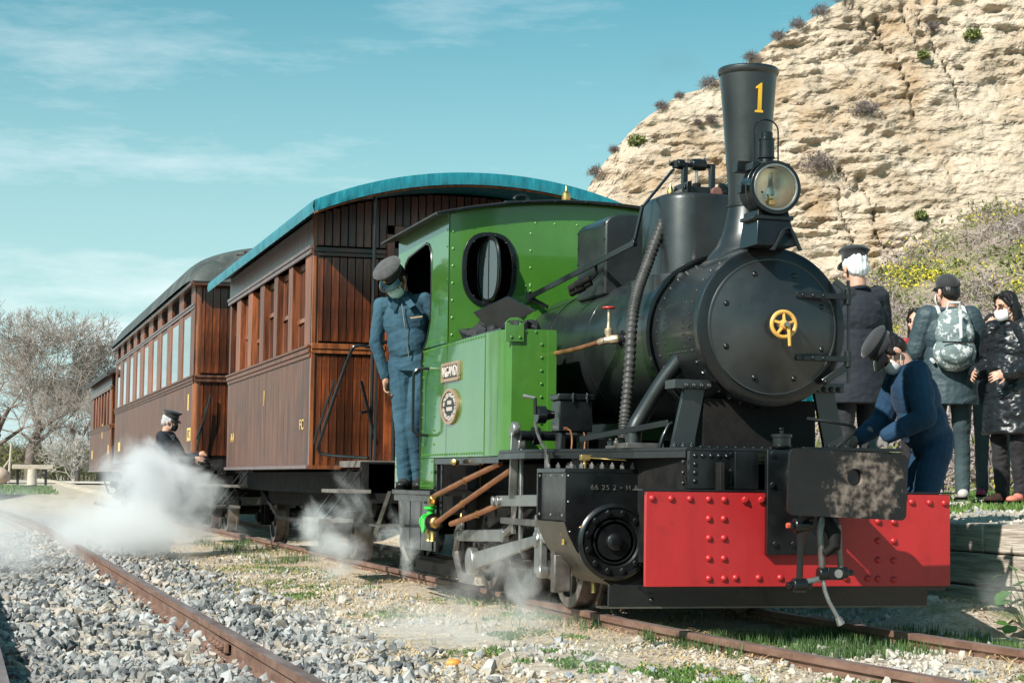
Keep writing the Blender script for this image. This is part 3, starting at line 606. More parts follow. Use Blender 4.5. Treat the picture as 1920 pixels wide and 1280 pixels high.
m_ = MB().lathe([(.024, -.022), (.031, -.016), (.031, .016), (.024, .022)], (-.024, yk, .295), (1, 0, 0), 20); m_.bmm((-.005, yk-.025, .268), (.075, yk+.025, .325)); m_.lathe([(.02, -.02), (.028, -.015), (.028, .015), (.02, .02)], (.082, yk, .30), (1, 0, 0), 20); m_.lathe([(.014, 0), (.014, .03)], (.1, yk, .30), (1, 0, 0), 10)
m_.build('coupling_trunnion', BLACK, L_, .003); MB().lathe([(.02, 0), (.02, .004)], (.045, yk-.026, .297), (0, -1, 0), 16).build('screw_end', STEEL, L_)
MB().tube([(-.02, yk, .27), (-.015, yk-.01, .22), (.005, yk-.01, .17), (.038, yk-.02, .11), (.05, yk-.02, .09)], [.011, .010, .010, .010, .012], 8).tube([(.045, yk-.02, .098), (.062, yk-.02, .068)], [.014, .02], 8).build('tommy_bar', STEEL, L_)
# guard board
gb = MB().bmm((-.93, .08, .125), (.70, .10, .225)).build('guard_board', BLACK, L_, .002)
MB().bmm((-.965, .075, .118), (.70, .16, .126)).build('guard_board_foot', SHEET, gb)
MB().rivet((-.72, .08, .20), (0, -1, 0), .015).rivet((-.72, .08, .155), (0, -1, 0), .015).build('guard_board_bolts', BLACK, gb)
# running plate and deck
for s in (-1, 1):
    o_ = [(-.90, 2.15), (-.90, 1.60), (-.86, 1.42), (-.64, .92), (-.585, .72), (-.53, .14), (0, .12), (0, 2.15)]
    o_ = [(s*-a, b) for a, b in o_] if s > 0 else o_
    if s > 0: o_ = o_[::-1]
    MB().plate(o_, 2, .855, .872).build('running_plate', BLACK, L_, .002)
    e = [(-.90, 2.15), (-.90, 1.60), (-.86, 1.42), (-.64, .92), (-.585, .72), (-.53, .14)]
    a = MB()
    for p, q in zip(e, e[1:]): a.bar((s*-p[0], p[1], .838), (s*-q[0], q[1], .838), .008, .032)
    a.build('running_plate_edge', BLACK, L_)
sf = MB().bmm((-.53, .10, .675), (-.19, .13, .853)).build('saddle_front', BLACK, L_, .002); MB().bmm((.18, .10, .675), (.53, .13, .853)).build('saddle_front', BLACK, L_, .002); MB().bmm((-.31, .07, .675), (-.19, .098, .853)).build('saddle_cover', BLACK, L_, .002)
m_ = MB()
for x in (-.50, -.46, -.42, -.38, -.34): m_.rivet((x, .10, .83), (0, -1, 0), .013)
for z in (.79, .75, .71): m_.rivet((-.50, .10, z), (0, -1, 0), .013)
for z in (.84, .76, .70): m_.bolt((-.32, .10, z), (0, -1, 0), .01, .006)
for z in (.8, .75, .7): m_.rivet((-.545, .14, z), (-.6, -1, 0), .012)
for x in np.arange(-.5, .5, .045): m_.rivet((x, .14, .872), (0, 0, 1), .012)
m_.build('saddle_rivets', BLACK, sf)
MB().bmm((-.52, .13, .3), (-.5, 1.6, .86)).build('side_frame', SOOT, L_); MB().bmm((.5, .13, .3), (.52, 1.6, .86)).build('side_frame', SOOT, L_)
MB().lathe([(.048, 0), (.05, .004), (.05, .012), (.044, .014), (.044, .05), (.051, .052), (.051, .066), (.02, .07), (.009, .072), (.009, .085), (.014, .09), (.008, .098)], (-.06, .1, .873), (0, 0, 1), 24).build('filler_pot', BLACK, L_)
m_ = MB()
m_.bmm((-.3, .5, .87), (.3, .9, 1.12)).build('smokebox_saddle', SOOT, L_)
# cylinders
def cyl_prof(s):
    p = [(-.905, .745), (-.905, .51), (-.885, .44), (-.84, .36), (-.74, .24), (-.66, .19), (-.56, .175), (-.40, .175), (-.40, .745)]
    return [(s*-x, z) for x, z in p] if s > 0 else p
for s in (-1, 1):
    o_ = cyl_prof(s); o_ = o_[::-1] if s > 0 else o_
    cyl = MB().plate(o_, 1, .85, .872).plate([(x*.985, z) for x, z in o_], 1, .872, 1.34).plate(o_, 1, 1.34, 1.36).build('cylinder', BLACK, L_, .002)
    # sheet lagging under the slope
    e = [(-.907, .50), (-.886, .437), (-.843, .357), (-.742, .236), (-.66, .186), (-.56, .172)]
    g = MB(); V = []; 
    for x, z in e: V += [(s*-x, .855, z-.003), (s*-x, 1.355, z-.003)]
    g.add(V, [(2*i, 2*i+1, 2*i+3, 2*i+2) for i in range(len(e)-1)]); g.build('lagging_sheet', SHEET, cyl)
    g = MB()
    for x, z in ((-.89, .73), (-.89, .6), (-.88, .45), (-.80, .33), (-.70, .215)): g.rivet((s*-x, .85, z), (0, -1, 0), .006, 6)
    for y in (.9, 1.1, 1.3): g.rivet((s*.905, y, .73), (s, 0, 0), .008, 6); g.rivet((s*.905, y, .53), (s, 0, 0), .008, 6)
    g.build('lagging_screws', STEEL, cyl)
    cx_ = s*.645
    cv = MB().lathe([(.195, 0), (.195, .012), (.183, .024), (.175, .026), (.172, .018), (.13, .018), (.115, .0), (.095, -.004), (.09, .003), (.045, .003), (.043, .025), (.034, .032), (.01, .034)], (cx_, .85, .400), (0, -1, 0), 56)
    cv.build('cylinder_cover', BLACK, L_, 0)
    cvr = bpy.data.objects['cylinder_cover' if s < 0 else 'cylinder_cover.001']
    g = MB()
    for k in range(12): a = 2*pi*(k+.5)/12; g.bolt((cx_+.15*cos(a), .833, .40+.15*sin(a)), (0, -1, 0), .016, .012)
    g.build('cover_bolts', BLACK, cvr)
    MB().torus((cx_, .842, .40), (0, 1, 0), .108, .006, 48, 6).build('cover_ring', BLACK, cvr)
    # steam chest on top
    sc_ = MB().bmm((s*.905 if s < 0 else .42, .86, .746), (-.42 if s < 0 else .905, 1.36, .768)).build('steam_chest_lid', BLACK, L_, .002)
    g = MB()
    for k in range(8):
        for y in (.90, 1.30): g.bolt((s*(.86-k*.055), y, .768), (0, 0, 1), .013, .018)
    g.build('lid_bolts', GREASE, sc_)
    br = MB().lathe([(.016, 0), (.016, .03), (.009, .032), (.009, .05), (.014, .052), (.014, .072)], (s*.73, 1.08, .768), (0, 0, 1), 12).box((s*.73, 1.08, .825), (.05, .035, .03)).tube([(s*.72, 1.05, .825), (s*.66, .96, .818), (s*.58, .86, .814)], .005, 6)
    br.build('relief_valve', BRASS, L_, .002)
    dr = MB().tube([(s*.875, 1.0, .44), (s*.86, .9, .455), (s*.82, .84, .475)], [.006, .007, .004], 8).lathe([(.014, -.015), (.018, 0), (.014, .015)], (s*.872, .98, .44), (0, 0, 1), 10).lathe([(.01, 0), (.012, .03)], (s*.872, .98, .41), (0, 0, -1), 8)
    dr.build('drain_cock', BRASS, L_)
# casting number on the left cylinder face
def text(body, name, m, parent, loc, rot, size, ext=.002, sx_=1, **k):
    c = bpy.data.curves.new(name, 'FONT'); c.body = body; c.size = size; c.extrude = ext; c.align_x = 'CENTER'; c.align_y = 'CENTER'; c.space_character = k.get('space', 1)
    c.materials.append(m); o = bpy.data.objects.new(name, c); COL.objects.link(o)
    o.parent = parent; o.matrix_parent_inverse = parent.matrix_basis.inverted(); o.location = loc; o.rotation_euler = rot; o.scale = (sx_, 1, 1)
    bpy.context.view_layer.update(); me = bpy.data.meshes.new_from_object(o.evaluated_get(bpy.context.evaluated_depsgraph_get())); n2 = bpy.data.objects.new(name, me); COL.objects.link(n2)
    n2.parent = parent; n2.matrix_parent_inverse = parent.matrix_basis.inverted(); n2.location = loc; n2.rotation_euler = rot; n2.scale = (sx_, 1, 1); bpy.data.objects.remove(o); bpy.data.curves.remove(c); n2.name = name; return n2
text('66 25 2 \u2022 H.A', 'casting_number', GREASE, L_, (-.645, .847, .672), (rad(90), 0, 0), .036, .004, 1.0, space=1.25)  # lighter steel colour stands for the glint on the black casting's edges
# wheels
for iy, y in enumerate(AY):
    for s in (-1, 1):
        w_ = MB().lathe([(.245, -.05), (.298, -.05), (.302, .05), (.33, .055), (.332, .075), (.30, .08), (.245, .08)], (s*.52, y, .303), (-s, 0, 0), 48, False)
        w_.lathe([(.245, .08), (.245, -.05)], (s*.52, y, .303), (-s, 0, 0), 48, False)
        wh = MB().lathe([(.055, -.07), (.07, -.065), (.075, -.03), (.075, .05), (.02, .05)], (s*.52, y, .303), (-s, 0, 0), 24)
        for k in range(9):
            a = 2*pi*k/9+.35*iy; wh.bar((s*.53, y+.06*cos(a), .303+.06*sin(a)), (s*.53, y+.25*cos(a), .303+.25*sin(a)), .035, .028, (1, 0, 0))
        cw = [(y+.25*cos(t), .303+.25*sin(t)) for t in np.linspace(.3+iy, 1.7+iy, 12)]
        wh.plate(cw, 0, s*.52-.02, s*.52+.03)
        o = wh.build('wheel', GREASE if True else SOOT, L_, 0); w_.build('tyre', TYRE, o)
    MB().tube([(-.5, y, .303), (.5, y, .303)], .05, 12).build('axle', SOOT, L_)
for s in (-1, 1):
    x = s*.70; zc = .215
    cr_ = MB()
    for y in AY: cr_.lathe([(.05, -.025), (.058, -.02), (.058, .02), (.05, .025)], (s*.66, y, zc), (1, 0, 0), 20)
    cr_.bar((s*.66, AY[0], zc), (s*.66, AY[2], zc), .022, .06, (0, 0, 1)); cr_.build('coupling_rod', GREASE, L_, .004)
    # oil cups on the coupling rod
    oc = MB()
    for y in AY: oc.lathe([(.016, 0), (.016, .035), (.008, .038), (.008, .05)], (s*.66, y, zc+.055), (0, 0, 1), 10)
    oc.build('oil_cups', GREASE, L_)
    x = s*.80
    V = MB(); p0 = (x, 3.08, .205); p1 = (x, 1.66, .385)
    V.add([(x-.014, 3.05, .15), (x+.014, 3.05, .15), (x+.014, 3.05, .26), (x-.014, 3.05, .26), (x-.014, 1.66, .36), (x+.014, 1.66, .36), (x+.014, 1.66, .41), (x-.014, 1.66, .41)], [(0, 1, 2, 3), (7, 6, 5, 4), (0, 4, 5, 1), (1, 5, 6, 2), (2, 6, 7, 3), (3, 7, 4, 0)])
    V.lathe([(.075, -.03), (.085, -.025), (.085, .025), (.075, .03)], (x, 3.08, .205), (1, 0, 0), 24).lathe([(.045, -.03), (.05, -.02), (.05, .02), (.045, .03)], (x, 1.64, .385), (1, 0, 0), 20)
    V.build('connecting_rod', STEEL, L_, .004)
    MB().bmm((x-.022, 1.56, .20), (x+.022, 1.68, .52)).lathe([(.03, -.035), (.03, .035)], (x, 1.62, .385), (1, 0, 0), 16).lathe([(.035, -.03), (.035, .03)], (x, 1.58, .215), (1, 0, 0), 16).build('crosshead', STEEL, L_, .008)
    MB().bmm((x-.03, 1.36, .455), (x+.03, 2.35, .49)).build('slide_bar', GREASE, L_, .003)
    MB().tube([(x, 1.36, .385), (x, 1.6, .385)], .02, 12).build('piston_rod', STEEL, L_)
    # expansion link, levers
    e_ = MB()
    for d in (-.032, .032): e_.tube([(x, 2.06+d, .90), (x, 2.075+d*1.3, .78), (x, 2.08+d, .62)], .010, 8)
    e_.lathe([(.05, -.02), (.05, .02)], (x, 2.06, .91), (1, 0, 0), 18).lathe([(.035, -.025), (.035, .025)], (x, 2.08, .60), (1, 0, 0), 16)
    e_.bmm((x-.02, 1.97, .30), (x+.0, 2.0, .86)).bmm((x-.015, 2.14, .40), (x+.01, 2.17, .62)); e_.build('expansion_link', STEEL, L_, .004)
    e_ = MB().bar((x*1.04, 2.40, .583), (x*1.04, 1.40, .60), .02, .062)
    for y in (2.42, 2.32): e_.lathe([(.028, -.03), (.028, .03)], (x*1.04, y, .583), (1, 0, 0), 12)
    e_.build('valve_rod', STEEL, L_, .003)
    e_ = MB().bar((x, 3.42, .352), (x, 2.36, .385), .022, .07).lathe([(.045, -.02), (.045, .02)], (x, 3.44, .352), (1, 0, 0), 16).lathe([(.04, -.02), (.04, .02)], (x, 2.36, .385), (1, 0, 0), 16)
    e_.bmm((x-.02, 3.30, .39), (x+.02, 3.44, .45)); e_.build('eccentric_rod', STEEL, L_, .004)
    MB().lathe([(.01, 0), (.007, .02), (.011, .025), (.003, .045)], (x, 3.38, .45), (0, 0, 1), 8).build('oiler', BRASS, L_)
    MB().tube([(x, 2.36, .385), (x, 2.20, .43), (x, 2.12, .55), (x, 2.10, .65)], [.022, .024, .02, .018], 8).build('return_link', STEEL, L_)
    MB().tube([(x, 3.43, .33), (x, 3.46, .24), (x, 3.30, .10), (x, 3.14, .09)], [.028, .034, .036, .03], 8).build('return_crank', GREASE, L_)
    MB().bmm((x-.03, 1.28, .12), (x+.03, 1.34, .5)).bmm((x-.045, 1.22, .13), (x+.045, 1.25, .32)).build('slide_bar_hanger', GREASE, L_, .006)
    # reversing shaft arm
    e_ = MB().bar((s*.84, 2.02, .97), (s*.84, 2.05, .60), .014, .05, (1, 0, 0)); e_.bar((s*.84, 2.10, .97), (s*.84, 2.0, .99), .03, .05, (0, 0, 1))
    e_.lathe([(.04, -.02), (.045, 0), (.04, .02)], (s*.84, 2.02, .99), (1, 0, 0), 16); e_.build('lifting_arm', STEEL, L_, .004)
    MB().tube([(s*.83, 1.95, .955), (s*.45, 1.95, .955)], .028, 14).lathe([(.05, 0), (.05, .04)], (s*.76, 1.95, .955), (1, 0, 0), 16).build('reversing_shaft', BLACK, L_)
    MB().tube([(s*.81, 1.42, .44), (s*.81, 1.42, .53)], .03, 10).build('brass_gland', BRASS, L_)
    # brass cocks under the cylinder
    for y in (.98, 1.26): MB().tube([(s*.62, y, .19), (s*.62, y-.01, .12)], [.012, .014], 8).build('cylinder_cock', BRASS, L_)
# ------------------------------------------------------------------ boiler group
BC = 1.475
MB().lathe([(.412, 1.03), (.412, 3.42)], (0, 0, BC), (0, 1, 0), 72).build('boiler', BLACK2, L_)
MB().lathe([(.412, 0), (.414, .001), (.414, .012), (.412, .013)], (0, 2.08, BC), (0, 1, 0), 64, False).lathe([(.412, 0), (.416, .001), (.416, .02), (.412, .021)], (0, 2.88, BC), (0, 1, 0), 64, False).build('boiler_bands', BLACK, L_)
MB().lathe([(.412, 0), (.428, .002), (.428, .045), (.412, .047)], (0, 1.0, BC), (0, 1, 0), 72, False).build('boiler_front_band', BLACK, L_)
sb = MB().lathe([(.33, .40), (.385, .365), (.394, .368), (.396, .40), (.394, .405), (.394, 1.0)], (0, 0, BC), (0, 1, 0), 80, False).build('smokebox', BLACK2, L_)
ring = MB().lathe([(.325, .02), (.325, 0), (.385, 0), (.395, .006), (.396, .05)], (0, .355, BC), (0, 1, 0), 80, False).build('smokebox_front_ring', BLACK, L_)
MB().lathe([(.341, .362), (.341, .352), (.334, .344), (.325, .342), (.315, .338), (.27, .325), (.2, .300), (.12, .278), (.05, .268), (.012, .266)], (0, 0, BC), (0, 1, 0), 72).build('smokebox_door', BLACK2, L_)
door = bpy.data.objects['smokebox_door']
MB().torus((0, .346, BC), (0, 1, 0), .334, .006, 72, 6).build('door_rim', BLACK2, door)
drv = MB().rivet((0, 0, 0), (0, -1, 0), .015, 10).mesh('rivet', BLACK, 60)
for k in range(8):
    a = 2*pi*(k+.5)/8; link(drv, 'rivet', door, loc=(.275*cos(a), .328, BC+.275*sin(a)))
m_ = MB()
for k in range(40):
    a = 2*pi*k/40
    m_.rivet((.394*cos(a), .47, BC+.394*sin(a)), (cos(a), 0, sin(a)), .009, 6); m_.rivet((.394*cos(a), .93, BC+.394*sin(a)), (cos(a), 0, sin(a)), .009, 6)
for z in np.arange(-.1, .13, .032):
    for y in (.56, .83):
        x = -math.sqrt(.394**2-z*z); m_.rivet((x, y, BC+z), (x, 0, z), .006, 6)
for y in np.arange(.56, .84, .04):
    for z in (.13, -.12):
        x = -math.sqrt(.394**2-z*z); m_.rivet((x, y, BC+z), (x, 0, z), .006, 6)
m_.build('smokebox_rivets', BLACK2, sb)
for z in (.158, -.152):
    h = MB().bmm((.10, .285, BC+z-.014), (.40, .312, BC+z+.014))
    for x in (.135, .19, .245): h.rivet((x, .285, BC+z), (0, -1, 0), .010, 8)
    h.tube([(.385, .30, BC+z-.04), (.385, .30, BC+z+.04)], .019, 12); h.build('door_hinge', BLACK, door, .003)
MB().tube([(.385, .30, BC-.27), (.385, .30, BC+.24)], .009, 8).build('hinge_pin', BLACK, door)
MB().bar((.33, .34, BC+.24), (.385, .30, BC+.19), .02, .03).bar((.26, .33, BC-.27), (.375, .31, BC-.19), .03, .035).rivet((.27, .31, BC-.265), (0, -1, 0), .012).build('hinge_stay', BLACK, door, .003)
# hand wheel
hw = MB().torus((0, .215, BC+.002), (0, 1, 0), .062, .0105, 40, 10)
for k in range(5): a = 2*pi*k/5+.3; hw.tube([(.012*cos(a), .205, BC+.012*sin(a)), (.06*cos(a), .215, BC+.06*sin(a))], [.009, .007], 6)
hw.lathe([(.024, 0), (.026, .012), (.02, .03), (.012, .034)], (0, .225, BC), (0, -1, 0), 16); hw.tube([(.012, .185, BC), (.014, .18, BC-.04), (.016, .178, BC-.105)], [.010, .009, .008], 8)
hw.build('door_hand_wheel', YELLOW, door)
MB().tube([(0, .27, BC), (0, .17, BC)], .01, 8).lathe([(.013, 0), (.013, .014)], (0, .178, BC), (0, -1, 0), 6).build('door_spindle', STEEL, door)
# chimney
ch = MB().lathe([(.22, 1.80), (.205, 1.85), (.165, 1.90), (.132, 1.97), (.112, 2.05), (.103, 2.105), (.108, 2.11), (.108, 2.118), (.101, 2.122), (.1015, 2.2), (.115, 2.385), (.130, 2.59), (.146, 2.787), (.152, 2.794), (.158, 2.807), (.156, 2.822), (.149, 2.829), (.140, 2.822), (.136, 2.80), (.12, 2.5)], (0, .67, 0), (0, 0, 1), 64, False).build('chimney', BLACK2, L_)
MB().lathe([(.13, 2.62), (.01, 2.6)], (0, .67, 0), (0, 0, 1), 32).build('chimney_throat', INSIDE, ch)
sdl = MB(); V = []
for k in range(41):
    a = 2*pi*k/40
    for r, lift in ((.235, .0), (.235, .014), (.17, .03)):
        x = r*cos(a); y = .67+r*sin(a)*1.0; V.append((x, y, BC+math.sqrt(max(.395**2-x*x, .01))+lift))
sdl.add(V, [(3*k+j, 3*k+3+j, 3*k+4+j, 3*k+1+j) for k in range(40) for j in (0, 1)]); sdl.build('chimney_base_flange', BLACK2, ch)
# figure one, wrapped on the chimney
one = [(.008, 0), (.052, 0), (.052, .010), (.042, .014), (.042, .150), (.036, .150), (.010, .130), (.008, .120), (.022, .122), (.022, .014), (.008, .010)]
one = [(x-.03, z) for x, z in one]; m_ = MB().plate(one, 1, 0, .004); V = []
for x, y, z in m_.v:
    zz = 2.58+z; r = .115+(zz-2.385)/.402*.031+.0005+(.004-y); a = rad(-88)+x/r; V.append((r*cos(a), .67+r*sin(a), zz))
m_.v = V; m_.build('painted_number_one', GOLD, ch, 0)
# headlamp
hx, hzz = -.046, 2.147
hl = MB().lathe([(.124, 0), (.132, .0), (.134, .012), (.128, .02), (.125, .03), (.125, .16), (.105, .215), (.05, .235), (.01, .236)], (hx, .205, hzz), (0, 1, 0), 48, False)
hl.lathe([(.108, .0), (.124, 0)], (hx, .205, hzz), (0, 1, 0), 48, False).lathe([(.134, .05), (.137, .05), (.137, .065), (.134, .065)], (hx, .205, hzz), (0, 1, 0), 48, False)
hl.bmm((hx-.145, .30, hzz-.02), (hx-.115, .36, hzz+.02)).rivet((hx+.132, .23, hzz), (1, 0, 0), .014).bmm((hx-.10, .26, hzz+.095), (hx+.10, .36, hzz+.13)).bmm((hx-.125, .40, hzz+.10), (hx-.04, .46, hzz+.155))
hlo = hl.build('headlamp', BLACK, L_, .002)
MB().lathe([(.108, 0), (.100, .05), (.075, .10), (.04, .125), (.005, .13)], (hx, .215, hzz), (0, 1, 0), 40, False).build('reflector', mat('tarnished_reflector', (.9, .82, .7), (.7, .6, .48), rough=.3, rough2=.45, metal=1, scale=6), hlo)
MB().lathe([(.108, .004), (.07, -.010), (.01, -.016)], (hx, .208, hzz), (0, 1, 0), 40).build('lamp_lens', mat('lens_glass', (.95, .95, .93), rough=.01, trans=1, ior=1.3), hlo)
MB().torus((hx, .205, hzz), (0, 1, 0), .110, .006, 44, 6).build('lens_rim', STEEL, hlo)
MB().lathe([(.018, 0), (.022, .02), (.012, .03), (.012, .04)], (hx, .27, hzz-.075), (0, 0, 1), 14).build('burner', BRASS, hlo); MB().lathe([(.012, 0), (.02, .02), (.01, .06), (.008, .11)], (hx, .27, hzz-.035), (0, 0, 1), 14).build('lamp_glass_chimney', CLEAR, hlo)
m_ = MB().lathe([(.055, 0), (.055, .01), (.035, .018), (.034, .028), (.044, .032), (.044, .036), (.040, .04), (.040, .118), (.043, .122), (.043, .128), (.032, .132), (.032, .16), (.026, .162)], (hx-.02, .28, hzz+.12), (0, 0, 1), 28); m_.build('lamp_chimney', BLACK, hlo)
MB().tube([(hx-.083, .28, hzz+.10), (hx-.083, .28, hzz+.29)]+[(hx-.02+.063*cos(t), .28, hzz+.29+.055*sin(t)) for t in np.linspace(pi, 0, 11)]+[(hx+.043, .28, hzz+.29), (hx+.043, .28, hzz+.10)], .0045, 6).build('lamp_handle', BLACK, hlo)
lb = MB().add([(-.15, .20, 1.86), (.06, .20, 1.86), (.06, .42, 1.86), (-.15, .42, 1.86), (-.125, .24, 2.04), (.035, .24, 2.04), (.035, .42, 2.04), (-.125, .42, 2.04)], [(0, 3, 2, 1), (4, 5, 6, 7), (0, 1, 5, 4), (1, 2, 6, 5), (2, 3, 7, 6), (3, 0, 4, 7)]).bmm((-.155, .22, 1.99), (.055, .40, 2.01))
lb.build('lamp_bracket', BLACK, L_, .003)
MB().plate([(-.085, 1.835), (-.06, 1.86), (-.025, 1.93), (-.0, 1.955), (.03, 1.95), (.055, 1.91), (.085, 1.84), (.07, 1.835), (.03, 1.92), (.005, 1.94), (-.015, 1.915), (-.06, 1.835)], 1, .185, .199).build('bracket_arch', BLACK, L_, .001)
# sandbox on the boiler
def rprism(x0, y0, x1, y1, z0, z1, r, top=.02):
    o = rrect(x0, y0, x1, y1, r, 8); c = ((x0+x1)/2, (y0+y1)/2); V = []; n = len(o)
    for z, k in ((z0, 1), (z1-top, 1), (z1-top*.35, .985), (z1, .95)): V += [(c[0]+(x-c[0])*k, c[1]+(y-c[1])*k, z) for x, y in o]
    F = [(i*n+k, i*n+(k+1) % n, (i+1)*n+(k+1) % n, (i+1)*n+k) for i in range(3) for k in range(n)]+[tuple(range(3*n, 4*n))]
    return MB().add(V, F)
rprism(-.285, 1.04, .285, 1.60, 1.70, 2.235, .15, .03).build('sand_dome', BLACK2, L_)
MB().plate(rrect(-.34, .98, .34, 1.66, .18), 2, 1.70, 1.80).build('sand_dome_foot', BLACK2, L_, .01)
MB().torus((-.15, 1.42, 2.25), (0, 1, 0), .022, .006, 20, 6).build('lifting_eye', BLACK, L_)
# valve gear on the dome: mounting, yoke, shaft
m_ = MB().bmm((-.10, 1.24, 2.235), (.02, 1.36, 2.30)).bmm((-.13, 1.20, 2.20), (-.10, 1.40, 2.32))
for z in (2.23, 2.29):
    for y in (1.23, 1.37): m_.rivet((-.13, y, z), (-1, 0, 0), .016, 8)
m_.build('steam_manifold', BLACK, L_, .004)
MB().bmm((.0, 1.25, 2.235), (.10, 1.36, 2.28)).lathe([(.03, 0), (.03, .04)], (.05, 1.25, 2.27), (0, -1, 0), 12).build('rusty_valve_body', mat('rusty_iron', (.10, .04, .03), (.2, .10, .08), rough=.8), L_, .004)
m_ = MB().lathe([(.05, 0), (.05, .02), (.03, .02), (.03, .035), (.05, .035), (.05, .055), (.03, .055), (.03, .1)], (.10, 1.30, 2.285), (1, 0, 0), 18)
for k in range(6): m_.bolt((.175, 1.3+.04*cos(k), 2.285+.04*sin(k)), (1, 0, 0), .008, .006)
m_.build('pipe_flange', BLACK, L_)
m_ = MB().bmm((-.105, 1.32, 2.24), (-.078, 1.36, 2.43)).bmm((.055, 1.32, 2.24), (.082, 1.36, 2.43)).tube([(-.18, 1.34, 2.432), (.085, 1.34, 2.432)], .013, 10).lathe([(.03, -.04), (.034, 0), (.03, .04)], (-.01, 1.34, 2.435), (1, 0, 0), 14).tube([(-.14, 1.34, 2.45), (-.14, 1.34, 2.41)], .022, 10).tube([(.02, 1.34, 2.45), (.03, 1.34, 2.49)], .006, 6).lathe([(.028, -.02), (.028, .02)], (-.115, 1.34, 2.432), (1, 0, 0), 14)
m_.build('regulator_yoke', BLACK, L_, .003)
MB().tube([(-.02, 1.34, 2.30), (-.02, 1.34, 2.42)], .008, 8).build('regulator_spindle', STEEL, L_); MB().lathe([(.024, 0), (.024, .03), (.014, .035)], (-.02, 1.34, 2.30), (0, 0, 1), 14).build('gland_nut', SOOT, L_)
MB().lathe([(.014, 0), (.02, .01), (.02, .03), (.012, .045), (.006, .06), (.003, .075)], (-.13, 1.45, 2.27), (0, 0, 1), 12).build('brass_oiler', BRASS, L_)
# box in front of cab
bx_ = MB(); o_ = [(-.30, 1.78), (-.30, 2.20), (-.27, 2.235), (-.22, 2.25), (.22, 2.25), (.27, 2.235), (.30, 2.20), (.30, 1.78)]
bx_.plate(o_, 1, 2.07, 2.60).build('tool_box', BLACK2, L_, .012)
m_ = MB()
for z in (1.9, 2.0, 2.1, 2.19):
    for y in (2.08, 2.58): m_.rivet((-.30, y, z), (-1, 0, 0), .007, 6)
m_.lathe([(.006, 0), (.006, .025), (.022, .03), (.022, .036), (.004, .04)], (-.05, 2.1, 2.25), (0, 0, 1), 12); m_.build('tool_box_fittings', BLACK, L_)
w_ = MB()
for dz in (0, .045): w_.lathe([(.012, 0), (.022, .005), (.022, .04), (.018, .05), (.026, .055), (.026, .10), (.018, .11), (.018, .13)], (-.42, 2.24-dz*.5, 1.845+dz*.6), (-.1, .95, .25), 14) if False else w_.lathe([(.012, 0), (.022, .005), (.022, .04), (.018, .05), (.026, .055), (.026, .10), (.018, .11), (.018, .16)], (-.43-dz*.2, 2.32-dz*.3, 1.80+dz*.55), (.55, -.7, .35), 14)
w_.tube([(-.34, 2.17, 1.88), (-.335, 2.12, 1.90), (-.345, 2.1, 1.96)], .009, 6); w_.build('whistle', SOOT, L_)
# long regulator rod
MB().bar((-.37, 3.38, 1.877), (-.35, 1.42, 2.0), .012, .034).bar((-.35, 1.42, 2.0), (-.35, 1.29, 2.185), .012, .03, (0, 1, 0)).bar((-.35, 1.29, 2.18), (-.16, 1.33, 2.40), .012, .03, (0, 1, 0)).lathe([(.022, -.012), (.022, .012)], (-.35, 1.42, 2.0), (1, 0, 0), 12).bmm((-.385, 3.36, 1.84), (-.355, 3.4, 1.91)).bar((-.37, 3.36, 1.87), (-.30, 3.2, 1.80), .012, .025).build('regulator_rod', BLACK, L_, .002)
# ribbed hose
hp = [(-.06, 1.36, 2.265), (-.122, 1.30, 2.262), (-.202, 1.25, 2.200), (-.269, 1.20, 2.08), (-.364, 1.15, 1.869), (-.44, 1.10, 1.706), (-.487, 1.05, 1.546), (-.52, 1.0, 1.263), (-.55, .97, 1.04), (-.567, .95, .90)]
def spline(P, n=10):
    P = [Vector(p) for p in P]; P = [P[0]*2-P[1]]+P+[P[-1]*2-P[-2]]; o = []
    for i in range(1, len(P)-2):
        for k in range(n):
            t = k/n; o.append(.5*((2*P[i])+(P[i+1]-P[i-1])*t+(2*P[i-1]-5*P[i]+4*P[i+1]-P[i+2])*t*t+(-P[i-1]+3*P[i]-3*P[i+1]+P[i+2])*t**3))
    return o+[P[-2]]
sp = spline(hp, 34); MB().tube(sp, [.0315 if k % 4 < 2 else .0255 for k in range(len(sp))], 16).build('ribbed_hose', HOSE, L_, smooth=60)
m_ = MB().bmm((-.64, .88, .872), (-.50, 1.02, .888))
for x in (-.62, -.52):
    for y in (.9, 1.0): m_.bolt((x, y, .888), (0, 0, 1), .016, .02)
m_.bmm((-.62, .74, .872), (-.42, .90, .90)); m_.build('pipe_foot_flanges', GREASE, L_, .003)
MB().tube(spline([(-.33, .72, 1.37), (-.345, .74, 1.32), (-.42, .79, 1.20), (-.50, .84, 1.05), (-.54, .85, .97), (-.548, .85, .89)], 6), .042, 18).lathe([(.062, 0), (.062, .02)], (-.33, .71, 1.36), (-.6, .0, -.5), 18).build('steam_pipe', BLACK2, L_, smooth=60)
for s in (-1, 1):
    sbk = MB().add([(s*.47, .50, .873), (s*.355, .50, .873), (s*.29, .50, 1.19), (s*.40, .50, 1.19), (s*.47, .53, .873), (s*.355, .53, .873), (s*.29, .53, 1.19), (s*.40, .53, 1.19)], [(0, 1, 2, 3), (7, 6, 5, 4), (0, 4, 5, 1), (1, 5, 6, 2), (2, 6, 7, 3), (3, 7, 4, 0)])
    sbk.bmm((s*.36-.11, .46, 1.165), (s*.36+.08, .60, 1.21))
    for k in range(4): sbk.bolt((s*(.29+.04*k), .47, 1.18), (0, -1, 0), .015, .02)
    for k in range(3): sbk.bolt((s*(.37+.045*k), .485, .873), (0, 0, 1), .013, .015)
    sbk.build('smokebox_stay', BLACK2, L_, .002)
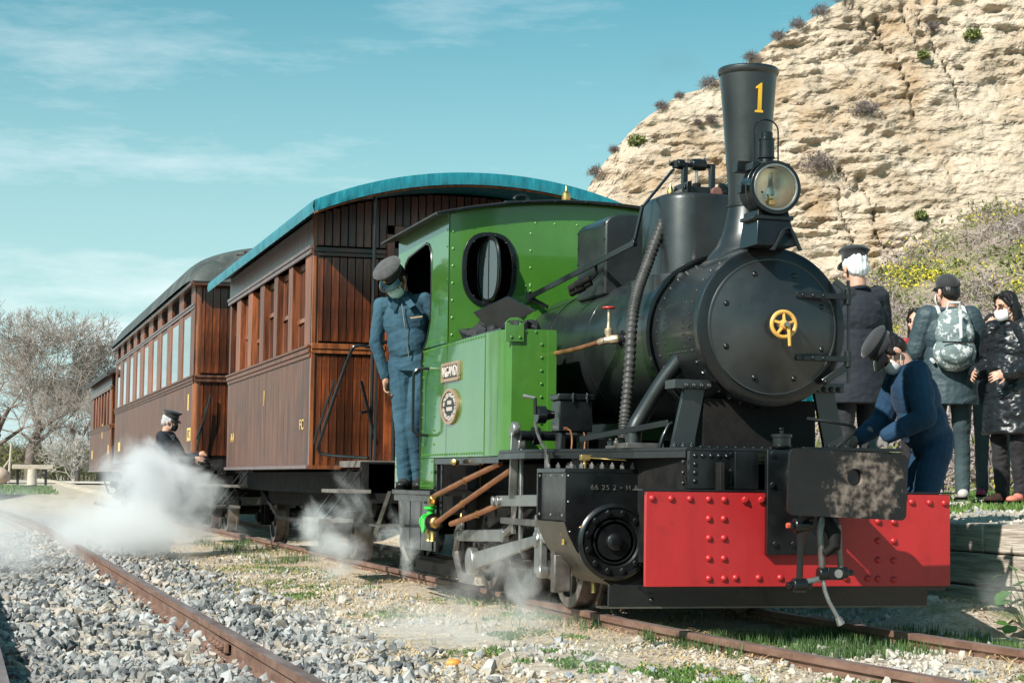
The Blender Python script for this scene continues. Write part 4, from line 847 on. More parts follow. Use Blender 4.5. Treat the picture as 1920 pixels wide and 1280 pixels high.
MB().tube([(-.49, .62, .873), (-.47, .62, .93), (-.44, .62, .99), (-.42, .62, 1.0)], .012, 8).bar((-.75, 1.1, .92), (-.44, .62, 1.0), .012, .03).build('hand_lever', BLACK, L_, .002)
MB().tube(spline([(.22, .1, .87), (.30, .05, .97), (.22, .08, 1.0), (.12, .2, 1.02)], 6), .009, 8).build('brake_hose', BLACK, L_)
# check valve with red wheel and copper feed pipe
cv_ = MB().lathe([(.05, 0), (.05, .015), (.035, .018), (.03, .04)], (-.395, 1.43, 1.474), (-1, 0, 0), 20)
for k in range(8): cv_.bolt((-.41, 1.43+.04*cos(k*.785), 1.474+.04*sin(k*.785)), (-1, 0, 0), .008, .006)
cvo = cv_.build('feed_flange', BLACK, L_)
MB().lathe([(.022, 0), (.026, .01), (.026, .04), (.02, .05), (.02, .08)], (-.43, 1.43, 1.474), (-.75, .35, -.1), 8).lathe([(.02, 0), (.016, .02), (.022, .04), (.022, .06), (.012, .065), (.008, .10)], (-.475, 1.47, 1.47), (0, 0, 1), 12).lathe([(.017, 0), (.022, .02), (.018, .05)], (-.49, 1.49, 1.465), (-.3, .9, -.1), 10).tube([(-.475, 1.47, 1.55), (-.475, 1.47, 1.64)], .008, 8).build('brass_check_valve', mat('dull_brass', (.40, .29, .2), (.62, .48, .34), rough=.45, metal=.7, scale=14), L_, .002)
MB().torus((-.475, 1.47, 1.645), (0, 0, 1), .030, .006, 20, 8).lathe([(.03, 0), (.008, .006)], (-.475, 1.47, 1.64), (0, 0, 1), 12).build('red_hand_wheel', REDV, L_)
MB().tube(spline([(-.50, 1.52, 1.465), (-.53, 1.66, 1.45), (-.56, 1.85, 1.437), (-.60, 2.30, 1.428)], 6), .013, 10).build('feed_pipe', COPPER, L_)
# lubricator on the running plate
lu = MB().bmm((-.735, 1.52, .97), (-.545, 1.66, 1.14)).bmm((-.745, 1.51, 1.14), (-.535, 1.67, 1.175)); lu.bar((-.66, 1.505, 1.12), (-.66, 1.505, 1.18), .015, .012).bar((-.58, 1.505, 1.12), (-.58, 1.505, 1.18), .015, .012)
lu.bmm((-.72, 1.54, .872), (-.69, 1.64, .97)).bmm((-.60, 1.54, .872), (-.57, 1.64, .97)); lu.build('lubricator', BLACK, L_, .008)
MB().lathe([(.045, 0), (.048, .01), (.048, .05), (.03, .06), (.02, .10)], (-.85, 1.57, 1.06), (1, 0, 0), 20).tube([(-.855, 1.57, 1.06), (-.858, 1.57, 1.15)], .01, 8).build('lubricator_drive', BLACK, L_)
MB().tube([(-.858, 1.57, 1.15), (-.92, 1.59, 1.16)], [.007, .013], 8).build('crank_handle', STEEL, L_)
MB().tube([(-.86, 1.56, 1.02), (-.865, 1.5, .96), (-.862, 1.42, .90), (-.86, 1.35, .87), (-.86, 1.32, .77)], .008, 6).lathe([(.016, 0), (.016, .07)], (-.86, 1.32, .77), (0, 0, 1), 8).build('lubricator_rod', GREASE, L_)
for k, (x, y) in enumerate(((-.68, 1.52), (-.60, 1.54), (-.565, 1.6))):
    MB().tube(spline([(x-.02, y, .985), (x+.005, y-.01, .975), (x+.015, y-.01, .93), (x+.012, y-.01, .87)], 5), .0055, 6).lathe([(.01, 0), (.01, .02)], (x-.03, y, .985), (1, 0, 0), 6).build('oil_pipe', COPPER, L_)
# ------------------------------------------------------------------ side tanks
def tank(s):
    # outline in plan (x,y): outer side, rounded front corner, front
    o = [(-.58, 4.10), (-.90, 4.10), (-.90, 2.46)]+[(-.90+.055*(1-cos(t)), 2.46-.34*sin(t)) for t in np.linspace(.15, pi/2, 8)][:-1]+[(-.845, 2.10), (-.62, 2.10), (-.58, 2.10)]
    o = [(s*-x, y) for x, y in o] if s > 0 else o
    if s > 0: o = o[::-1]
    V = []; n = len(o); m = MB(); m.plate(o, 2, .840, 1.565); return m
for s in (-1, 1):
    tk = tank(s).build('side_tank', GREEN, L_, .004, smooth=25)
    r = MB()
    for y in np.arange(2.5, 4.1, .062): r.rivet((s*.90, y, 1.548), (s, 0, 0), .0085, 6); r.rivet((s*.90, y, .862), (s, 0, 0), .0085, 6)
    for z in np.arange(.93, 1.5, .09): r.rivet((s*.90, 4.06, z), (s, 0, 0), .0085, 6); r.rivet((s*.90, 3.72, z), (s, 0, 0), .0085, 6)
    for z in np.arange(.88, 1.55, .075): r.rivet((s*.665, 2.10, z), (0, -1, 0), .010, 6)
    for x in (.7, .76, .82): r.rivet((s*x, 2.10, 1.55), (0, -1, 0), .0085, 6)
    r.build('tank_rivets', GREEN, tk)
    MB().bmm((s*.63 if s < 0 else .58, 2.088, .85), (-.58 if s < 0 else .63, 2.099, 1.56)).build('tank_joint_strip', GREEN, tk); MB().bmm((s*.90 if s > 0 else -.904, 2.468, .845), (s*.904 if s > 0 else -.90, 2.476, 1.56)).build('tank_joint_strip', GREEN, tk)
    lug = MB().plate([(s*.885, 1.49), (s*.775, 1.49), (s*.775, 1.60), (s*.79, 1.622), (s*.82, 1.63), (s*.86, 1.625), (s*.885, 1.60)], 1, 2.085, 2.098, [rrect(min(s*.80, s*.86), 1.585, max(s*.80, s*.86), 1.61, .012)])
    lug.rivet((s*.85, 2.085, 1.515), (0, -1, 0), .010).rivet((s*.80, 2.085, 1.515), (0, -1, 0), .010); lug.build('lifting_lug', GREEN, tk, .002)
    MB().bmm((s*.90, 2.15, .80), (s*.88, 4.1, .838)).bmm((s*.89 if s < 0 else .5, 2.1, .822), (-.5 if s < 0 else .89, 4.1, .838)).build('tank_bearer', BLACK, L_, .002)
# fillers lid standing open above the left tank
MB().add([(-.87, 2.9, 1.72), (-.73, 2.62, 1.80), (-.62, 2.40, 1.70), (-.77, 2.75, 1.58), (-.86, 2.91, 1.725), (-.72, 2.63, 1.805), (-.61, 2.41, 1.705), (-.76, 2.76, 1.585)], [(0, 1, 2, 3), (7, 6, 5, 4), (0, 4, 5, 1), (1, 5, 6, 2), (2, 6, 7, 3), (3, 7, 4, 0)]).build('bunker_flap', BLACK, L_, .004)
MB().bmm((-.88, 2.2, 1.566), (-.60, 3.35, 1.575)).build('tank_top', BLACK, L_)
# name plate and maker's oval
npl = MB().plate(rrect(3.06, 1.325, 3.50, 1.432, .006), 0, -.908, -.901).build('name_plate', mat('plate_black', (.012, .012, .012), rough=.4), L_)
fr_ = MB().plate(rrect(3.055, 1.318, 3.505, 1.438, .008), 0, -.916, -.901, [rrect(3.08, 1.338, 3.48, 1.418, .006)]); fr_.build('plate_frame', mat('bronze_frame', (.6, .36, .22), (.7, .5, .36), rough=.35, metal=.7), npl, .001)
text('ARGANDA', 'plate_lettering', mat('plate_letters', (.75, .66, .6), rough=.4, metal=.3), npl, (-.911, 3.28, 1.377), (rad(90), 0, rad(-90)), .095, .003, 1.0, space=1.0)
ov = MB().plate(circ(3.285, 1.16, .205, 40, .105), 0, -.910, -.901).build('maker_plate', bpy.data.materials['plate_black'], L_)
MB().plate(circ(3.285, 1.16, .213, 48, .113), 0, -.918, -.901, [circ(3.285, 1.16, .190, 48, .094)[::-1]]).build('maker_plate_rim', bpy.data.materials['bronze_frame'], ov)
m_ = MB()
for k in range(26):
    a = 2*pi*k/26
    if k in (0, 13): continue
    y, z = 3.285+.150*cos(a), 1.16+.074*sin(a); h = .011+.003*(k % 3); wv = .008+.003*(k % 2)
    m_.bmm((-.915, y-wv, z-h), (-.909, y-wv+.007, z+h)); m_.bmm((-.915, y+wv-.006, z-h*.8), (-.909, y+wv, z+h*.8)); m_.bmm((-.915, y-wv, z+(h-.005 if k % 2 else -.003)), (-.909, y+wv, z+(h if k % 2 else .003)))
for y0, y1, z in ((3.24, 3.33, 1.185), (3.22, 3.35, 1.145)):
    for y in np.arange(y0, y1, .02): m_.bmm((-.915, y, z-.012), (-.909, y+.008, z+.012))
m_.build('maker_plate_lettering', bpy.data.materials['plate_letters'], ov)
# ------------------------------------------------------------------ cab
ZR = lambda x: 2.495-.09*(x/.9)**2
for s in (-1, 1):
    win = [(4.10, .64), (4.10, 1.50), (4.07, 1.56), (3.96, 1.62), (3.87, 1.74), (3.855, 1.9), (3.85, 2.12), (3.87, 2.20), (3.93, 2.255), (4.02, 2.272), (4.55, 2.235), (4.64, 2.20), (4.69, 2.12), (4.70, 1.95), (4.68, 1.5), (4.62, 1.35), (4.60, 1.1), (4.60, .64)]
    out = [(3.72, .64)]+win+[(4.88, .64), (4.88, 2.405), (3.40, 2.405), (3.40, 1.568), (4.085, 1.568), (4.085, .838), (3.72, .838)]
    c = MB().plate(out, 0, s*.904, s*.895).build('cab_side', GREEN, L_, 0)
    MB().tube([(s*.902, y, z) for y, z in win], .0095, 6, False).build('door_beading', BLACK, c)
    r = MB()
    for z in np.arange(1.66, 2.4, .105): r.rivet((s*.904, 3.43, z), (s, 0, 0), .0075, 6)
    for z in np.arange(.68, 2.3, .11): r.rivet((s*.904, 4.85, z), (s, 0, 0), .0075, 6)
    for z in np.arange(.68, .84, .07): r.rivet((s*.904, 4.06, z), (s, 0, 0), .008, 6); r.rivet((s*.904, 3.76, z), (s, 0, 0), .008, 6)
    for y in np.arange(3.78, 4.08, .06): r.rivet((s*.904, y, .66), (s, 0, 0), .008, 6)
    for y in np.arange(3.45, 3.9, .06): r.rivet((s*.904, y, 1.60), (s, 0, 0), .007, 6)
    r.build('cab_rivets', GREEN, c)
    MB().tube([(s*.90, 3.90, 1.43), (s*.97, 3.915, 1.43), (s*.997, 3.92, 1.40), (s*1.0, 3.92, 1.36), (s*1.0, 3.92, 1.06), (s*.997, 3.92, 1.02), (s*.97, 3.915, .995), (s*.90, 3.90, .99)], .010, 8).build('grab_rail', BLACK, L_)
# handrail hoop that stands before the doorway
front = [(-.90, .842), (-.90, 2.405)]+[(x, ZR(x)) for x in np.linspace(-.86, .86, 20)]+[(.90, 2.405), (.90, .842)]
def oval(cx_, cz_, a, b, n=36, p=2.6):
    return [(cx_+a*math.copysign(abs(cos(t))**(2/p), cos(t)), cz_+b*math.copysign(abs(sin(t))**(2/p), sin(t))) for t in [2*pi*k/n for k in range(n)]]
WX, WZ = -.635, 2.045
MB().plate(front, 1, 3.40, 3.408, [oval(WX, WZ, .155, .215)[::-1], oval(-WX, WZ, .155, .215)[::-1]]).build('cab_front', GREEN, L_)
cf = bpy.data.objects['cab_front']
for s in (-1, 1):
    wr = MB().plate(oval(s*.635, WZ, .182, .238), 1, 3.385, 3.399, [oval(s*.635, WZ, .152, .212)[::-1]])
    for k in range(14): a = 2*pi*k/14; wr.rivet((s*.635+.166*cos(a), 3.385, WZ+.222*sin(a)), (0, -1, 0), .007, 6)
    wr = wr.build('spectacle_frame', BLACK, L_, .002)
    # glass on a vertical pivot, turned open
    c, sn = cos(rad(78)), sin(rad(78))
    def piv(q, t): return (s*.635+q[0]*c+t*sn, 3.40-q[0]*sn+t*c, WZ+q[1])
    op = oval(0, 0, .14, .20); g = MB(); n = len(op); g.add([piv(q, -.003) for q in op]+[piv(q, .003) for q in op], [tuple(range(n))[::-1], tuple(range(n, 2*n))]+[(k, (k+1) % n, n+(k+1) % n, n+k) for k in range(n)])
    g.build('spectacle_glass', mat('sky_reflecting_glass', (.25, .33, .35), rough=.04, metal=.6, coat=1, coat_rough=.02), wr); MB().tube([piv(q, 0) for q in op]+[piv(op[0], 0)], .013, 8).tube([(s*.635, 3.395, WZ-.24), (s*.635, 3.395, WZ+.24)], .007, 6).build('pivot_frame', BLACK, wr)
r = MB()
for z in np.arange(1.62, 2.4, .11): r.rivet((-.875, 3.40, z), (0, -1, 0), .008, 6); r.rivet((.875, 3.40, z), (0, -1, 0), .008, 6)
for z in np.arange(1.85, 2.36, .11): r.rivet((-.36, 3.40, z), (0, -1, 0), .007, 6)
for x in (-.33, -.2, -.05, .1, .25): r.rivet((x, 3.40, 2.36), (0, -1, 0), .006, 6)
for k in range(14): a = rad(100+k*6); r.rivet((.432*cos(a), 3.40, BC+.432*sin(a)), (0, -1, 0), .010, 6)
for x, z in ((-.39, 1.95), (-.36, 1.95), (-.39, 1.92), (-.36, 1.92), (-.41, 1.84)): r.rivet((x, 3.40, z), (0, -1, 0), .006, 6)
r.build('cab_front_rivets', mat('pale_green_rivet', (.25, .45, .15), rough=.4), cf)
MB().lathe([(.413, 0), (.45, .0), (.45, -.02), (.413, -.02)], (0, 3.399, BC), (0, 1, 0), 64, False).build('boiler_collar', GREEN, cf)
MB().plate(front, 1, 4.86, 4.868).build('cab_dark_sheet', INSIDE, L_)  # full black rear sheet, added to keep the cab interior dark
MB().bmm((-.89, 3.42, .60), (.89, 4.88, .632)).build('cab_floor', SOOT, L_)
MB().bmm((-.35, 3.41, .64), (.35, 3.9, 1.9)).build('backhead', SOOT, L_)
MB().tube([(-.6, 3.6, .64), (-.62, 3.62, 1.2), (-.6, 3.6, 1.9)], .02, 8).torus((-.4, 3.95, 1.7), (0, 1, 0), .07, .008, 20, 6).build('cab_fittings', BRASS, L_)
# roof
rf = MB(); xs = np.linspace(-1.0, 1.0, 33); V = []
for y in (3.345, 5.05):
    for x in xs: V.append((x, y, 2.515-.10*(x/.9)**2))
    for x in xs: V.append((x, y, 2.503-.10*(x/.9)**2))
n = len(xs); F = []
for k in range(n-1): F += [(k, k+1, 2*n+k+1, 2*n+k), (n+k, 3*n+k, 3*n+k+1, n+k+1), (k, n+k, n+k+1, k+1), (2*n+k, 2*n+k+1, 3*n+k+1, 3*n+k)]
F += [(0, 2*n, 3*n, n), (n-1, 2*n-1, 4*n-1, 3*n-1)]
rf.add(V, F); rfo = rf.build('cab_roof', DROOF, L_)
e = MB()
for y in (3.337, ): e.tube([(x, y, 2.501-.10*(x/.9)**2) for x in xs], .010, 6)
for k in range(9): x = -.85+k*.21; e.rivet((x, 3.327, 2.500-.10*(x/.9)**2), (0, -1, 0), .006, 6)
e.build('roof_edge_angle', BLACK, rfo)
MB().bmm((-.50, 3.5, 2.49), (-.28, 3.7, 2.512)).tube(spline([(-.33, 3.6, 2.50), (-.33, 3.6, 2.54), (-.35, 3.6, 2.56), (-.40, 3.6, 2.555), (-.42, 3.6, 2.535)], 5), .014, 8).build('roof_hook', BLACK, rfo)
MB().lathe([(.022, 0), (.026, .01), (.02, .03), (.014, .045), (.03, .05), (.03, .055), (.012, .058), (.026, .062), (.031, .08), (.028, .115), (.012, .13), (.008, .14), (.006, .165), (.002, .17)], (.0, 3.80, 2.51), (0, 0, 1), 20).build('brass_whistle_finial', BRASS, rfo)
# footplate steps and under-cab boxes on both sides
for s in (-1, 1):
    bxs = MB().bmm((s*.89-.012, 3.74, .24), (s*.89+.012, 4.70, .585)).build('under_cab_panel', BLACK, L_, .002)
    g = MB()
    for y in (4.06, 4.38): g.bmm((s*.903-.002, y, .25), (s*.903+.002, y+.012, .58))
    g.build('panel_battens', BLACK, bxs)
    MB().bmm((s*.86, 3.70, .60), (s*.93, 4.85, .632)).bmm((s*.905-.01, 3.72, .555), (s*.905+.01, 4.85, .60)).build('valance', BLACK, L_, .003)
    MB().bmm((s*.92, 4.45, .375), (s*1.10, 4.80, .39)).build('foot_step', SHEET, L_, .002)
    MB().bmm((s*.80-.01, 3.25, .085), (s*.80+.01, 4.60, .19)).bmm((s*.84-.03, 3.25, .075), (s*.84+.0, 4.60, .085)).build('rail_guard_plate', SOOT, L_, .002)
    for y in (3.3, 4.4): MB().bmm((s*.79-.01, y, .15), (s*.79+.01, y+.06, .62)).build('guard_hanger', SOOT, L_)
    m_ = MB().bmm((s*.885-.01, 3.66, .24), (s*.885+.01, 3.72, .80)).bmm((s*.87, 3.58, .40), (s*.88, 3.62, .80))
    for z in (.32, .45, .55, .65, .75): m_.bolt((s*.895, 3.69, z), (s, 0, 0), .012, .008)
    m_.build('bracket_post', BLACK, L_, .002)
    MB().bmm((s*.62, 2.12, .30), (s*.60, 3.7, .80)).bmm((s*.60, 2.6, .63), (s*.66, 3.7, .64)).build('frame_panel', SOOT, L_)
    m_ = MB()
    for y, z in ((1.55, .78), (1.5, .68), (1.58, .60), (1.5, .5)): m_.bolt((s*.60, y, z), (s, 0, 0), .02, .014)
    m_.bmm((s*.59-.01, 1.42, .30), (s*.59+.01, 1.72, .85)); m_.build('motion_bracket', BLACK, L_, .002)
# injector and pipes (left)
inj = MB().lathe([(.055, 0), (.055, .015), (.03, .017), (.03, .06), (.045, .07), (.045, .12), (.03, .125), (.03, .15)], (-.93, 3.76, .43), (0, -1, 0), 20).lathe([(.045, 0), (.045, .018), (.026, .02), (.026, .08)], (-.93, 3.66, .53), (0, 0, -1), 18)
inj.lathe([(.05, 0), (.05, .015), (.03, .016), (.03, .05)], (-.985, 3.66, .41), (1, 0, 0), 18); ij = inj.build('injector', VALVEG, L_, .002)
MB().lathe([(.058, 0), (.058, .03)], (-.93, 3.60, .43), (0, -1, 0), 20).lathe([(.05, 0), (.05, .015)], (-.93, 3.66, .548), (0, 0, 1), 18).build('injector_flange', BLACK, ij)
MB().lathe([(.02, 0), (.02, .06), (.024, .07)], (-.93, 3.70, .38), (0, 0, -1), 10).lathe([(.018, 0), (.018, .06), (.022, .07)], (-.93, 3.60, .38), (0, 0, -1), 10).build('overflow_pipe', BRASS, ij)
MB().lathe([(.03, 0), (.038, .01), (.038, .05), (.028, .06)], (-.93, 3.57, .43), (0, -1, 0), 8).lathe([(.028, 0), (.034, .01), (.034, .04), (.024, .07)], (-.93, 3.63, .55), (.0, -.8, .6), 8).build('union_nut', BRASS, ij, .003)
for a, b, c_ in (((-.93, 3.55, .60), (-.90, 2.9, .70), (-.86, 2.25, .80)), ((-.93, 3.50, .43), (-.90, 2.95, .56), (-.84, 2.1, .76)), ((-.91, 3.2, .43), (-.86, 2.75, .50), (-.80, 2.2, .60))):
    MB().tube(spline([a, b, c_], 6), .017, 10).build('copper_feed_pipe', COPPER, L_)
    mid = Vector(b); MB().lathe([(.022, -.015), (.022, .015)], mid, Vector(c_)-Vector(a), 6).build('pipe_union', BRASS, L_)
MB().lathe([(.015, 0), (.02, .01), (.02, .05), (.012, .055)], (-.92, 3.02, .81), (-.6, -.6, 0), 8).build('drain_valve', BRASS, L_)
# coal heaped between tank and cab
cl = MB(); 
V = IV.copy(); lumps = [MB().add([tuple(p) for p in (IV*np.random.uniform(.65, 1.2, (12, 1)))], [tuple(int(i) for i in t) for t in IF]).mesh('coal_lump', COALM, 20) for _ in range(5)]
where = [(-.80, 3.20, 1.60), (-.78, 3.02, 1.61), (-.74, 3.10, 1.62), (-.72, 2.85, 1.60), (-.78, 2.75, 1.60), (-.70, 2.65, 1.61), (-.67, 2.5, 1.60), (-.74, 2.45, 1.60), (-.66, 2.35, 1.60), (-.72, 2.28, 1.59), (-.64, 2.95, 1.60), (-.63, 2.7, 1.6), (-.82, 2.9, 1.6)]
for i, p in enumerate(where):
    o = link(lumps[i % 5], 'coal_lump', None, loc=p, rot=(i, i*2, i*.7)); o.scale = (.085, .085, .06) if i < 3 else (.06, .055, .045)
    tag(o, 'lump of black coal in the row heaped on the green side tank', 'coal', 'coal lumps heaped on the side tank')

# ------------------------------------------------------------------ coaches
plank_cache = {}
def plank(w, h, m):
    k = (round(w, 3), round(h, 2), m.name)
    if k not in plank_cache:
        w2 = w/2-.0022
        plank_cache[k] = MB().plate([(-w2, 0), (-w2, -h/2*0)], 0, 0, 1) if False else MB().add([(-w2, 0, 0), (w2, 0, 0), (w2, 0, h), (-w2, 0, h), (-w2+.003, -.006, 0), (w2-.003, -.006, 0), (w2-.003, -.006, h), (-w2+.003, -.006, h)], [(4, 5, 6, 7), (0, 4, 7, 3), (5, 1, 2, 6), (7, 6, 2, 3), (0, 1, 5, 4)]).mesh('plank', m, 0)
    return plank_cache[k]
def coach(y0, y1, label, zb, zs, zw, ze, zap, wins, pw, roofmat, roof_y, X=1.2, door=True, dome=False, louvre=False, xe=1.35, frieze=True, see=False, zlo=None, drop=True, detail=True):
    """y0..y1 body ends, zb floor line, zs sill, zw window head, ze eave, zap roof apex, wins list of (ya,yb), pw plank width"""
    T = thing('railway_coach', label, 'railway coach', (0, (y0+y1)/2, 0), 'wooden coaches behind the locomotive')
    zr = lambda x: ze+(zap-ze)*(1-(abs(x)/xe)**2.1)
    # sides
    for s in (-1, 1):
        xo = s*X; xi = s*(X-.03)
        a, b = sorted((xo, xi))
        MB().bmm((a, y0+.03, zb+.03), (b, y1-.03, zs-.035)).build('side_panel', W_SIDE, T)
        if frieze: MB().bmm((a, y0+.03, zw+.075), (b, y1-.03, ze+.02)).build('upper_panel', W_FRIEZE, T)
        m = MB().bmm((min(xo, xo+s*.022), y0, zs-.035), (max(xo, xo+s*.022), y1, zs+.005)).bmm((min(xo, xo+s*.034), y0, zs+.006), (max(xo, xo+s*.034), y1, zs+.028)).bmm((min(xo, xo+s*.012), y0, zs-.07), (max(xo, xo+s*.012), y1, zs-.036))
        m.build('waist_moulding', W_FRAME if not louvre else W_SIDE, T, .004)
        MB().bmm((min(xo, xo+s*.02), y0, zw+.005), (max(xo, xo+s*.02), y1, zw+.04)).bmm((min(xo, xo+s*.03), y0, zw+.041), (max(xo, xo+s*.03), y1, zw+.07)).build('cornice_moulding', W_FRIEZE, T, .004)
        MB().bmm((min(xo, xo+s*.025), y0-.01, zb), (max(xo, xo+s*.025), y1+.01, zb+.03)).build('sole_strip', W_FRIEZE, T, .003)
        # pillars between windows
        edges = [y0+.0]+[e for w in wins for e in w]+[y1-.0]
        for i in range(0, len(edges), 2):
            ya, yb = edges[i], edges[i+1]
            if yb-ya > .02:
                MB().bmm((min(xo+s*(.008 if louvre else 0), xi-s*.03), ya, zs+.03), (max(xo+s*(.008 if louvre else 0), xi-s*.03), yb, zw+.004 if not louvre else ze)).build('pillar', W_FRAME, T, .004)
        for i, (ya, yb) in enumerate(wins):
            xf = s*(X-.055) if not louvre else s*(X+.001)
            fb = .03 if louvre else .05; pr = .003 if louvre else .012
            f = MB().plate([(ya, zs+.0), (yb, zs+.0), (yb, zw), (ya, zw)], 0, *sorted((xf, xf-s*.03)), holes=[[(ya+fb, zs+.05), (ya+fb, zw-.05), (yb-fb, zw-.05), (yb-fb, zs+.05)]])
            fo = f.build('window_frame', W_FRAME, T, .003)
            MB().bmm((min(xf-s*pr, xf-s*(pr+.004)), ya+fb, zs+.05), (max(xf-s*pr, xf-s*(pr+.004)), yb-fb, zw-.05)).build('pane', GLASS, fo)
            if drop:
                zm = zs+(zw-zs)*(.34+.12*((i*7) % 3)); MB().bmm((min(xf, xf+s*.01), ya+.03, zm), (max(xf, xf+s*.01), yb-.03, zm+.035)).build('sash_rail', W_TRIM, fo)
                MB().bmm((min(xf-s*.03, xf-s*.02), ya+.05, zm), (max(xf-s*.03, xf-s*.02), yb-.05, zw-.05)).build('blind', W_END, fo)
            if louvre:
                xf = s*(X-.02); l = MB()
                for k in range(5): z = zw+.10+k*.035; l.bar((xf, ya+.02, z), (xf, yb-.02, z), .035, .008, (s*.6, 0, .8))
                l.build('louvre', SOOT, T)
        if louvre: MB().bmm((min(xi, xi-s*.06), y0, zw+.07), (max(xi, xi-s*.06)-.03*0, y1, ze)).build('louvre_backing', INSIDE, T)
    # end wall facing the camera, each board a piece
    yy = y0
    frame = MB()
    xl = -X
    if door:
        arc = [(x, zr(abs(x))-.02) for x in np.linspace(X-.02, -X+.02, 15)]
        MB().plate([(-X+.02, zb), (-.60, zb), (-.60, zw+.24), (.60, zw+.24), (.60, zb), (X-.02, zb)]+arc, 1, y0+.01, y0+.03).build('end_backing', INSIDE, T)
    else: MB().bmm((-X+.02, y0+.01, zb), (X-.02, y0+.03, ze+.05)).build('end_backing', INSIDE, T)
    bands = [(zb+.03, zs-.05), (zs+.06, zw-.02 if door else ze), (zw+.075, None)] if door else [(zb+.03, zs-.05), (zs+.06, None)]
    nb = int((X-.03)*2/pw)
    for k in range(nb):
        x = -X+.03+pw*(k+.5)
        for j, (za, zt) in enumerate(bands):
            if zt is None: zt = zr(min(abs(x)+pw/2, xe))-.03
            if door and abs(x) < .555:
                if j < 2: continue
                za = zw+.26
            if zt-za < .05: continue
            link(plank(pw, zt-za, W_END), 'plank', T, loc=(x, y0+.008, za))
    for s in (-1, 1):
        c = MB()
        if dome: c.tube([(s*(X-.045), y0+.045, zb), (s*(X-.045), y0+.045, ze)], .055, 16)
        else: c.bmm((min(s*X, s*(X-.035)), y0-.012, zb), (max(s*X, s*(X-.035)), y0+.035, zr(X)-.03))
        c.build('corner_post', W_TRIM, T, .006 if not dome else 0)
        if door:
            xa, xb = sorted((s*(X+.0), s*.60))
            MB().bmm((xa, y0-.018, zs-.04), (xb, y0-.001, zs-.004)).bmm((xa, y0-.028, zs-.003), (xb, y0-.001, zs+.04)).build('waist_rail', W_TRIM, T, .004)
            MB().bmm((xa, y0-.016, zw-.012), (xb, y0-.001, zw+.02)).bmm((xa, y0-.024, zw+.021), (xb, y0-.001, zw+.06)).build('upper_rail', W_END, T, .004)
            MB().bmm((xa, y0-.015, zb), (xb, y0-.001, zb+.03)).build('sill_strip', W_TRIM, T)
        else:
            xa, xb = sorted((s*X, 0)); MB().bmm((xa, y0-.03, zs-.05), (xb, y0-.001, zs+.0)).bmm((xa, y0-.045, zs+.001), (xb, y0-.001, zs+.03)).build('waist_rail', W_SIDE, T, .006)
    if door:
        d = MB().bmm((-.60, y0-.02, zb), (-.53, y0+.06, zw+.26)).bmm((.53, y0-.02, zb), (.60, y0+.06, zw+.26)).bmm((-.60, y0-.02, zw+.18), (.60, y0+.06, zw+.26)).build('door_frame', W_END, T, .006)
        MB().bmm((-.53, y0+.05, zb), (.53, y0+.08, zs)).bmm((-.53, y0+.05, zs), (-.42, y0+.08, zw+.18)).bmm((.42, y0+.05, zs), (.53, y0+.08, zw+.18)).bmm((-.53, y0+.05, zw+.08), (.53, y0+.08, zw+.18)).build('door', W_END, T, .003)
        MB().bmm((-.42, y0+.06, zs), (.42, y0+.065, zw+.08)).build('door_pane', GLASS, T)
    # hollow body: floor, rear end, dark lining
    MB().bmm((-X+.04, y0+.04, zb), (X-.04, y1-.04, zb+.04)).build('floor', SOOT, T)
    MB().bmm((-X+.0, y1-.03, zb), (X-.0, y1, ze+.02)).build('rear_end', W_END, T)
    if not see: MB().bmm((-X+.30, y0+.3, zb), (X-.30, y1-.3, zw+.3)).build('dark_interior_fill', INSIDE, T)  # black block added so the interior reads dark behind the windows
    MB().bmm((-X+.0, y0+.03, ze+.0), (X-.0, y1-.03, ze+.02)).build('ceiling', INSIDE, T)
    # roof
    ra, rb = roof_y; xs = [xe*math.sin(t)/math.sin(1.35) for t in np.linspace(-1.35, 1.35, 29)] if not dome else [xe*math.sin(t)/math.sin(1.5) for t in np.linspace(-1.5, 1.5, 47)]
    if not dome:
        V = []; n = len(xs); ys = list(np.linspace(ra, rb, 14))
        for y in ys: V += [(x, y, zr(x)+.012) for x in xs]
        F = [(i*n+k, i*n+k+1, (i+1)*n+k+1, (i+1)*n+k) for i in range(len(ys)-1) for k in range(n-1)]
        m0 = len(V); V += [(x, y, zr(x)-.012) for y in ys for x in xs]; F += [(m0+a, m0+d_, m0+c_, m0+b) for a, b, c_, d_ in F[:]]
        MB().add(V, F).build('roof', roofmat, T, smooth=60)
        # turned-down hem of the roof cloth
        V = []; nn = 140
        xh = [xe*math.sin(t)/math.sin(1.35) for t in np.linspace(-1.35, 1.35, nn)]
        for x in xh:
            wv = .005*math.sin(x*60+4*math.sin(x*9))*(.4+.6*math.sin(x*5+1)**2)+.002*math.sin(x*140)
            V += [(x, ra-.004, zr(x)+.016), (x, ra-.012+wv, zr(x)-.035), (x, ra-.008-wv, zr(x)-.078)]
        MB().add(V, [(3*k+j, 3*k+3+j, 3*k+4+j, 3*k+1+j) for k in range(nn-1) for j in (0, 1)]).build('roof_hem', roofmat, T, smooth=80)
        for s in (-1, 1):
            V = []; ny = int((rb-ra)/.05)
            for k in range(ny+1):
                y = ra+(rb-ra)*k/ny; wv = .005*math.sin(y*70+2*math.sin(y*11))
                V += [(s*(xe+.002), y, zr(xe)+.016), (s*(xe+.010+wv), y, zr(xe)-.035), (s*(xe+.004-wv), y, zr(xe)-.078)]
            MB().add(V, [(3*k+j, 3*k+3+j, 3*k+4+j, 3*k+1+j) for k in range(ny) for j in (0, 1)]).build('roof_hem', roofmat, T, smooth=80)
        g = MB().bmm((-xe+.03, ra+.01, ze-.06), (xe-.03, ra+.02, ze-.05)) if False else MB().tube([(x, ra+.015, zr(x)-.085) for x in xs], .009, 5)
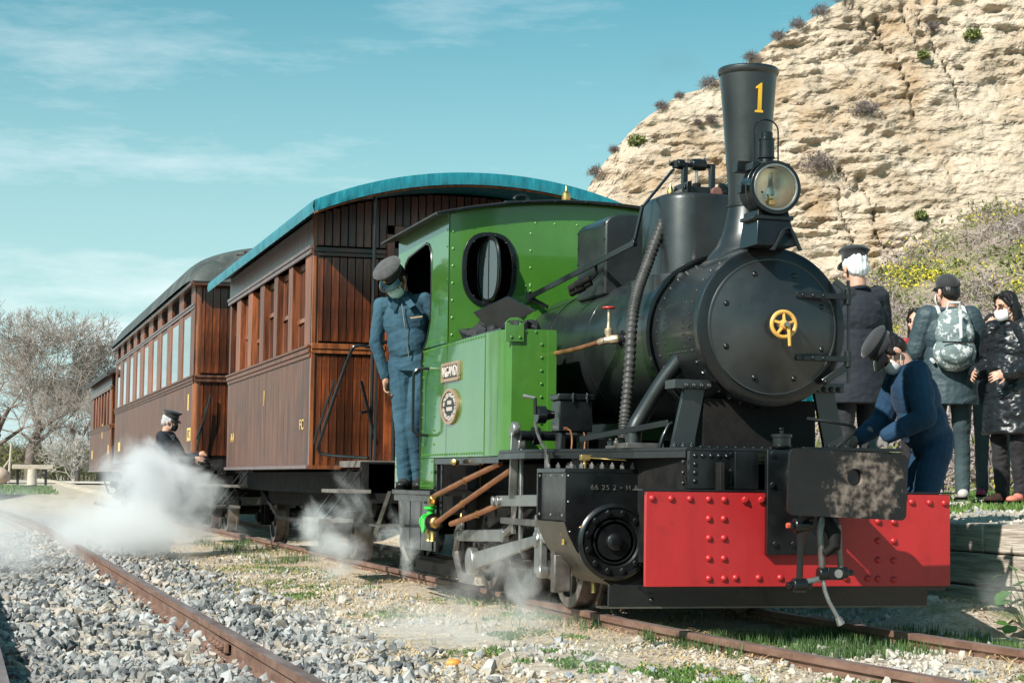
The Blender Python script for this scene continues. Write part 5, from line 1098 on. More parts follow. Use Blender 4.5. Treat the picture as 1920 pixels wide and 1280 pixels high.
        g.build('roof_bow', W_TRIM, T)
    else:
        V = []; n = len(xs); prof = [(ra, .0), (ra+.03, .35), (ra+.12, .62), (ra+.35, .84), (ra+.8, .95), (ra+1.4, 1.0)]+[(y, 1.0) for y in np.linspace(ra+2.5, rb-1.4, 10)]+[(rb-.8, .95), (rb-.35, .84), (rb-.1, .5), (rb, 0)]
        for y, q in prof:
            V += [(x*(.95+.05*q), y, ze+.02+q*(.24*(1-min(1, abs(x)/xe)**16)+(zap-ze-.24)*(1-min(1, abs(x)/xe)**2.2))) for x in xs]
        MB().add(V, [(i*n+k, i*n+k+1, (i+1)*n+k+1, (i+1)*n+k) for i in range(len(prof)-1) for k in range(n-1)]).build('roof', roofmat, T, smooth=60)
        MB().bmm((-xe*.97, ra+.02, ze-.03), (xe*.97, rb-.02, ze+.03)).build('roof_cornice', W_END, T, .01)
    # underframe
    m = MB()
    for s in (-1, 1): m.bmm((min(s*.95, s*.90), y0-.9, zb-.20), (max(s*.95, s*.90), y1+.8, zb-.02))
    for y in np.arange(y0-.6, y1+.6, .9): m.bmm((-.9, y, zb-.17), (.9, y+.06, zb-.05))
    m.build('underframe', SOOT, T)
    L3 = y1-y0
    MB().bmm((-.62, y0+L3*.40, zb-.52), (.62, y0+L3*.62, zb-.18)).build('under_coach_dark_mass', SOOT, T, .01)  # dark mass added to fill the shaded gap under the coach
    for s in (-1, 1):
        MB().tube([(s*.88, y0+.4, zb-.2), (s*.88, y0+L3*.3, zb-.46), (s*.88, y0+L3*.7, zb-.46), (s*.88, y1-.4, zb-.2)], .018, 6).build('truss_rod', SOOT, T)
        MB().bmm((s*.70-.02, y0-.2, zb-.34), (s*.70+.02, y1+.2, zb-.2)).build('sole_bar', SOOT, T)
    return T, zr
def axlebox_wheels(T, y, r=.27):
    for s in (-1, 1):
        MB().lathe([(.04, -.05), (.09, -.05), (.10, -.02), (r-.06, -.02), (r-.05, -.05), (r-.01, -.05), (r, .05), (r+.03, .055), (r+.03, .08), (.05, .08)], (s*.52, y, r), (-s, 0, 0), 36).build('coach_wheel', TYRE, T)
        a = MB().bmm((s*.66-.06, y-.08, r-.08), (s*.66+.06, y+.08, r+.09)).lathe([(.06, 0), (.06, .03), (.03, .05)], (s*.72, y, r), (s, 0, 0), 14)
        a.bmm((s*.66-.03, y-.15, r-.06), (s*.66+.03, y-.11, r+.3)).bmm((s*.66-.03, y+.11, r-.06), (s*.66+.03, y+.15, r+.3)); a.build('axle_box', SOOT, T, .006)
        sp_ = MB()
        for k in range(5): L2 = .48-.075*k; sp_.bmm((s*.66-.03, y-L2, r+.14+.018*k), (s*.66+.03, y+L2, r+.155+.018*k))
        sp_.build('leaf_spring', SOOT, T)
    MB().tube([(-.6, y, r), (.6, y, r)], .045, 10).build('coach_axle', SOOT, T)
# first coach, teal roof cloth
W1 = [(7.078, 7.729), (7.929, 8.558), (8.747, 9.371), (9.612, 10.15), (10.412, 10.958), (11.242, 11.68)]
C1, zr1 = coach(6.75, 11.80, 'dark varnished wooden coach with teal roof cloth, coupled next to the locomotive', .775, 1.735, 2.49, 2.78, 3.055, W1, .064, TEAL, (5.84, 12.5), xe=1.35)
for y in (8.1, 9.6, 12.6): axlebox_wheels(C1, y)
MB().bmm((-.70, 8.0, .30), (-.66, 9.7, .42)).bmm((-.7, 7.6, .52), (-.62, 10.1, .58)).build('bogie_frame', SOOT, C1, .004)
def platform_end(T, ya, yb, zf, zr, side, hand=True):
    """open end platform between ya and yb; side=-1 faces the camera"""
    MB().bmm((-.95, min(ya, yb), zf-.05), (.95, max(ya, yb), zf)).build('platform_floor', STEPWOOD, T)
    MB().bmm((-.90, ya-.02, zf-.25), (.9, ya+.02, zf-.02)).build('headstock', SOOT, T, .004)
    for s in (-1, 1):
        MB().tube([(s*.86, ya+.1, zf), (s*.86, ya+.1, zr(.86)-.03)], .014, 8).build('roof_post', BLACK, T)
        # steps, lower ones further out
        for k, (xx_, zz_, dy) in enumerate(((1.02, zf-.22, .0), (1.16, zf-.44, .06))):
            MB().bmm((min(s*(xx_-.14), s*(xx_+.12)), ya-.05-dy*side*-1, zz_-.028), (max(s*(xx_-.14), s*(xx_+.12)), ya+.62, zz_)).build('foot_board', STEPWOOD, T, .004)
        for y in (ya+.02, ya+.52): MB().bar((s*.93, y, zf-.06), (s*1.26, y+.02, zf-.50), .012, .045, (0, 1, 0)).bar((s*.95, y, zf-.3), (s*1.26, y, zf-.5), .01, .03, (0, 1, 0)).build('step_hanger', BLACK, T)
        if hand:
            MB().tube(spline([(s*.88, ya+.08, zf+.86), (s*.98, ya+.09, zf+.87), (s*1.04, ya+.12, zf+.78), (s*1.20, ya+.30, zf+.20), (s*1.22, ya+.33, zf+.08), (s*1.15, ya+.3, zf+.04), (s*.88, ya+.1, zf+.02)], 6), .013, 8).build('hand_rail', BLACK, T)
            MB().tube([(s*1.10, ya+.36, zf+.62), (s*1.25, ya+.40, zf+.12)], .009, 6).build('inner_rail', BLACK, T)
            MB().bar((s*.95, ya+.08, zf+.60), (s*.82, ya+.08, zf+.12), .02, .05, (0, 1, 0)).bar((s*.95, ya+.09, zf+.36), (s*.85, ya+.09, zf+.38), .02, .05, (0, 1, 0)).build('gate_linkage', BLACK, T)
    for x in (-.84, -.70): MB().tube([(x, ya+.04, zf-.06), (x, ya+.04, zf+.92)], .011, 6).build('gate_post', BLACK, T)
    MB().tube([(-.86, ya+.04, zf+.9), (-.42, ya+.04, zf+.9)], .014, 8).tube([(.86, ya+.04, zf+.9), (.42, ya+.04, zf+.9)], .014, 8).build('gate_rail', BLACK, T)
    MB().bmm((-.55, ya-.01, zf), (.55, ya+.01, zf+.12)).bmm((-.6, ya+.0, zf+.35), (-.4, ya+.03, zf+.4)).bmm((-.44, ya-.02, zf-.1), (-.40, ya+.02, zf+.9)).bmm((.4, ya-.02, zf-.1), (.44, ya+.02, zf+.9)).build('gate_frame', SOOT, T)
    MB().lathe([(.02, 0), (.02, .9), (.12, .905), (.12, .92)], (.7, ya+.2, zf), (0, 0, 1), 14).build('brake_column', BLACK, T)
platform_end(C1, 5.86, 6.75, .84, zr1, -1)
platform_end(C1, 11.95, 12.7, .84, zr1, 1, False)
for x, y0_, y1_, z0_ in ((-.75, 5.0, 5.8, .3),): MB().bar((x, 5.75, .60), (x-.2, 5.3, .30), .03, .03).tube([(-.7, 5.6, .6), (-.72, 5.4, .2), (-.7, 5.3, .1)], .022, 8).build('brake_rigging', SHEET, C1)
MB().bmm((-.4, 4.9, .45), (.4, 5.9, .62)).build('coach_coupler', SOOT, C1)
MB().bmm((-.95, 5.84, .52), (-.56, 5.90, .83)).build('buffer_panel', SOOT, C1)
# yellow transfers
def decal(T, y, z, w, h, m=SIGNY, x=-1.2): MB().bmm((x-.0025, y-w/2, z-h/2), (x-.001, y+w/2, z+h/2)).build('transfer', m, T)
text('AA', 'class_mark', SIGNY, C1, (-1.204, 11.35, 1.10), (rad(90), 0, rad(-90)), .13, .001, 1.6)
text('1', 'coach_number', SIGNY, C1, (-1.204, 9.2, 1.42), (rad(90), 0, rad(-90)), .2, .001, 1.2)
text('FC', 'class_mark', SIGNY, C1, (-1.204, 7.1, 1.13), (rad(90), 0, rad(-90)), .12, .001, 1.5)
# second coach, grey canvas dome roof and louvres
W2 = [(15.463, 16.377), (16.955-.05, 17.827), (18.40, 19.25), (19.888-.05, 20.60), (21.3, 22.1), (22.756, 23.45), (24.1, 24.85), (25.5, 26.25), (26.9, 27.6)]
C2, zr2 = coach(15.05, 28.0, 'long brown panelled coach with louvred windows and rounded grey canvas roof, second in the train', .93, 1.90, 2.74, 3.04, 3.62, W2, .09, GREYROOF, (14.85, 28.2), door=False, dome=True, louvre=True, xe=1.32, frieze=False, see=True, drop=False)
for y in (16.6, 18.3, 25, 26.7): axlebox_wheels(C2, y)
MB().bmm((-1.15, 14.6, .72), (1.15, 15.05, .90)).build('end_platform', SOOT, C2)
for s in (-1, 1):
    for xx_, zz_ in ((1.05, .62), (1.2, .40)): MB().bmm((min(s*(xx_-.14), s*(xx_+.12)), 14.0, zz_-.03), (max(s*(xx_-.14), s*(xx_+.12)), 14.7, zz_)).build('foot_board', STEPWOOD, C2, .004)
    for y in (14.05, 14.6): MB().bar((s*.95, y, .8), (s*1.3, y, .36), .012, .045, (0, 1, 0)).build('step_hanger', BLACK, C2)
MB().tube([(-1.05, 14.98, 1.55), (-1.12, 14.96, 1.2), (-1.16, 14.95, 1.02)], .012, 6).tube([(-1.0, 14.98, 1.7), (-1.05, 14.95, 1.5), (-1.16, 14.95, 1.15)], .012, 6).build('hand_rail', BLACK, C2)
for y, z, w, h in ((15.45, 1.22, .4, .16), (15.6, 1.62, .12, .2), (26.8, 1.22, .5, .16)): decal(C2, y, z, w, h)
text('FC', 'class_mark', W_SIDE, C2, (-1.206, 15.45, 1.22), (rad(90), 0, rad(-90)), .14, .001, 1.5)
# third coach
W3 = [(29.6+k*.85, 30.2+k*.85) for k in range(6)]
C3, zr3 = coach(29.1, 35.6, 'last coach of the train, small and brown with a dark felt roof', .78, 1.66, 2.36, 2.66, 2.95, W3, .09, DROOF, (28.4, 36.2), xe=1.33)
decal(C3, 34.6, 1.15, .3, .18); decal(C3, 31.5, 1.6, .15, .3); decal(C3, 29.6, 1.2, .25, .18)
for y in (30.5, 34.2): axlebox_wheels(C3, y)

# ------------------------------------------------------------------ bare trees and thicket at the far left
def tree_segments(h, seed, depth=7, spread=.55, tr=.30):
    rnd = random.Random(seed); segs = []
    def grow(p, d, L, r, k):
        n = 3; 
        for i in range(n):
            d2 = (d+Vector((rnd.gauss(0, .13), rnd.gauss(0, .13), rnd.gauss(0, .07)+.03))).normalized(); q = p+d2*(L/n); r2 = r*(1-.22/n*1.2); segs.append((p, q, r, r2, k)); p, d, r = q, d2, r2
            if k > 0 and i > 0 and rnd.random() < .75:
                ax = d.orthogonal(); ax.rotate(Matrix.Rotation(rnd.uniform(0, 2*pi), 3, d)); nd = (d+ax*rnd.uniform(.5, 1.1)).normalized(); grow(p, nd, L*rnd.uniform(.5, .75), r*.5, k-1)
        if k > 0:
            m = 2 if k > 2 else 3; a0 = rnd.uniform(0, 2*pi)
            for j in range(m):
                ax = d.orthogonal(); ax.rotate(Matrix.Rotation(a0+2*pi*j/m+rnd.gauss(0, .3), 3, d)); nd = (d+ax*rnd.uniform(spread*.6, spread*1.25)+Vector((0, 0, .12))).normalized(); grow(p, nd, L*rnd.uniform(.66, .86), r*.66, k-1)
    grow(Vector((0, 0, 0)), Vector((0, 0, 1)), h*.26, tr, depth); return segs
def seg_mesh(name, segs, m, n=3, rmin=0):
    if not segs: return None
    P0 = np.array([s[0] for s in segs]); P1 = np.array([s[1] for s in segs]); r0 = np.maximum([s[2] for s in segs], rmin); r1 = np.maximum([s[3] for s in segs], rmin)
    d = P1-P0; d /= np.linalg.norm(d, axis=1)[:, None]; ref = np.where(np.abs(d[:, 2:3]) < .9, [[0, 0, 1.]], [[1., 0, 0]]); a = np.cross(d, ref); a /= np.linalg.norm(a, axis=1)[:, None]; b = np.cross(d, a)
    ring = lambda P, r: np.stack([P+(a*cos(2*pi*k/n)+b*sin(2*pi*k/n))*r[:, None] for k in range(n)], 1)
    V = np.concatenate([ring(P0, r0), ring(P1, r1)], 1).reshape(-1, 3); o = np.arange(len(segs))[:, None]*2*n
    F = np.stack([np.stack([o[:, 0]+k, o[:, 0]+(k+1) % n, o[:, 0]+n+(k+1) % n, o[:, 0]+n+k], -1) for k in range(n)], 1).reshape(-1, 4)
    return npmesh(name, V, F, m, True)
TM = []
for sd_, dp in ((3, 7), (11, 6), (23, 6)):
    sg = tree_segments(13, sd_, dp, .62 if sd_ != 3 else .5, .34)
    TM.append((seg_mesh('trunk', [s for s in sg if s[4] >= dp-1], BARK, 8), seg_mesh('crown', [s for s in sg if s[4] < dp-1], TWIG, 3, .0125), max(s[1].z for s in sg)))
def tree(x, y, h, k, label, rz):
    T = thing('bare_tree', label, 'tree', (x, y, .1), 'bare trees beyond the track')
    for me, nm in ((TM[k][0], 'trunk'), (TM[k][1], 'crown')):
        o = bpy.data.objects.new(nm, me); COL.objects.link(o); o.parent = T
    s_ = h/TM[k][2]; T.scale = (s_*1.08, s_*1.08, s_); T.rotation_euler[2] = rz
def place(px, d):   # lateral place at a distance along the view of the hill frame
    a = (px-960)/3600*d; return CX+d*FW[0]+a*RT[0], CY+d*FW[1]+a*RT[1]
for px, d, h, k, lab, rz in ((62, 150, 14.6, 0, 'tallest bare tree with a thick leaning trunk at the far left', .4), (-20, 152, 12.2, 1, 'bare tree at the very edge of the picture left of the tallest one', 2.1), (150, 146, 8.6, 1, 'low spreading bare tree nearest the last coach', 1.2), (105, 163, 9.6, 2, 'bare tree half hidden behind the tallest one', 3.9), (190, 165, 7.4, 2, 'small bare tree rising just behind the last coach', 5.2)):
    x, y = place(px, d); tree(x, y, h, k, lab, rz)
x, y = place(145, 138); 
sg = []
rr_ = random.Random(5)
for k in range(9):
    t_ = tree_segments(5.2, 60+k, 3, .5, .06); a = rr_.uniform(0, 6.28); tl = Matrix.Rotation(rr_.uniform(.1, .5), 3, Vector((cos(a), sin(a), 0)))
    sg += [(tl @ s[0], tl @ s[1], s[2], s[3], s[4]) for s in t_]
o = link(seg_mesh('stems', sg, mat('silvery_bark', (.38, .35, .32), (.5, .47, .43), rough=.9), 3, .02), 'pale_sapling', loc=(x, y, .15)); tag(o, 'pale silvery young tree with many thin stems in front of the thicket', 'tree')
for k, (x, y, h) in enumerate(((-21, 14, 9), (-26, 24, 12), (-20, 33, 10), (-27, 44, 13), (-22, 56, 11), (-30, 70, 13), (-24, 6, 8))): tree(x, y, h, k % 3, 'bare tree in the row beyond the left track that the coach windows reflect', k*1.3)
# thicket behind: many twiggy bushes read as one mass
sg = []
for k in range(70):
    px = rr_.uniform(-60, 250); d = rr_.uniform(158, 185); x, y = place(px, d); hh = rr_.uniform(2.6, 5.8)
    for j in range(3):
        t_ = tree_segments(hh, 100+(k*3+j) % 13, 3, .7, .06); a = rr_.uniform(0, 6.28); tl = Matrix.Rotation(rr_.uniform(0, .6), 3, Vector((cos(a), sin(a), 0))); bs_ = Vector((x+rr_.uniform(-1, 1), y+rr_.uniform(-1, 1), 0))
        sg += [(bs_+tl @ s[0], bs_+tl @ s[1], s[2], s[3], s[4]) for s in t_]
link(seg_mesh('thicket', sg, BARK, 3, .022), 'thicket', kind='stuff', label='brown leafless thicket behind the bare trees')
P = []
for k in range(260):
    x, y = place(rr_.uniform(-70, 230), rr_.uniform(150, 190)); zc_ = rr_.uniform(.2, 3.4)*rr_.random()**.3; n = 40
    P.append(np.random.normal(size=(n, 3))*np.array([.9, .9, .5])+np.array([x, y, zc_+.3]))
P = np.vstack(P); scatter('thicket_brush', [twigc], BRUSHG, P, np.random.uniform(.25, .6, len(P)), kind='stuff', label='dull olive undergrowth in the thicket')
# log barrier, boulder, posts at the end of the gravel road
x, y = place(66, 104); B_ = thing('log_barrier', 'weathered timber barrier on a thick stump and posts beside the gravel road', 'barrier', (x, y, .2))
zb_ = .22
MB().bmm((x-1.05, y-.1, zb_+.78), (x+1.1, y+.1, zb_+1.02)).build('top_beam', W_TIMBER, B_, .02); MB().tube([(x, y, zb_-.1), (x, y, zb_+.78)], [.28, .25], 12).build('stump', W_TIMBER, B_)
for dx in (-.75, .72): MB().bmm((x+dx-.07, y-.08, zb_-.2), (x+dx+.07, y+.08, zb_+.78)).build('leg', SOOT, B_)
x, y = place(0, 108); tag(MB().ell((x-.1, y, .6), (.85, .6, .55), None, 14, 9).build('boulder', mat('pink_boulder', (.4, .28, .22), (.55, .42, .34), rough=.9, scale=1, bump=.8, bscale=3, bdist=.1), None), 'rounded pinkish boulder beside the timber barrier', 'boulder')
x, y = place(22, 112); F_ = thing('fence_post', 'slanting grey wooden post with a brace behind the boulder', 'post', (x, y, .2)); MB().tube([(x, y, .2), (x+.1, y, 2.5)], .07, 8).build('post', W_TIMBER, F_); MB().tube([(x+.05, y, 1.6), (x-.8, y, .3)], .05, 8).build('brace', W_TIMBER, F_)
gp = [(*place(random.uniform(-30, 90), random.uniform(62, 100)), .05, .5, 1) for _ in range(240)]
tufts('verge_grass', LEAF, gp, [leaf, gblade], 30, 0, .05, .18, .9, 'green weeds on the verge at the far left')
x0_, y0_ = place(-40, 58); x1_, y1_ = place(25, 70); x2_, y2_ = place(72, 92)
kb = MB(); kb.bar((x0_, y0_, -.02), (x1_, y1_, -.0), .2, .28).bar((x1_, y1_, .0), (x2_, y2_, .1), .2, .25); kb.build('kerb', SOOT, None, kind='structure')
# milestone right
x, y = place(1812, 22.5); tag(MB().plate([(x-.11, .45), (x+.11, .45), (x+.11, .93), (x+.09, 1.0), (x+.03, 1.05), (x-.04, 1.05), (x-.10, .99), (x-.11, .92)], 1, y-.06, y+.06).build('milestone', WHITEST, None, .015), 'small pale round-topped milestone behind the man with the backpack', 'milestone')
x, y = place(1845, 21.8); tag(MB().bmm((x-.4, y-.15, .45), (x+.5, y+.15, .70)).build('stone_slab', WHITEST, None, .02), 'low pale stone slab beside the milestone', 'stone')
# shrubs on the cliff and along its rim
SHRUBM = mat('dry_shrub', (.10, .08, .075), (.2, .16, .15), rough=.9, scale=2)
def shrub(u_, w_, size, label, m=BRUSHM, off=.0, leafy=False):
    p = cliff_pt(u_, w_)-Vector((FW[0], FW[1], 0))*off
    n = int(900*max(.6, size)); q = np.random.normal(size=(n, 3)); q /= np.linalg.norm(q, axis=1)[:, None]; q[:, 2] = np.abs(q[:, 2])*.9-.15
    rad_ = size*np.random.rand(n)**.5; Pp = q*rad_[:, None]*.75
    T_ = [leaf] if leafy else [twigc]
    tm = scatter('shrub', T_, m, Pp, np.random.uniform(.12, .3, n)*size**.5)
    tm.location = p; tag(tm, label, 'shrub', 'shrubs on the cliff')
def uw(px, py):
    u_ = (px-960)/3600*51; z = .7+(900-py)/3600*51; t = float(top_z(np.array(u_))); return (px-960)/3600*(50+4.5*min(z/t, 1)), min(z/t*1.06, 1)
for px, py, s_, lab, m_, lf in ((1625, 222, .62, 'large mauve shrub growing from the middle of the cliff, right of the chimney', SHRUBM, 0), (1540, 318, .7, 'wide mauve shrub low on the cliff just right of the headlamp', SHRUBM, 0), (1832, 70, .3, 'dark shrub high on the cliff near the right edge', BRUSHG, 1), (1757, 55, .28, 'round grey shrub high on the cliff left of the dark one', SHRUBM, 0), (1738, 112, .2, 'tiny shrub below the round grey one high on the cliff', BRUSHG, 1), (1730, 415, .2, 'small dark bush in a hollow low on the cliff above the black cap', BRUSHG, 1), (1195, 264, .3, 'olive shrub on the left shoulder of the cliff', BRUSHG, 1), (1335, 222, .22, 'small mauve shrub on the cliff just left of the chimney', SHRUBM, 0), (1310, 225, .15, 'tiny mauve shrub beside the small one left of the chimney', SHRUBM, 0)):
    a, b = uw(px, py); shrub(a, b, s_, lab, m_, .15, lf)
for px, s_, lab in ((1118, .38, 'brown shrub at the lowest left end of the cliff rim'), (1150, .22, 'small shrub on the steep left edge of the cliff'), (1243, .28, 'twiggy shrub on the cliff rim left of the chimney'), (1272, .2, 'low shrub on the rim beside the twiggy one'), (1330, .42, 'dark shrub on the rim touching the chimney'), (1372, .3, 'shrub on the rim right behind the chimney top'), (1412, .34, 'brown shrub on the rim just right of the chimney top'), (1462, .3, 'red-brown shrub on the rising rim'), (1500, .36, 'broad brown shrub on the rising rim'), (1545, .45, 'tall dry shrub on the rim near the top of the picture'), (1590, .5, 'big dark shrub where the cliff rim leaves the picture')):
    u_ = (px-960)/3600*54.5; shrub(u_, 1, s_, lab, SHRUBM, .0, False)

# ------------------------------------------------------------------ people
def evalmesh(mb, voxel, smooth, m, name, wr=0, seed=0, wscale=(7, 7, 14)):
    me = mb.mesh('tmp', None, 0); o = bpy.data.objects.new('tmp', me); COL.objects.link(o)
    r = o.modifiers.new('r', 'REMESH'); r.mode = 'VOXEL'; r.voxel_size = voxel; r.use_smooth_shade = True
    if smooth: q = o.modifiers.new('s', 'SMOOTH'); q.iterations = smooth; q.factor = .6
    dg = bpy.context.evaluated_depsgraph_get(); out = bpy.data.meshes.new_from_object(o.evaluated_get(dg)); bpy.data.objects.remove(o); bpy.data.meshes.remove(me)
    out.name = name; out.materials.clear(); out.materials.append(m)
    if wr:
        n = len(out.vertices); co = np.empty(n*3, np.float32); out.vertices.foreach_get('co', co); nm = np.empty(n*3, np.float32); out.vertices.foreach_get('normal', nm); co = co.reshape(-1, 3); nm = nm.reshape(-1, 3)
        wx = fbm(co[:, 0]*3, co[:, 1]*3, co[:, 2]*3, 2, seed+50)*2.5; a = fbm(co[:, 0]*wscale[0]+co[:, 2]*5+wx, co[:, 1]*wscale[1]+wx, co[:, 2]*wscale[2]-co[:, 0]*6, 3, seed); a = .6-np.abs(a-.5)*5
        co += nm*(wr*a)[:, None]; out.vertices.foreach_set('co', co.ravel())
    out.polygons.foreach_set('use_smooth', np.ones(len(out.polygons), bool)); out.update(); return out
def hand(mb, w, d, n, side, curl=.35, s=1.0, fat=0):
    """w wrist, d finger direction, n palm normal, side=+1 thumb along d x n"""
    d = Vector(d).normalized(); n = Vector(n); n = (n-d*n.dot(d)).normalized(); t = d.cross(n)*side; w = Vector(w)
    R = Matrix((t, n, d)).transposed()
    mb.ell(w+d*.048*s, (.041*s, .017*s+fat, .052*s), R, 12, 8); mb.cap(w-d*.02*s, w+d*.03*s, .026*s, .028*s)
    for k, (off, L) in enumerate(((.031, .070), (.0105, .078), (-.0105, .073), (-.031, .057))):
        p = w+(d*.085+t*off)*s; a = 0; dd = (d+t*off*2.2).normalized()
        for j, f in enumerate((.45, .32, .25)):
            a += curl*(1.0 if j else .7)+.06*k; q = p+(dd*cos(a)+n*sin(a))*L*f*s; mb.cap(p, q, (.0082-.0006*j)*s+fat, (.0078-.0006*j)*s+fat, 8); p = q
    p = w+(d*.022+t*.030)*s; q = p+(d*.6+t*.65+n*.35).normalized()*.042*s; mb.cap(p, q, .0115*s+fat, .0095*s+fat, 8); mb.cap(q, q+(d*.85+t*.2+n*.45).normalized()*.032*s, .009*s+fat, .0075*s+fat, 8)
def person(label, pos, yaw, H=1.75, lean=0, head=(0, 0, 0), arms=None, legs=None, top=None, bottom=None, shoe=SHOE, skin=SKIN, hair=None, cap=None, mask=None, coat=0, bulk=0, vox=.0065, curl=.35, glove=False, build_legs=True, roll=0, hairlong=False, twist=0, wr=.005, glasses=False, collar=True, belt=None, seed=1, hoodie=False):
    s = H/1.75; pos = Vector(pos); Ry = Matrix.Rotation(yaw, 3, 'Z'); hipz = .95
    Rl = Matrix.Rotation(roll, 3, 'Y') @ Matrix.Rotation(lean, 3, 'X') @ Matrix.Rotation(twist, 3, 'Z')
    def lo(p): return pos+Ry @ (Vector(p)*s)
    def up(p): p = Vector(p)-Vector((0, 0, hipz)); return pos+Ry @ ((Vector((0, 0, hipz))+Rl @ p)*s)
    RU = Ry @ Rl
    T = thing('person', label, 'person', tuple(pos))
    A = {'eL': (.25, .02, 1.14), 'eR': (-.25, .02, 1.14), 'wL': (.26, -.07, .88), 'wR': (-.26, -.07, .88), 'abs': False, 'dL': None, 'dR': None}; A.update(arms or {})
    G = {'kL': (.10, -.02, .50), 'kR': (-.10, -.02, .50), 'aL': (.10, .02, .09), 'aR': (-.10, .02, .09)}; G.update(legs or {})
    fa = lo if A['abs'] else up
    sh = {'L': up((.165, 0, 1.41)), 'R': up((-.165, 0, 1.41))}; el = {'L': fa(A['eL']), 'R': fa(A['eR'])}; wr_ = {'L': fa(A['wL']), 'R': fa(A['wR'])}
    kn = {'L': lo(G['kL']), 'R': lo(G['kR'])}; an = {'L': lo(G['aL']), 'R': lo(G['aR'])}; hp_ = {'L': lo((.09, 0, .92)), 'R': lo((-.09, 0, .92))}
    neck = up((0, .01, 1.46))
    yawh, pitch, roll = head; RH = RU @ Matrix.Rotation(yawh, 3, 'Z') @ Matrix.Rotation(pitch, 3, 'X') @ Matrix.Rotation(roll, 3, 'Y')
    hc = neck+RU @ Vector((0, -.012, .065))*s+RH @ Vector((0, -.012, .085))*s
    MH = Matrix.Translation(hc) @ (RH.to_4x4()) @ Matrix.Scale(s, 4)
    def hl_(p): return MH @ Vector(p)
    # body
    b = MB()
    b.ell(hl_((0, .012, .03)), (.076*s, .094*s, .092*s), RH, 18, 12); b.ell(hl_((0, -.022, -.052)), (.055*s, .068*s, .062*s), RH, 14, 10)
    b.cap(hl_((0, -.090, .012)), hl_((0, -.108, -.026)), .008*s, .012*s, 8); b.ell(hl_((0, -.084, -.060)), (.022*s, .010*s, .009*s), RH, 10, 6); b.ell(hl_((0, -.074, -.095)), (.02*s, .015*s, .014*s), RH, 10, 6)
    for q in (-1, 1):
        b.ell(hl_((q*.080, .012, -.012)), (.010*s, .020*s, .032*s), RH, 8, 6); b.cap(hl_((q*.015, -.083, .030)), hl_((q*.048, -.074, .030)), .008*s, .007*s, 8); b.ell(hl_((q*.042, -.066, -.025)), (.02*s, .016*s, .02*s), RH, 8, 6)
    b.cap(neck-RU @ Vector((0, 0, .06))*s, hl_((0, .02, -.05)), .062*s, .055*s, 14)
    b.ell(up((0, 0, 1.25)), (.13*s, .085*s, .19*s), RU, 14, 10); b.ell(up((0, 0, 1.0)), (.13*s, .09*s, .16*s), RU, 14, 10)
    for q in 'LR':
        b.cap(sh[q], el[q], .042*s, .034*s); b.cap(el[q], wr_[q], .034*s, .024*s); b.cap(up((0, 0, 1.38)), sh[q], .06*s, .045*s)
        if build_legs: b.cap(hp_[q], kn[q], .07*s, .045*s); b.cap(kn[q], an[q], .045*s, .032*s)
        d = (wr_[q]-el[q]).normalized(); d = (Ry @ Vector(A['d'+q])).normalized() if A['d'+q] else d
        inw = (up((0, -.1, 1.0))-wr_[q]); 
        if not glove: hand(b, wr_[q], d, inw, 1 if q == 'L' else -1, curl, s)
    link(evalmesh(b, vox*.8, 1, skin, 'body'), 'body', T)
    if glove:
        for q in 'LR':
            g = MB(); d = (Ry @ Vector(A['d'+q])).normalized() if A['d'+q] else (wr_[q]-el[q]).normalized(); hand(g, wr_[q], d, up((0, -.1, 1.0))-wr_[q], 1 if q == 'L' else -1, curl, s, .003); g.cap(wr_[q]-d*.07, wr_[q], .036, .032)
            link(evalmesh(g, .005, 1, GLOVE, 'glove'), 'glove', T)
    for q in (-1, 1):
        MB().ell(hl_((q*.031, -.080, .008)), (.013*s, .010*s, .009*s), RH, 12, 8).build('eye', bpy.data.materials.get('eyeball') or mat('eyeball', (.03, .02, .015), rough=.15), T)
        MB().cap(hl_((q*.016, -.093, .034)), hl_((q*.046, -.082, .037)), .0045*s, .0035*s, 8).build('eyebrow', hair or HAIRB, T)
    # clothes
    k = bulk
    if top is UNIF: wr = .004
    t = MB()
    t.ell(up((0, .0, 1.27)), ((.170+k)*s, (.112+k)*s, .20*s), RU, 22, 14); t.ell(up((0, -.01, 1.10)), ((.160+k)*s, (.122+k)*s, .18*s), RU, 22, 14)
    t.cap(up((.10, .01, 1.395)), sh['L'], (.068+k*.5)*s, (.056+k*.8)*s); t.cap(up((-.10, .01, 1.395)), sh['R'], (.068+k*.5)*s, (.056+k*.8)*s); t.cap(up((0, .01, 1.40)), up((0, .0, 1.45)), .078*s, .070*s)
    zend = hipz-.02-coat
    if lean < .2:
        zz = 1.0
        V = []; zs_ = [1.16, 1.10, 1.0, .93, .86, .78, .70, .62, .54]; zs_ = [z_ for z_ in zs_ if z_ > zend-.02]+[zend-.05]
        for i_, z_ in enumerate(zs_):
            f = (.80, .9)[i_] if i_ < 2 else 1+.10*(1.0-z_)/.3
            V += [lo(((.170+k)*f*cos(a_), .005+(.125+k)*f*sin(a_), z_)) for a_ in np.linspace(0, 2*pi, 25)[:-1]]
        n_ = len(zs_); t.add(V, [(i_*24+j_, i_*24+(j_+1) % 24, (i_+1)*24+(j_+1) % 24, (i_+1)*24+j_) for i_ in range(n_-1) for j_ in range(24)]+[tuple(range(24))[::-1], tuple((n_-1)*24+j_ for j_ in range(24))])
    else: t.ell(lo((0, .0, .98)), (.17*s, .135*s, .14*s), Ry, 20, 12); t.cap(up((0, 0, 1.1)), lo((0, 0, .98)), .13*s, .14*s, 16)
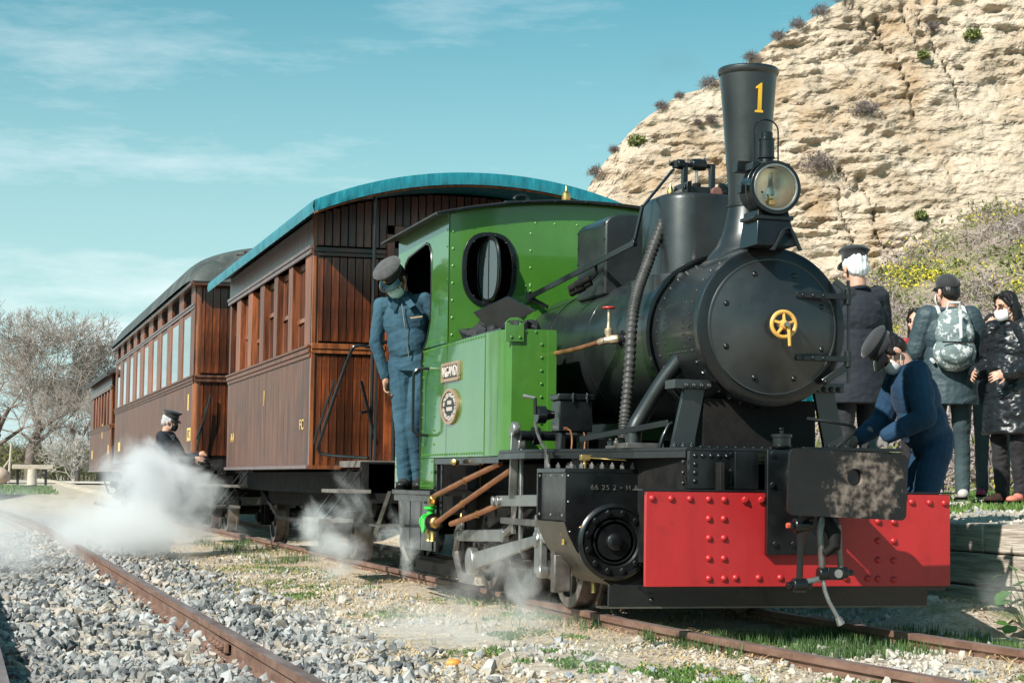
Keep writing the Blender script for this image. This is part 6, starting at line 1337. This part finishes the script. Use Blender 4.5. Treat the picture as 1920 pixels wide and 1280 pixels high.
    for q in 'LR':
        e2 = wr_[q]+(el[q]-wr_[q]).normalized()*.015; t.cap(sh[q], el[q], (.058+k*.9)*s, (.048+k*.8)*s); t.cap(el[q], e2, (.048+k*.8)*s, (.036+k*.6)*s)
    link(evalmesh(t, vox, 2, top, 'jacket', wr, seed), 'jacket', T)
    if collar:
        lean_ = lean > .3
        c = MB().torus(neck+RU @ Vector((0, .004, -.005))*s, RU @ Vector((0, -.25, 1)), .066*s, .014*s, 24, 8)
        for q in ((-1, 1) if not lean_ else ()): c.bar(up((q*.03, -.085, 1.445)), up((q*.075, -.125, 1.37)), .05*s, .006, (0, -1, 0))
        c.build('collar', top, T, smooth=60)
    if build_legs:
        l = MB(); l.ell(lo((0, 0, .96)), (.165*s, .122*s, .13*s), Ry, 20, 12)
        for q in 'LR': l.cap(hp_[q], kn[q], .098*s, .068*s, 14); l.cap(kn[q], an[q]-Vector((0, 0, .02)), .068*s, .056*s, 14)
        link(evalmesh(l, vox, 2, bottom, 'trousers', wr, seed+3, (5, 5, 12)), 'trousers', T)
        for q in 'LR':
            f = MB(); fd = (Ry @ Vector((.12 if q == 'L' else -.12, -1, 0))).normalized(); g_ = Vector((an[q].x, an[q].y, an[q].z-.045*s))
            f.cap(g_-fd*.035*s, g_+fd*.06*s, .044*s, .040*s); f.ell(g_+fd*.12*s-Vector((0, 0, .012))*s, (.045*s, .075*s, .032*s), Matrix.Rotation(math.atan2(fd.y, fd.x)+pi/2, 3, 'Z'), 14, 8); f.cap(an[q]+Vector((0, 0, .03)), g_, .045*s, .045*s)
            link(evalmesh(f, .006, 1, shoe, 'shoe'), 'shoe', T); 
            MB().plate([( (an[q]+fd*a_*s+Vector((-fd.y, fd.x, 0))*b_*s).x, (an[q]+fd*a_*s+Vector((-fd.y, fd.x, 0))*b_*s).y) for a_, b_ in ((-.085, -.03), (-.085, .03), (.0, .035), (.12, .046), (.19, .03), (.205, 0), (.19, -.03), (.12, -.046), (0, -.035))], 2, an[q].z-.09*s, an[q].z-.07*s).build('sole', INSIDE, T)
    if hair:
        h = MB(); h.ell(hl_((0, .024, .044)), (.084*s, .094*s, .090*s), RH, 18, 12); h.ell(hl_((0, .055, -.01)), (.078*s, .058*s, .075*s), RH, 16, 10)
        for q in (-1, 1): h.ell(hl_((q*.070, -.005, .02)), (.016*s, .03*s, .04*s), RH, 8, 6)
        if hairlong:
            h.cap(hl_((0, .08, -.02)), hl_((.01, .10, -.22)), .062*s, .045*s)
            for q in (-1, 1): h.cap(hl_((q*.075, .01, .02)), hl_((q*.085, .0, -.15)), .024*s, .016*s); h.cap(hl_((q*.03, -.06, .105)), hl_((q*.078, -.03, .02)), .02*s, .016*s)
        link(evalmesh(h, .006, 1, hair, 'hair', .005, seed+9, (40, 40, 10)), 'hair', T)
    if mask:
        V = []; nn, mm = 14, 8
        for i in range(mm+1):
            v = -1.05+1.75*i/mm
            for j in range(nn+1):
                u_ = -1.25+2.5*j/nn; V.append(hl_((.070*sin(u_)*cos(v*.75), -.024-.096*cos(u_)*cos(v*.62), -.048+.060*sin(v))))
        MB().add(V, [(i*(nn+1)+j, i*(nn+1)+j+1, (i+1)*(nn+1)+j+1, (i+1)*(nn+1)+j) for i in range(mm) for j in range(nn)]).build('face_mask', mask, T, smooth=70)
        for q in (-1, 1): MB().tube([hl_((q*.064, -.05, -.02)), hl_((q*.080, -.01, .012)), hl_((q*.088, .018, .012)), hl_((q*.084, .02, -.03)), hl_((q*.064, -.045, -.075))], .0022, 5).build('mask_strap', MASKW, T)
    if glasses:
        g = MB()
        for q in (-1, 1): g.torus(hl_((q*.033, -.098, .010)), RH @ Vector((0, 1, 0)), .021*s, .0025, 16, 5); g.tube([hl_((q*.055, -.095, .012)), hl_((q*.082, .01, .01))], .0025, 5)
        g.build('spectacles', SOOT, T)
    if cap:
        cm_ = cap.get('mat', CAPM); tl = MH @ Matrix.Rotation(cap.get('tilt', 0), 4, 'X') @ Matrix.Rotation(cap.get('roll', 0), 4, 'Y')
        def xf(mb, name, m_, **kk):
            mb.v = [tuple(tl @ Vector(p)) for p in mb.v]; return mb.build(name, m_, T, **kk)
        if cap['kind'] == 'peaked':
            fr_ = cap.get('flare', .125)
            def sq(mb): mb.v = [(x*.94, y*1.1+.008+(0), z-.10*y*(1 if z > .09 else 0)) for x, y, z in mb.v]; return mb
            c = MB().lathe([(.086, .052), (.090, .055), (.090, .095), (fr_-.012, .112), (fr_, .124), (fr_-.004, .135), (fr_*.75, .152), (.03, .157)], (0, 0, 0), (0, 0, 1), 36); xf(sq(c), 'cap', cm_, smooth=50)
            if cap.get('low'): c.v = [(x, y, .06+(z-.052)*.62-(.18*y if z > .1 else 0)) for x, y, z in c.v]
            b_ = MB().lathe([(.0905, .058), (.0925, .060), (.0925, .088), (.0905, .09)], (0, 0, 0), (0, 0, 1), 36, False); xf(sq(b_), 'cap_band', CAPM, smooth=50)
            if cap.get('badge'): xf(MB().ell((0, -.098, .085), (.012, .006, .012)), 'cap_badge', BRASS)
            V = []
            for i in range(13):
                a = -1.15+2.3*i/12
                for r_, z_ in ((.090, .060), (.125, .046), (.150, .026)): V.append((.92*(.090*sin(a)+(r_-.090)*sin(a)*.5), .008-1.08*(.088*cos(a))-(r_-.09)*(.3+.7*cos(a)), z_-(.0)))
            V += [(x, y, z-.004) for x, y, z in V]; n3 = 39
            F = [(i*3+j, i*3+j+1, (i+1)*3+j+1, (i+1)*3+j) for i in range(12) for j in (0, 1)]; F += [tuple(a+n3 for a in f[::-1]) for f in F]
            xf(MB().add(V, F), 'cap_visor', VISOR, smooth=60)
        else:
            c = MB().ell((0, .014, .050), (.090, .106, .092), None, 24, 12); c.v = [(x, y, max(z, .03)) for x, y, z in c.v]; xf(c, 'cap', cm_, smooth=60)
            V = []
            for i in range(11):
                a = -1.0+2*i/10; V += [(.086*sin(a), -.088*cos(a)-.0, .042), (.075*sin(a), -.088*cos(a)-.075*(.4+.6*cos(a)), .030-.02*abs(sin(a)))]
            V += [(x, y, z-.005) for x, y, z in V]; F = [(2*i, 2*i+1, 2*i+3, 2*i+2) for i in range(10)]; F += [tuple(a+22 for a in f[::-1]) for f in F]
            xf(MB().add(V, F), 'cap_visor', cm_, smooth=60)
    return T, up, lo, hl_, RU, s
# driver leaning out of the cab
D_, *_r = person('engine driver in faded blue overalls and grey cap leaning out of the cab', (-.925, 4.33, .635), rad(-18), 1.58, roll=rad(-8), lean=rad(8), head=(rad(-32), rad(40), rad(0)),
    arms={'eL': (.29, .04, 1.13), 'eR': (-.245, -.0, 1.13), 'wR': (-.20, -.06, .86), 'wL': (.34, -.10, 1.02), 'dR': (.05, -.1, -1)}, legs={'kL': (.03, -.06, .49), 'kR': (-.05, -.04, .50), 'aL': (.06, .03, .09), 'aR': (-.03, .0, .09)},
    top=DENIM, bottom=DENIM, skin=SKIN2, hair=HAIRB, cap={'kind': 'peaked', 'mat': CAPG, 'tilt': rad(2), 'badge': True, 'flare': .118, 'low': 1}, mask=MASKB, bulk=.0, curl=.5, seed=3)
upd = _r[0]
MB().bar(upd((.05, -.142, 1.29)), upd((.14, -.128, 1.29)), .004, .008).build('pocket_trim', STRAW, D_)
MB().tube([upd((0, -.128, 1.40)), upd((0, -.150, 1.2)), upd((0, -.142, 1.0))], .0035, 5).build('zip', STEEL, D_)
# elderly guard with white hair
person('elderly railwayman from behind with white hair, black flat-topped cap and dark uniform', (2.06, 3.64, .57), rad(190), 1.77, head=(rad(-10), rad(14), 0),
    arms={'eL': (.24, -.06, 1.13), 'eR': (-.25, -.05, 1.13), 'wL': (.12, -.27, 1.10), 'wR': (-.12, -.27, 1.08)}, top=UNIF, bottom=UNIF2, hair=HAIRW, cap={'kind': 'peaked', 'flare': .112, 'tilt': rad(-4)}, coat=.20, bulk=.035, seed=5)
# bending mechanic
person('mechanic in navy overalls and black cap bending beside the smokebox, white mask and grey gloves', (1.66, 1.83, .03), rad(-98), 1.67, lean=rad(19), head=(rad(4), rad(42), rad(0)),
    arms={'abs': True, 'eR': (-.24, -.24, 1.10), 'wR': (-.14, -.42, 1.0), 'eL': (.24, -.13, 1.12), 'wL': (.14, -.34, 1.0), 'dR': (.1, -.8, -.5), 'dL': (-.1, -.8, -.6)}, legs={'kL': (.09, -.12, .50), 'kR': (-.09, -.12, .50), 'aL': (.08, -.22, .09), 'aR': (-.08, -.22, .09)}, top=NAVY, bottom=NAVY, hair=HAIRB, cap={'kind': 'peaked', 'flare': .108, 'tilt': rad(2), 'badge': True, 'low': 1}, mask=MASKW, glove=True, bulk=.03, seed=7)
# man with backpack
_, upk, lok, hlk, RUk, sk = person('man in black baseball cap and quilted blue-grey coat, back turned, wearing a backpack', (3.57, 5.13, .60), rad(163), 1.77, head=(rad(28), rad(6), 0),
    arms={'eL': (.25, -.02, 1.14), 'eR': (-.25, -.02, 1.14), 'wL': (.16, -.24, 1.05), 'wR': (-.16, -.24, 1.05)}, top=QUILT, bottom=JEANS, hair=HAIRB, cap={'kind': 'base', 'tilt': rad(-4)}, mask=MASKW, coat=.15, bulk=.04, shoe=mat('pale_trainers', (.45, .42, .4), rough=.7), seed=11)
bp_ = MB()
def bpk(x, y, z): return upk((x, .175+y, z))
g = MB(); g.ell(bpk(0, .06, 1.26), (.155, .09, .15), RUk); g.ell(bpk(0, .05, 1.12), (.17, .10, .15), RUk); g.ell(bpk(0, .04, 1.36), (.13, .07, .10), RUk); g.ell(bpk(0, .12, 1.12), (.13, .06, .10), RUk)
Bk = thing('backpack', 'grey and white printed backpack worn by the man in the quilted coat', 'backpack', tuple(bpk(0, .05, 1.1)))
link(evalmesh(g, .008, 2, CAMO, 'bag', .004, 2), 'bag', Bk)
for q in (-1, 1): MB().tube(spline([bpk(q*.10, -.02, 1.42), upk((q*.10, .02, 1.485)), upk((q*.115, -.13, 1.36)), upk((q*.15, -.12, 1.15)), bpk(q*.15, .0, 1.05)], 6), .014, 6).build('shoulder_strap', WEB, Bk)
MB().bar(bpk(-.02, .16, 1.44), bpk(-.02, .185, 1.22), .035, .006, (1, 0, 0)).tube([bpk(-.04, .05, 1.44), bpk(-.03, .08, 1.50), bpk(.05, .08, 1.50), bpk(.06, .05, 1.44)], .010, 6).build('top_handle', WEB, Bk)
g = MB().bar(bpk(-.12, .175, 1.19), bpk(.12, .175, 1.19), .006, .012); g.build('pocket_zip', SOOT, Bk)
# woman at the right
_, upw, low_, hlw, RUw, sw = person('dark haired woman in long black padded coat and white mask with coral ankle boots', (3.83, 4.66, .58), rad(-72), 1.63, head=(rad(-6), rad(14), 0),
    arms={'eL': (.25, .02, 1.12), 'eR': (-.24, -.0, 1.12), 'wL': (.16, -.22, 1.05), 'wR': (-.14, -.24, 1.06)}, top=PUFF, bottom=BLKJ, hair=HAIRB, hairlong=True, mask=MASKW, coat=.32, bulk=.045, shoe=CORAL, seed=13, wr=.012)
W_ = bpy.data.objects['person.004'] if 'person.004' in bpy.data.objects else None
m_ = MB()
for q in (-1, 1): m_.torus(hlw((q*.033, -.075, .10)), RUw @ Vector((0, .6, 1)), .026, .003, 16, 5)
m_.build('sunglasses', SOOT, W_)
# woman in red behind the guard, person in cyan, child behind the woman in black
person('dark haired woman in a red jacket beyond the bending mechanic', (3.84, 6.15, .62), rad(-62), 1.58, head=(rad(8), rad(4), 0), top=REDC, bottom=BLKJ, hair=HAIRB, hairlong=True, vox=.009, seed=15)
person('person in turquoise coat almost hidden between the smokebox and the white-haired railwayman', (2.40, 5.6, .60), rad(20), 1.52, top=CYAN, bottom=BLKJ, hair=HAIRB, vox=.009, coat=.3, bulk=.03, seed=17)
person('person in teal jeans and dark pink shoes behind the woman in long black coat', (4.22, 5.6, .62), rad(-30), 1.5, top=UNIF, bottom=JEANS, hair=HAIRB, vox=.009, shoe=mat('dark_pink_shoes', (.3, .03, .07), rough=.6), seed=19)
# guard beside the coaches
person('coach guard in black peaked cap, glasses and black mask reaching towards the second coach', (-1.60, 14.6, -.12), rad(64), 1.60, head=(rad(6), rad(10), 0), lean=rad(6),
    arms={'abs': True, 'eL': (.22, -.22, 1.12), 'eR': (-.22, -.22, 1.10), 'wL': (.12, -.46, 1.18), 'wR': (-.10, -.46, 1.12)}, top=UNIF, bottom=UNIF2, hair=HAIRG, cap={'kind': 'peaked', 'flare': .118}, mask=MASKK, glasses=True, vox=.008, bulk=.02, seed=21)

# ------------------------------------------------------------------ steam
def steam(label, loc, size, dens, nscale, thr=.5, soft=.35, seed=0, rot=0, col=(.92, .94, .95), power=1.0, stretch=(1, 1, 1), core=.16, amp=1.9):
    m = bpy.data.materials.new('steam'); m.use_nodes = True; N = NT(m); m.node_tree.nodes.clear()
    out = N.n('ShaderNodeOutputMaterial'); pv = N.n('ShaderNodeVolumePrincipled'); pv.inputs['Color'].default_value = (*col, 1); pv.inputs['Anisotropy'].default_value = 0; N.l(pv.outputs[0], out.inputs['Volume'])
    t = N.n('ShaderNodeTexCoord'); ln = N.n('ShaderNodeVectorMath', operation='LENGTH'); N.l(t.outputs['Object'], ln.inputs[0])
    mpn = N.n('ShaderNodeMapping'); mpn.inputs[1].default_value = (seed*3.1, seed*1.7, seed*.9); mpn.inputs[3].default_value = tuple(size[i]*stretch[i] for i in range(3)); N.l(t.outputs['Object'], mpn.inputs[0])
    nz = N.n('ShaderNodeTexNoise'); nz.inputs['Scale'].default_value = nscale; nz.inputs['Detail'].default_value = 5; nz.inputs['Roughness'].default_value = .58; nz.inputs['Distortion'].default_value = .5; N.l(mpn.outputs[0], nz.inputs[0])
    f = N.n('ShaderNodeMapRange'); f.inputs[1].default_value = 1.0; f.inputs[2].default_value = .15; f.inputs[3].default_value = -.62; f.inputs[4].default_value = core; N.l(ln.outputs[1], f.inputs[0])
    am = N.n('ShaderNodeMath', operation='MULTIPLY_ADD'); am.inputs[1].default_value = amp; am.inputs[2].default_value = .5-.5*amp; N.l(nz.outputs[0], am.inputs[0]); a = N.n('ShaderNodeMath', operation='ADD'); N.l(am.outputs[0], a.inputs[0]); N.l(f.outputs[0], a.inputs[1])
    r = N.n('ShaderNodeMapRange'); r.interpolation_type = 'SMOOTHSTEP'; r.inputs[1].default_value = thr; r.inputs[2].default_value = thr+soft; r.inputs[3].default_value = 0; r.inputs[4].default_value = dens; N.l(a.outputs[0], r.inputs[0]); N.l(r.outputs[0], pv.inputs['Density'])
    o = MB().ell((0, 0, 0), (1, 1, 1), None, 20, 12).build('steam_cloud', m, None); o.location = loc; o.scale = size; o.rotation_euler[2] = rot
    o['kind'] = 'stuff'; o['label'] = label; return o
steam('white steam billowing up beside the second coach and hiding the guard', (-1.95, 11.6, .50), (1.0, 1.5, 1.0), 8.5, 2.0, .38, .6, 1, core=.34, col=(.88, .9, .92))
steam('white steam drifting low over the empty track', (-2.35, 11.0, .16), (1.8, 3.2, .60), 2.6, 1.5, .40, .5, 2, core=.24)
steam('thin steam spreading over the left track ballast', (-4.1, 8.2, .18), (2.3, 4.8, .95), 1.5, .9, .34, .5, 3, core=.2, amp=1.6)
steam('steam rising from the coupling behind the cab', (-1.15, 5.6, .28), (.62, .7, .80), 9, 2.8, .46, .55, 4, core=.20)
steam('wisp of steam from the injector', (-1.05, 3.9, .30), (.36, .4, .44), 6, 5, .56, .4, 5, core=.1, amp=2.4)
steam('steam leaking between the driving wheels', (-.98, 2.2, .24), (.40, 1.4, .44), 3.2, 2.8, .48, .5, 6, core=.12, amp=2.2)
steam('steam jet blowing down from the cylinder cocks', (-.98, 1.35, .10), (.34, .4, .40), 5, 4, .50, .4, 9, core=.14, amp=2.2)
steam('thin steam spreading over the dry ground beside the wheels', (-1.35, 1.0, -.02), (1.5, 3.6, .30), 1.4, 1.2, .42, .5, 7, core=.17)
steam('faint steam drifting out beside the timber wall', (1.35, .5, .15), (.55, .5, .36), 2.0, 2.5, .48, .45, 8)
steam('faint grey smoke above the chimney', (-.25, 1.1, 2.92), (.55, .8, .28), .8, 2.2, .5, .45, 10, col=(.25, .25, .27))

# ------------------------------------------------------------------ small finds on the ground
pl = thing('leafy_plant', 'big-leaved green plant growing against the foot of the timber wall', 'plant', (1.62, .62, -.08))
lf = MB().add([(0, 0, 0), (-.5, .35, .08), (-.62, .75, .02), (-.3, 1.05, -.1), (0, 1.15, -.16), (.3, 1.05, -.1), (.62, .75, .02), (.5, .35, .08), (0, .6, .0)], [(0, 8, 1), (1, 8, 2), (2, 8, 3), (3, 8, 4), (4, 8, 5), (5, 8, 6), (6, 8, 7), (7, 8, 0)]).mesh('leaf', mat('broad_leaf', (.03, .10, .015), (.08, .19, .03), rough=.45, scale=4, rand=.35), 60)
for k in range(46):
    a = random.uniform(0, 2*pi); h = random.uniform(.04, .34); r_ = random.uniform(.04, .2)*(1-.4*h)
    p = (1.62+r_*cos(a), .62+r_*sin(a)*1.1, -.08+h); o = link(lf, 'leaf', pl, loc=p, rot=(random.uniform(-.5, .6), random.uniform(-.4, .4), a-pi/2)); o.scale = (random.uniform(.05, .09),)*3
    if k % 2 == 0: MB().tube([(1.62+r_*.2*cos(a), .62+r_*.2*sin(a), -.09), (1.62+r_*.7*cos(a), .62+r_*.7*sin(a), -.08+h*.7), p], .003, 4).build('stem', LEAF, pl)
op = MB().ell((-1.76, -.30, -.085), (.035, .028, .02), None, 12, 8); tag(op.build('orange_peel', mat('orange_peel', (.75, .22, .03), (.8, .35, .08), rough=.5, scale=20, bump=.3), None), 'piece of orange peel lying on the gravel in the foreground', 'peel')
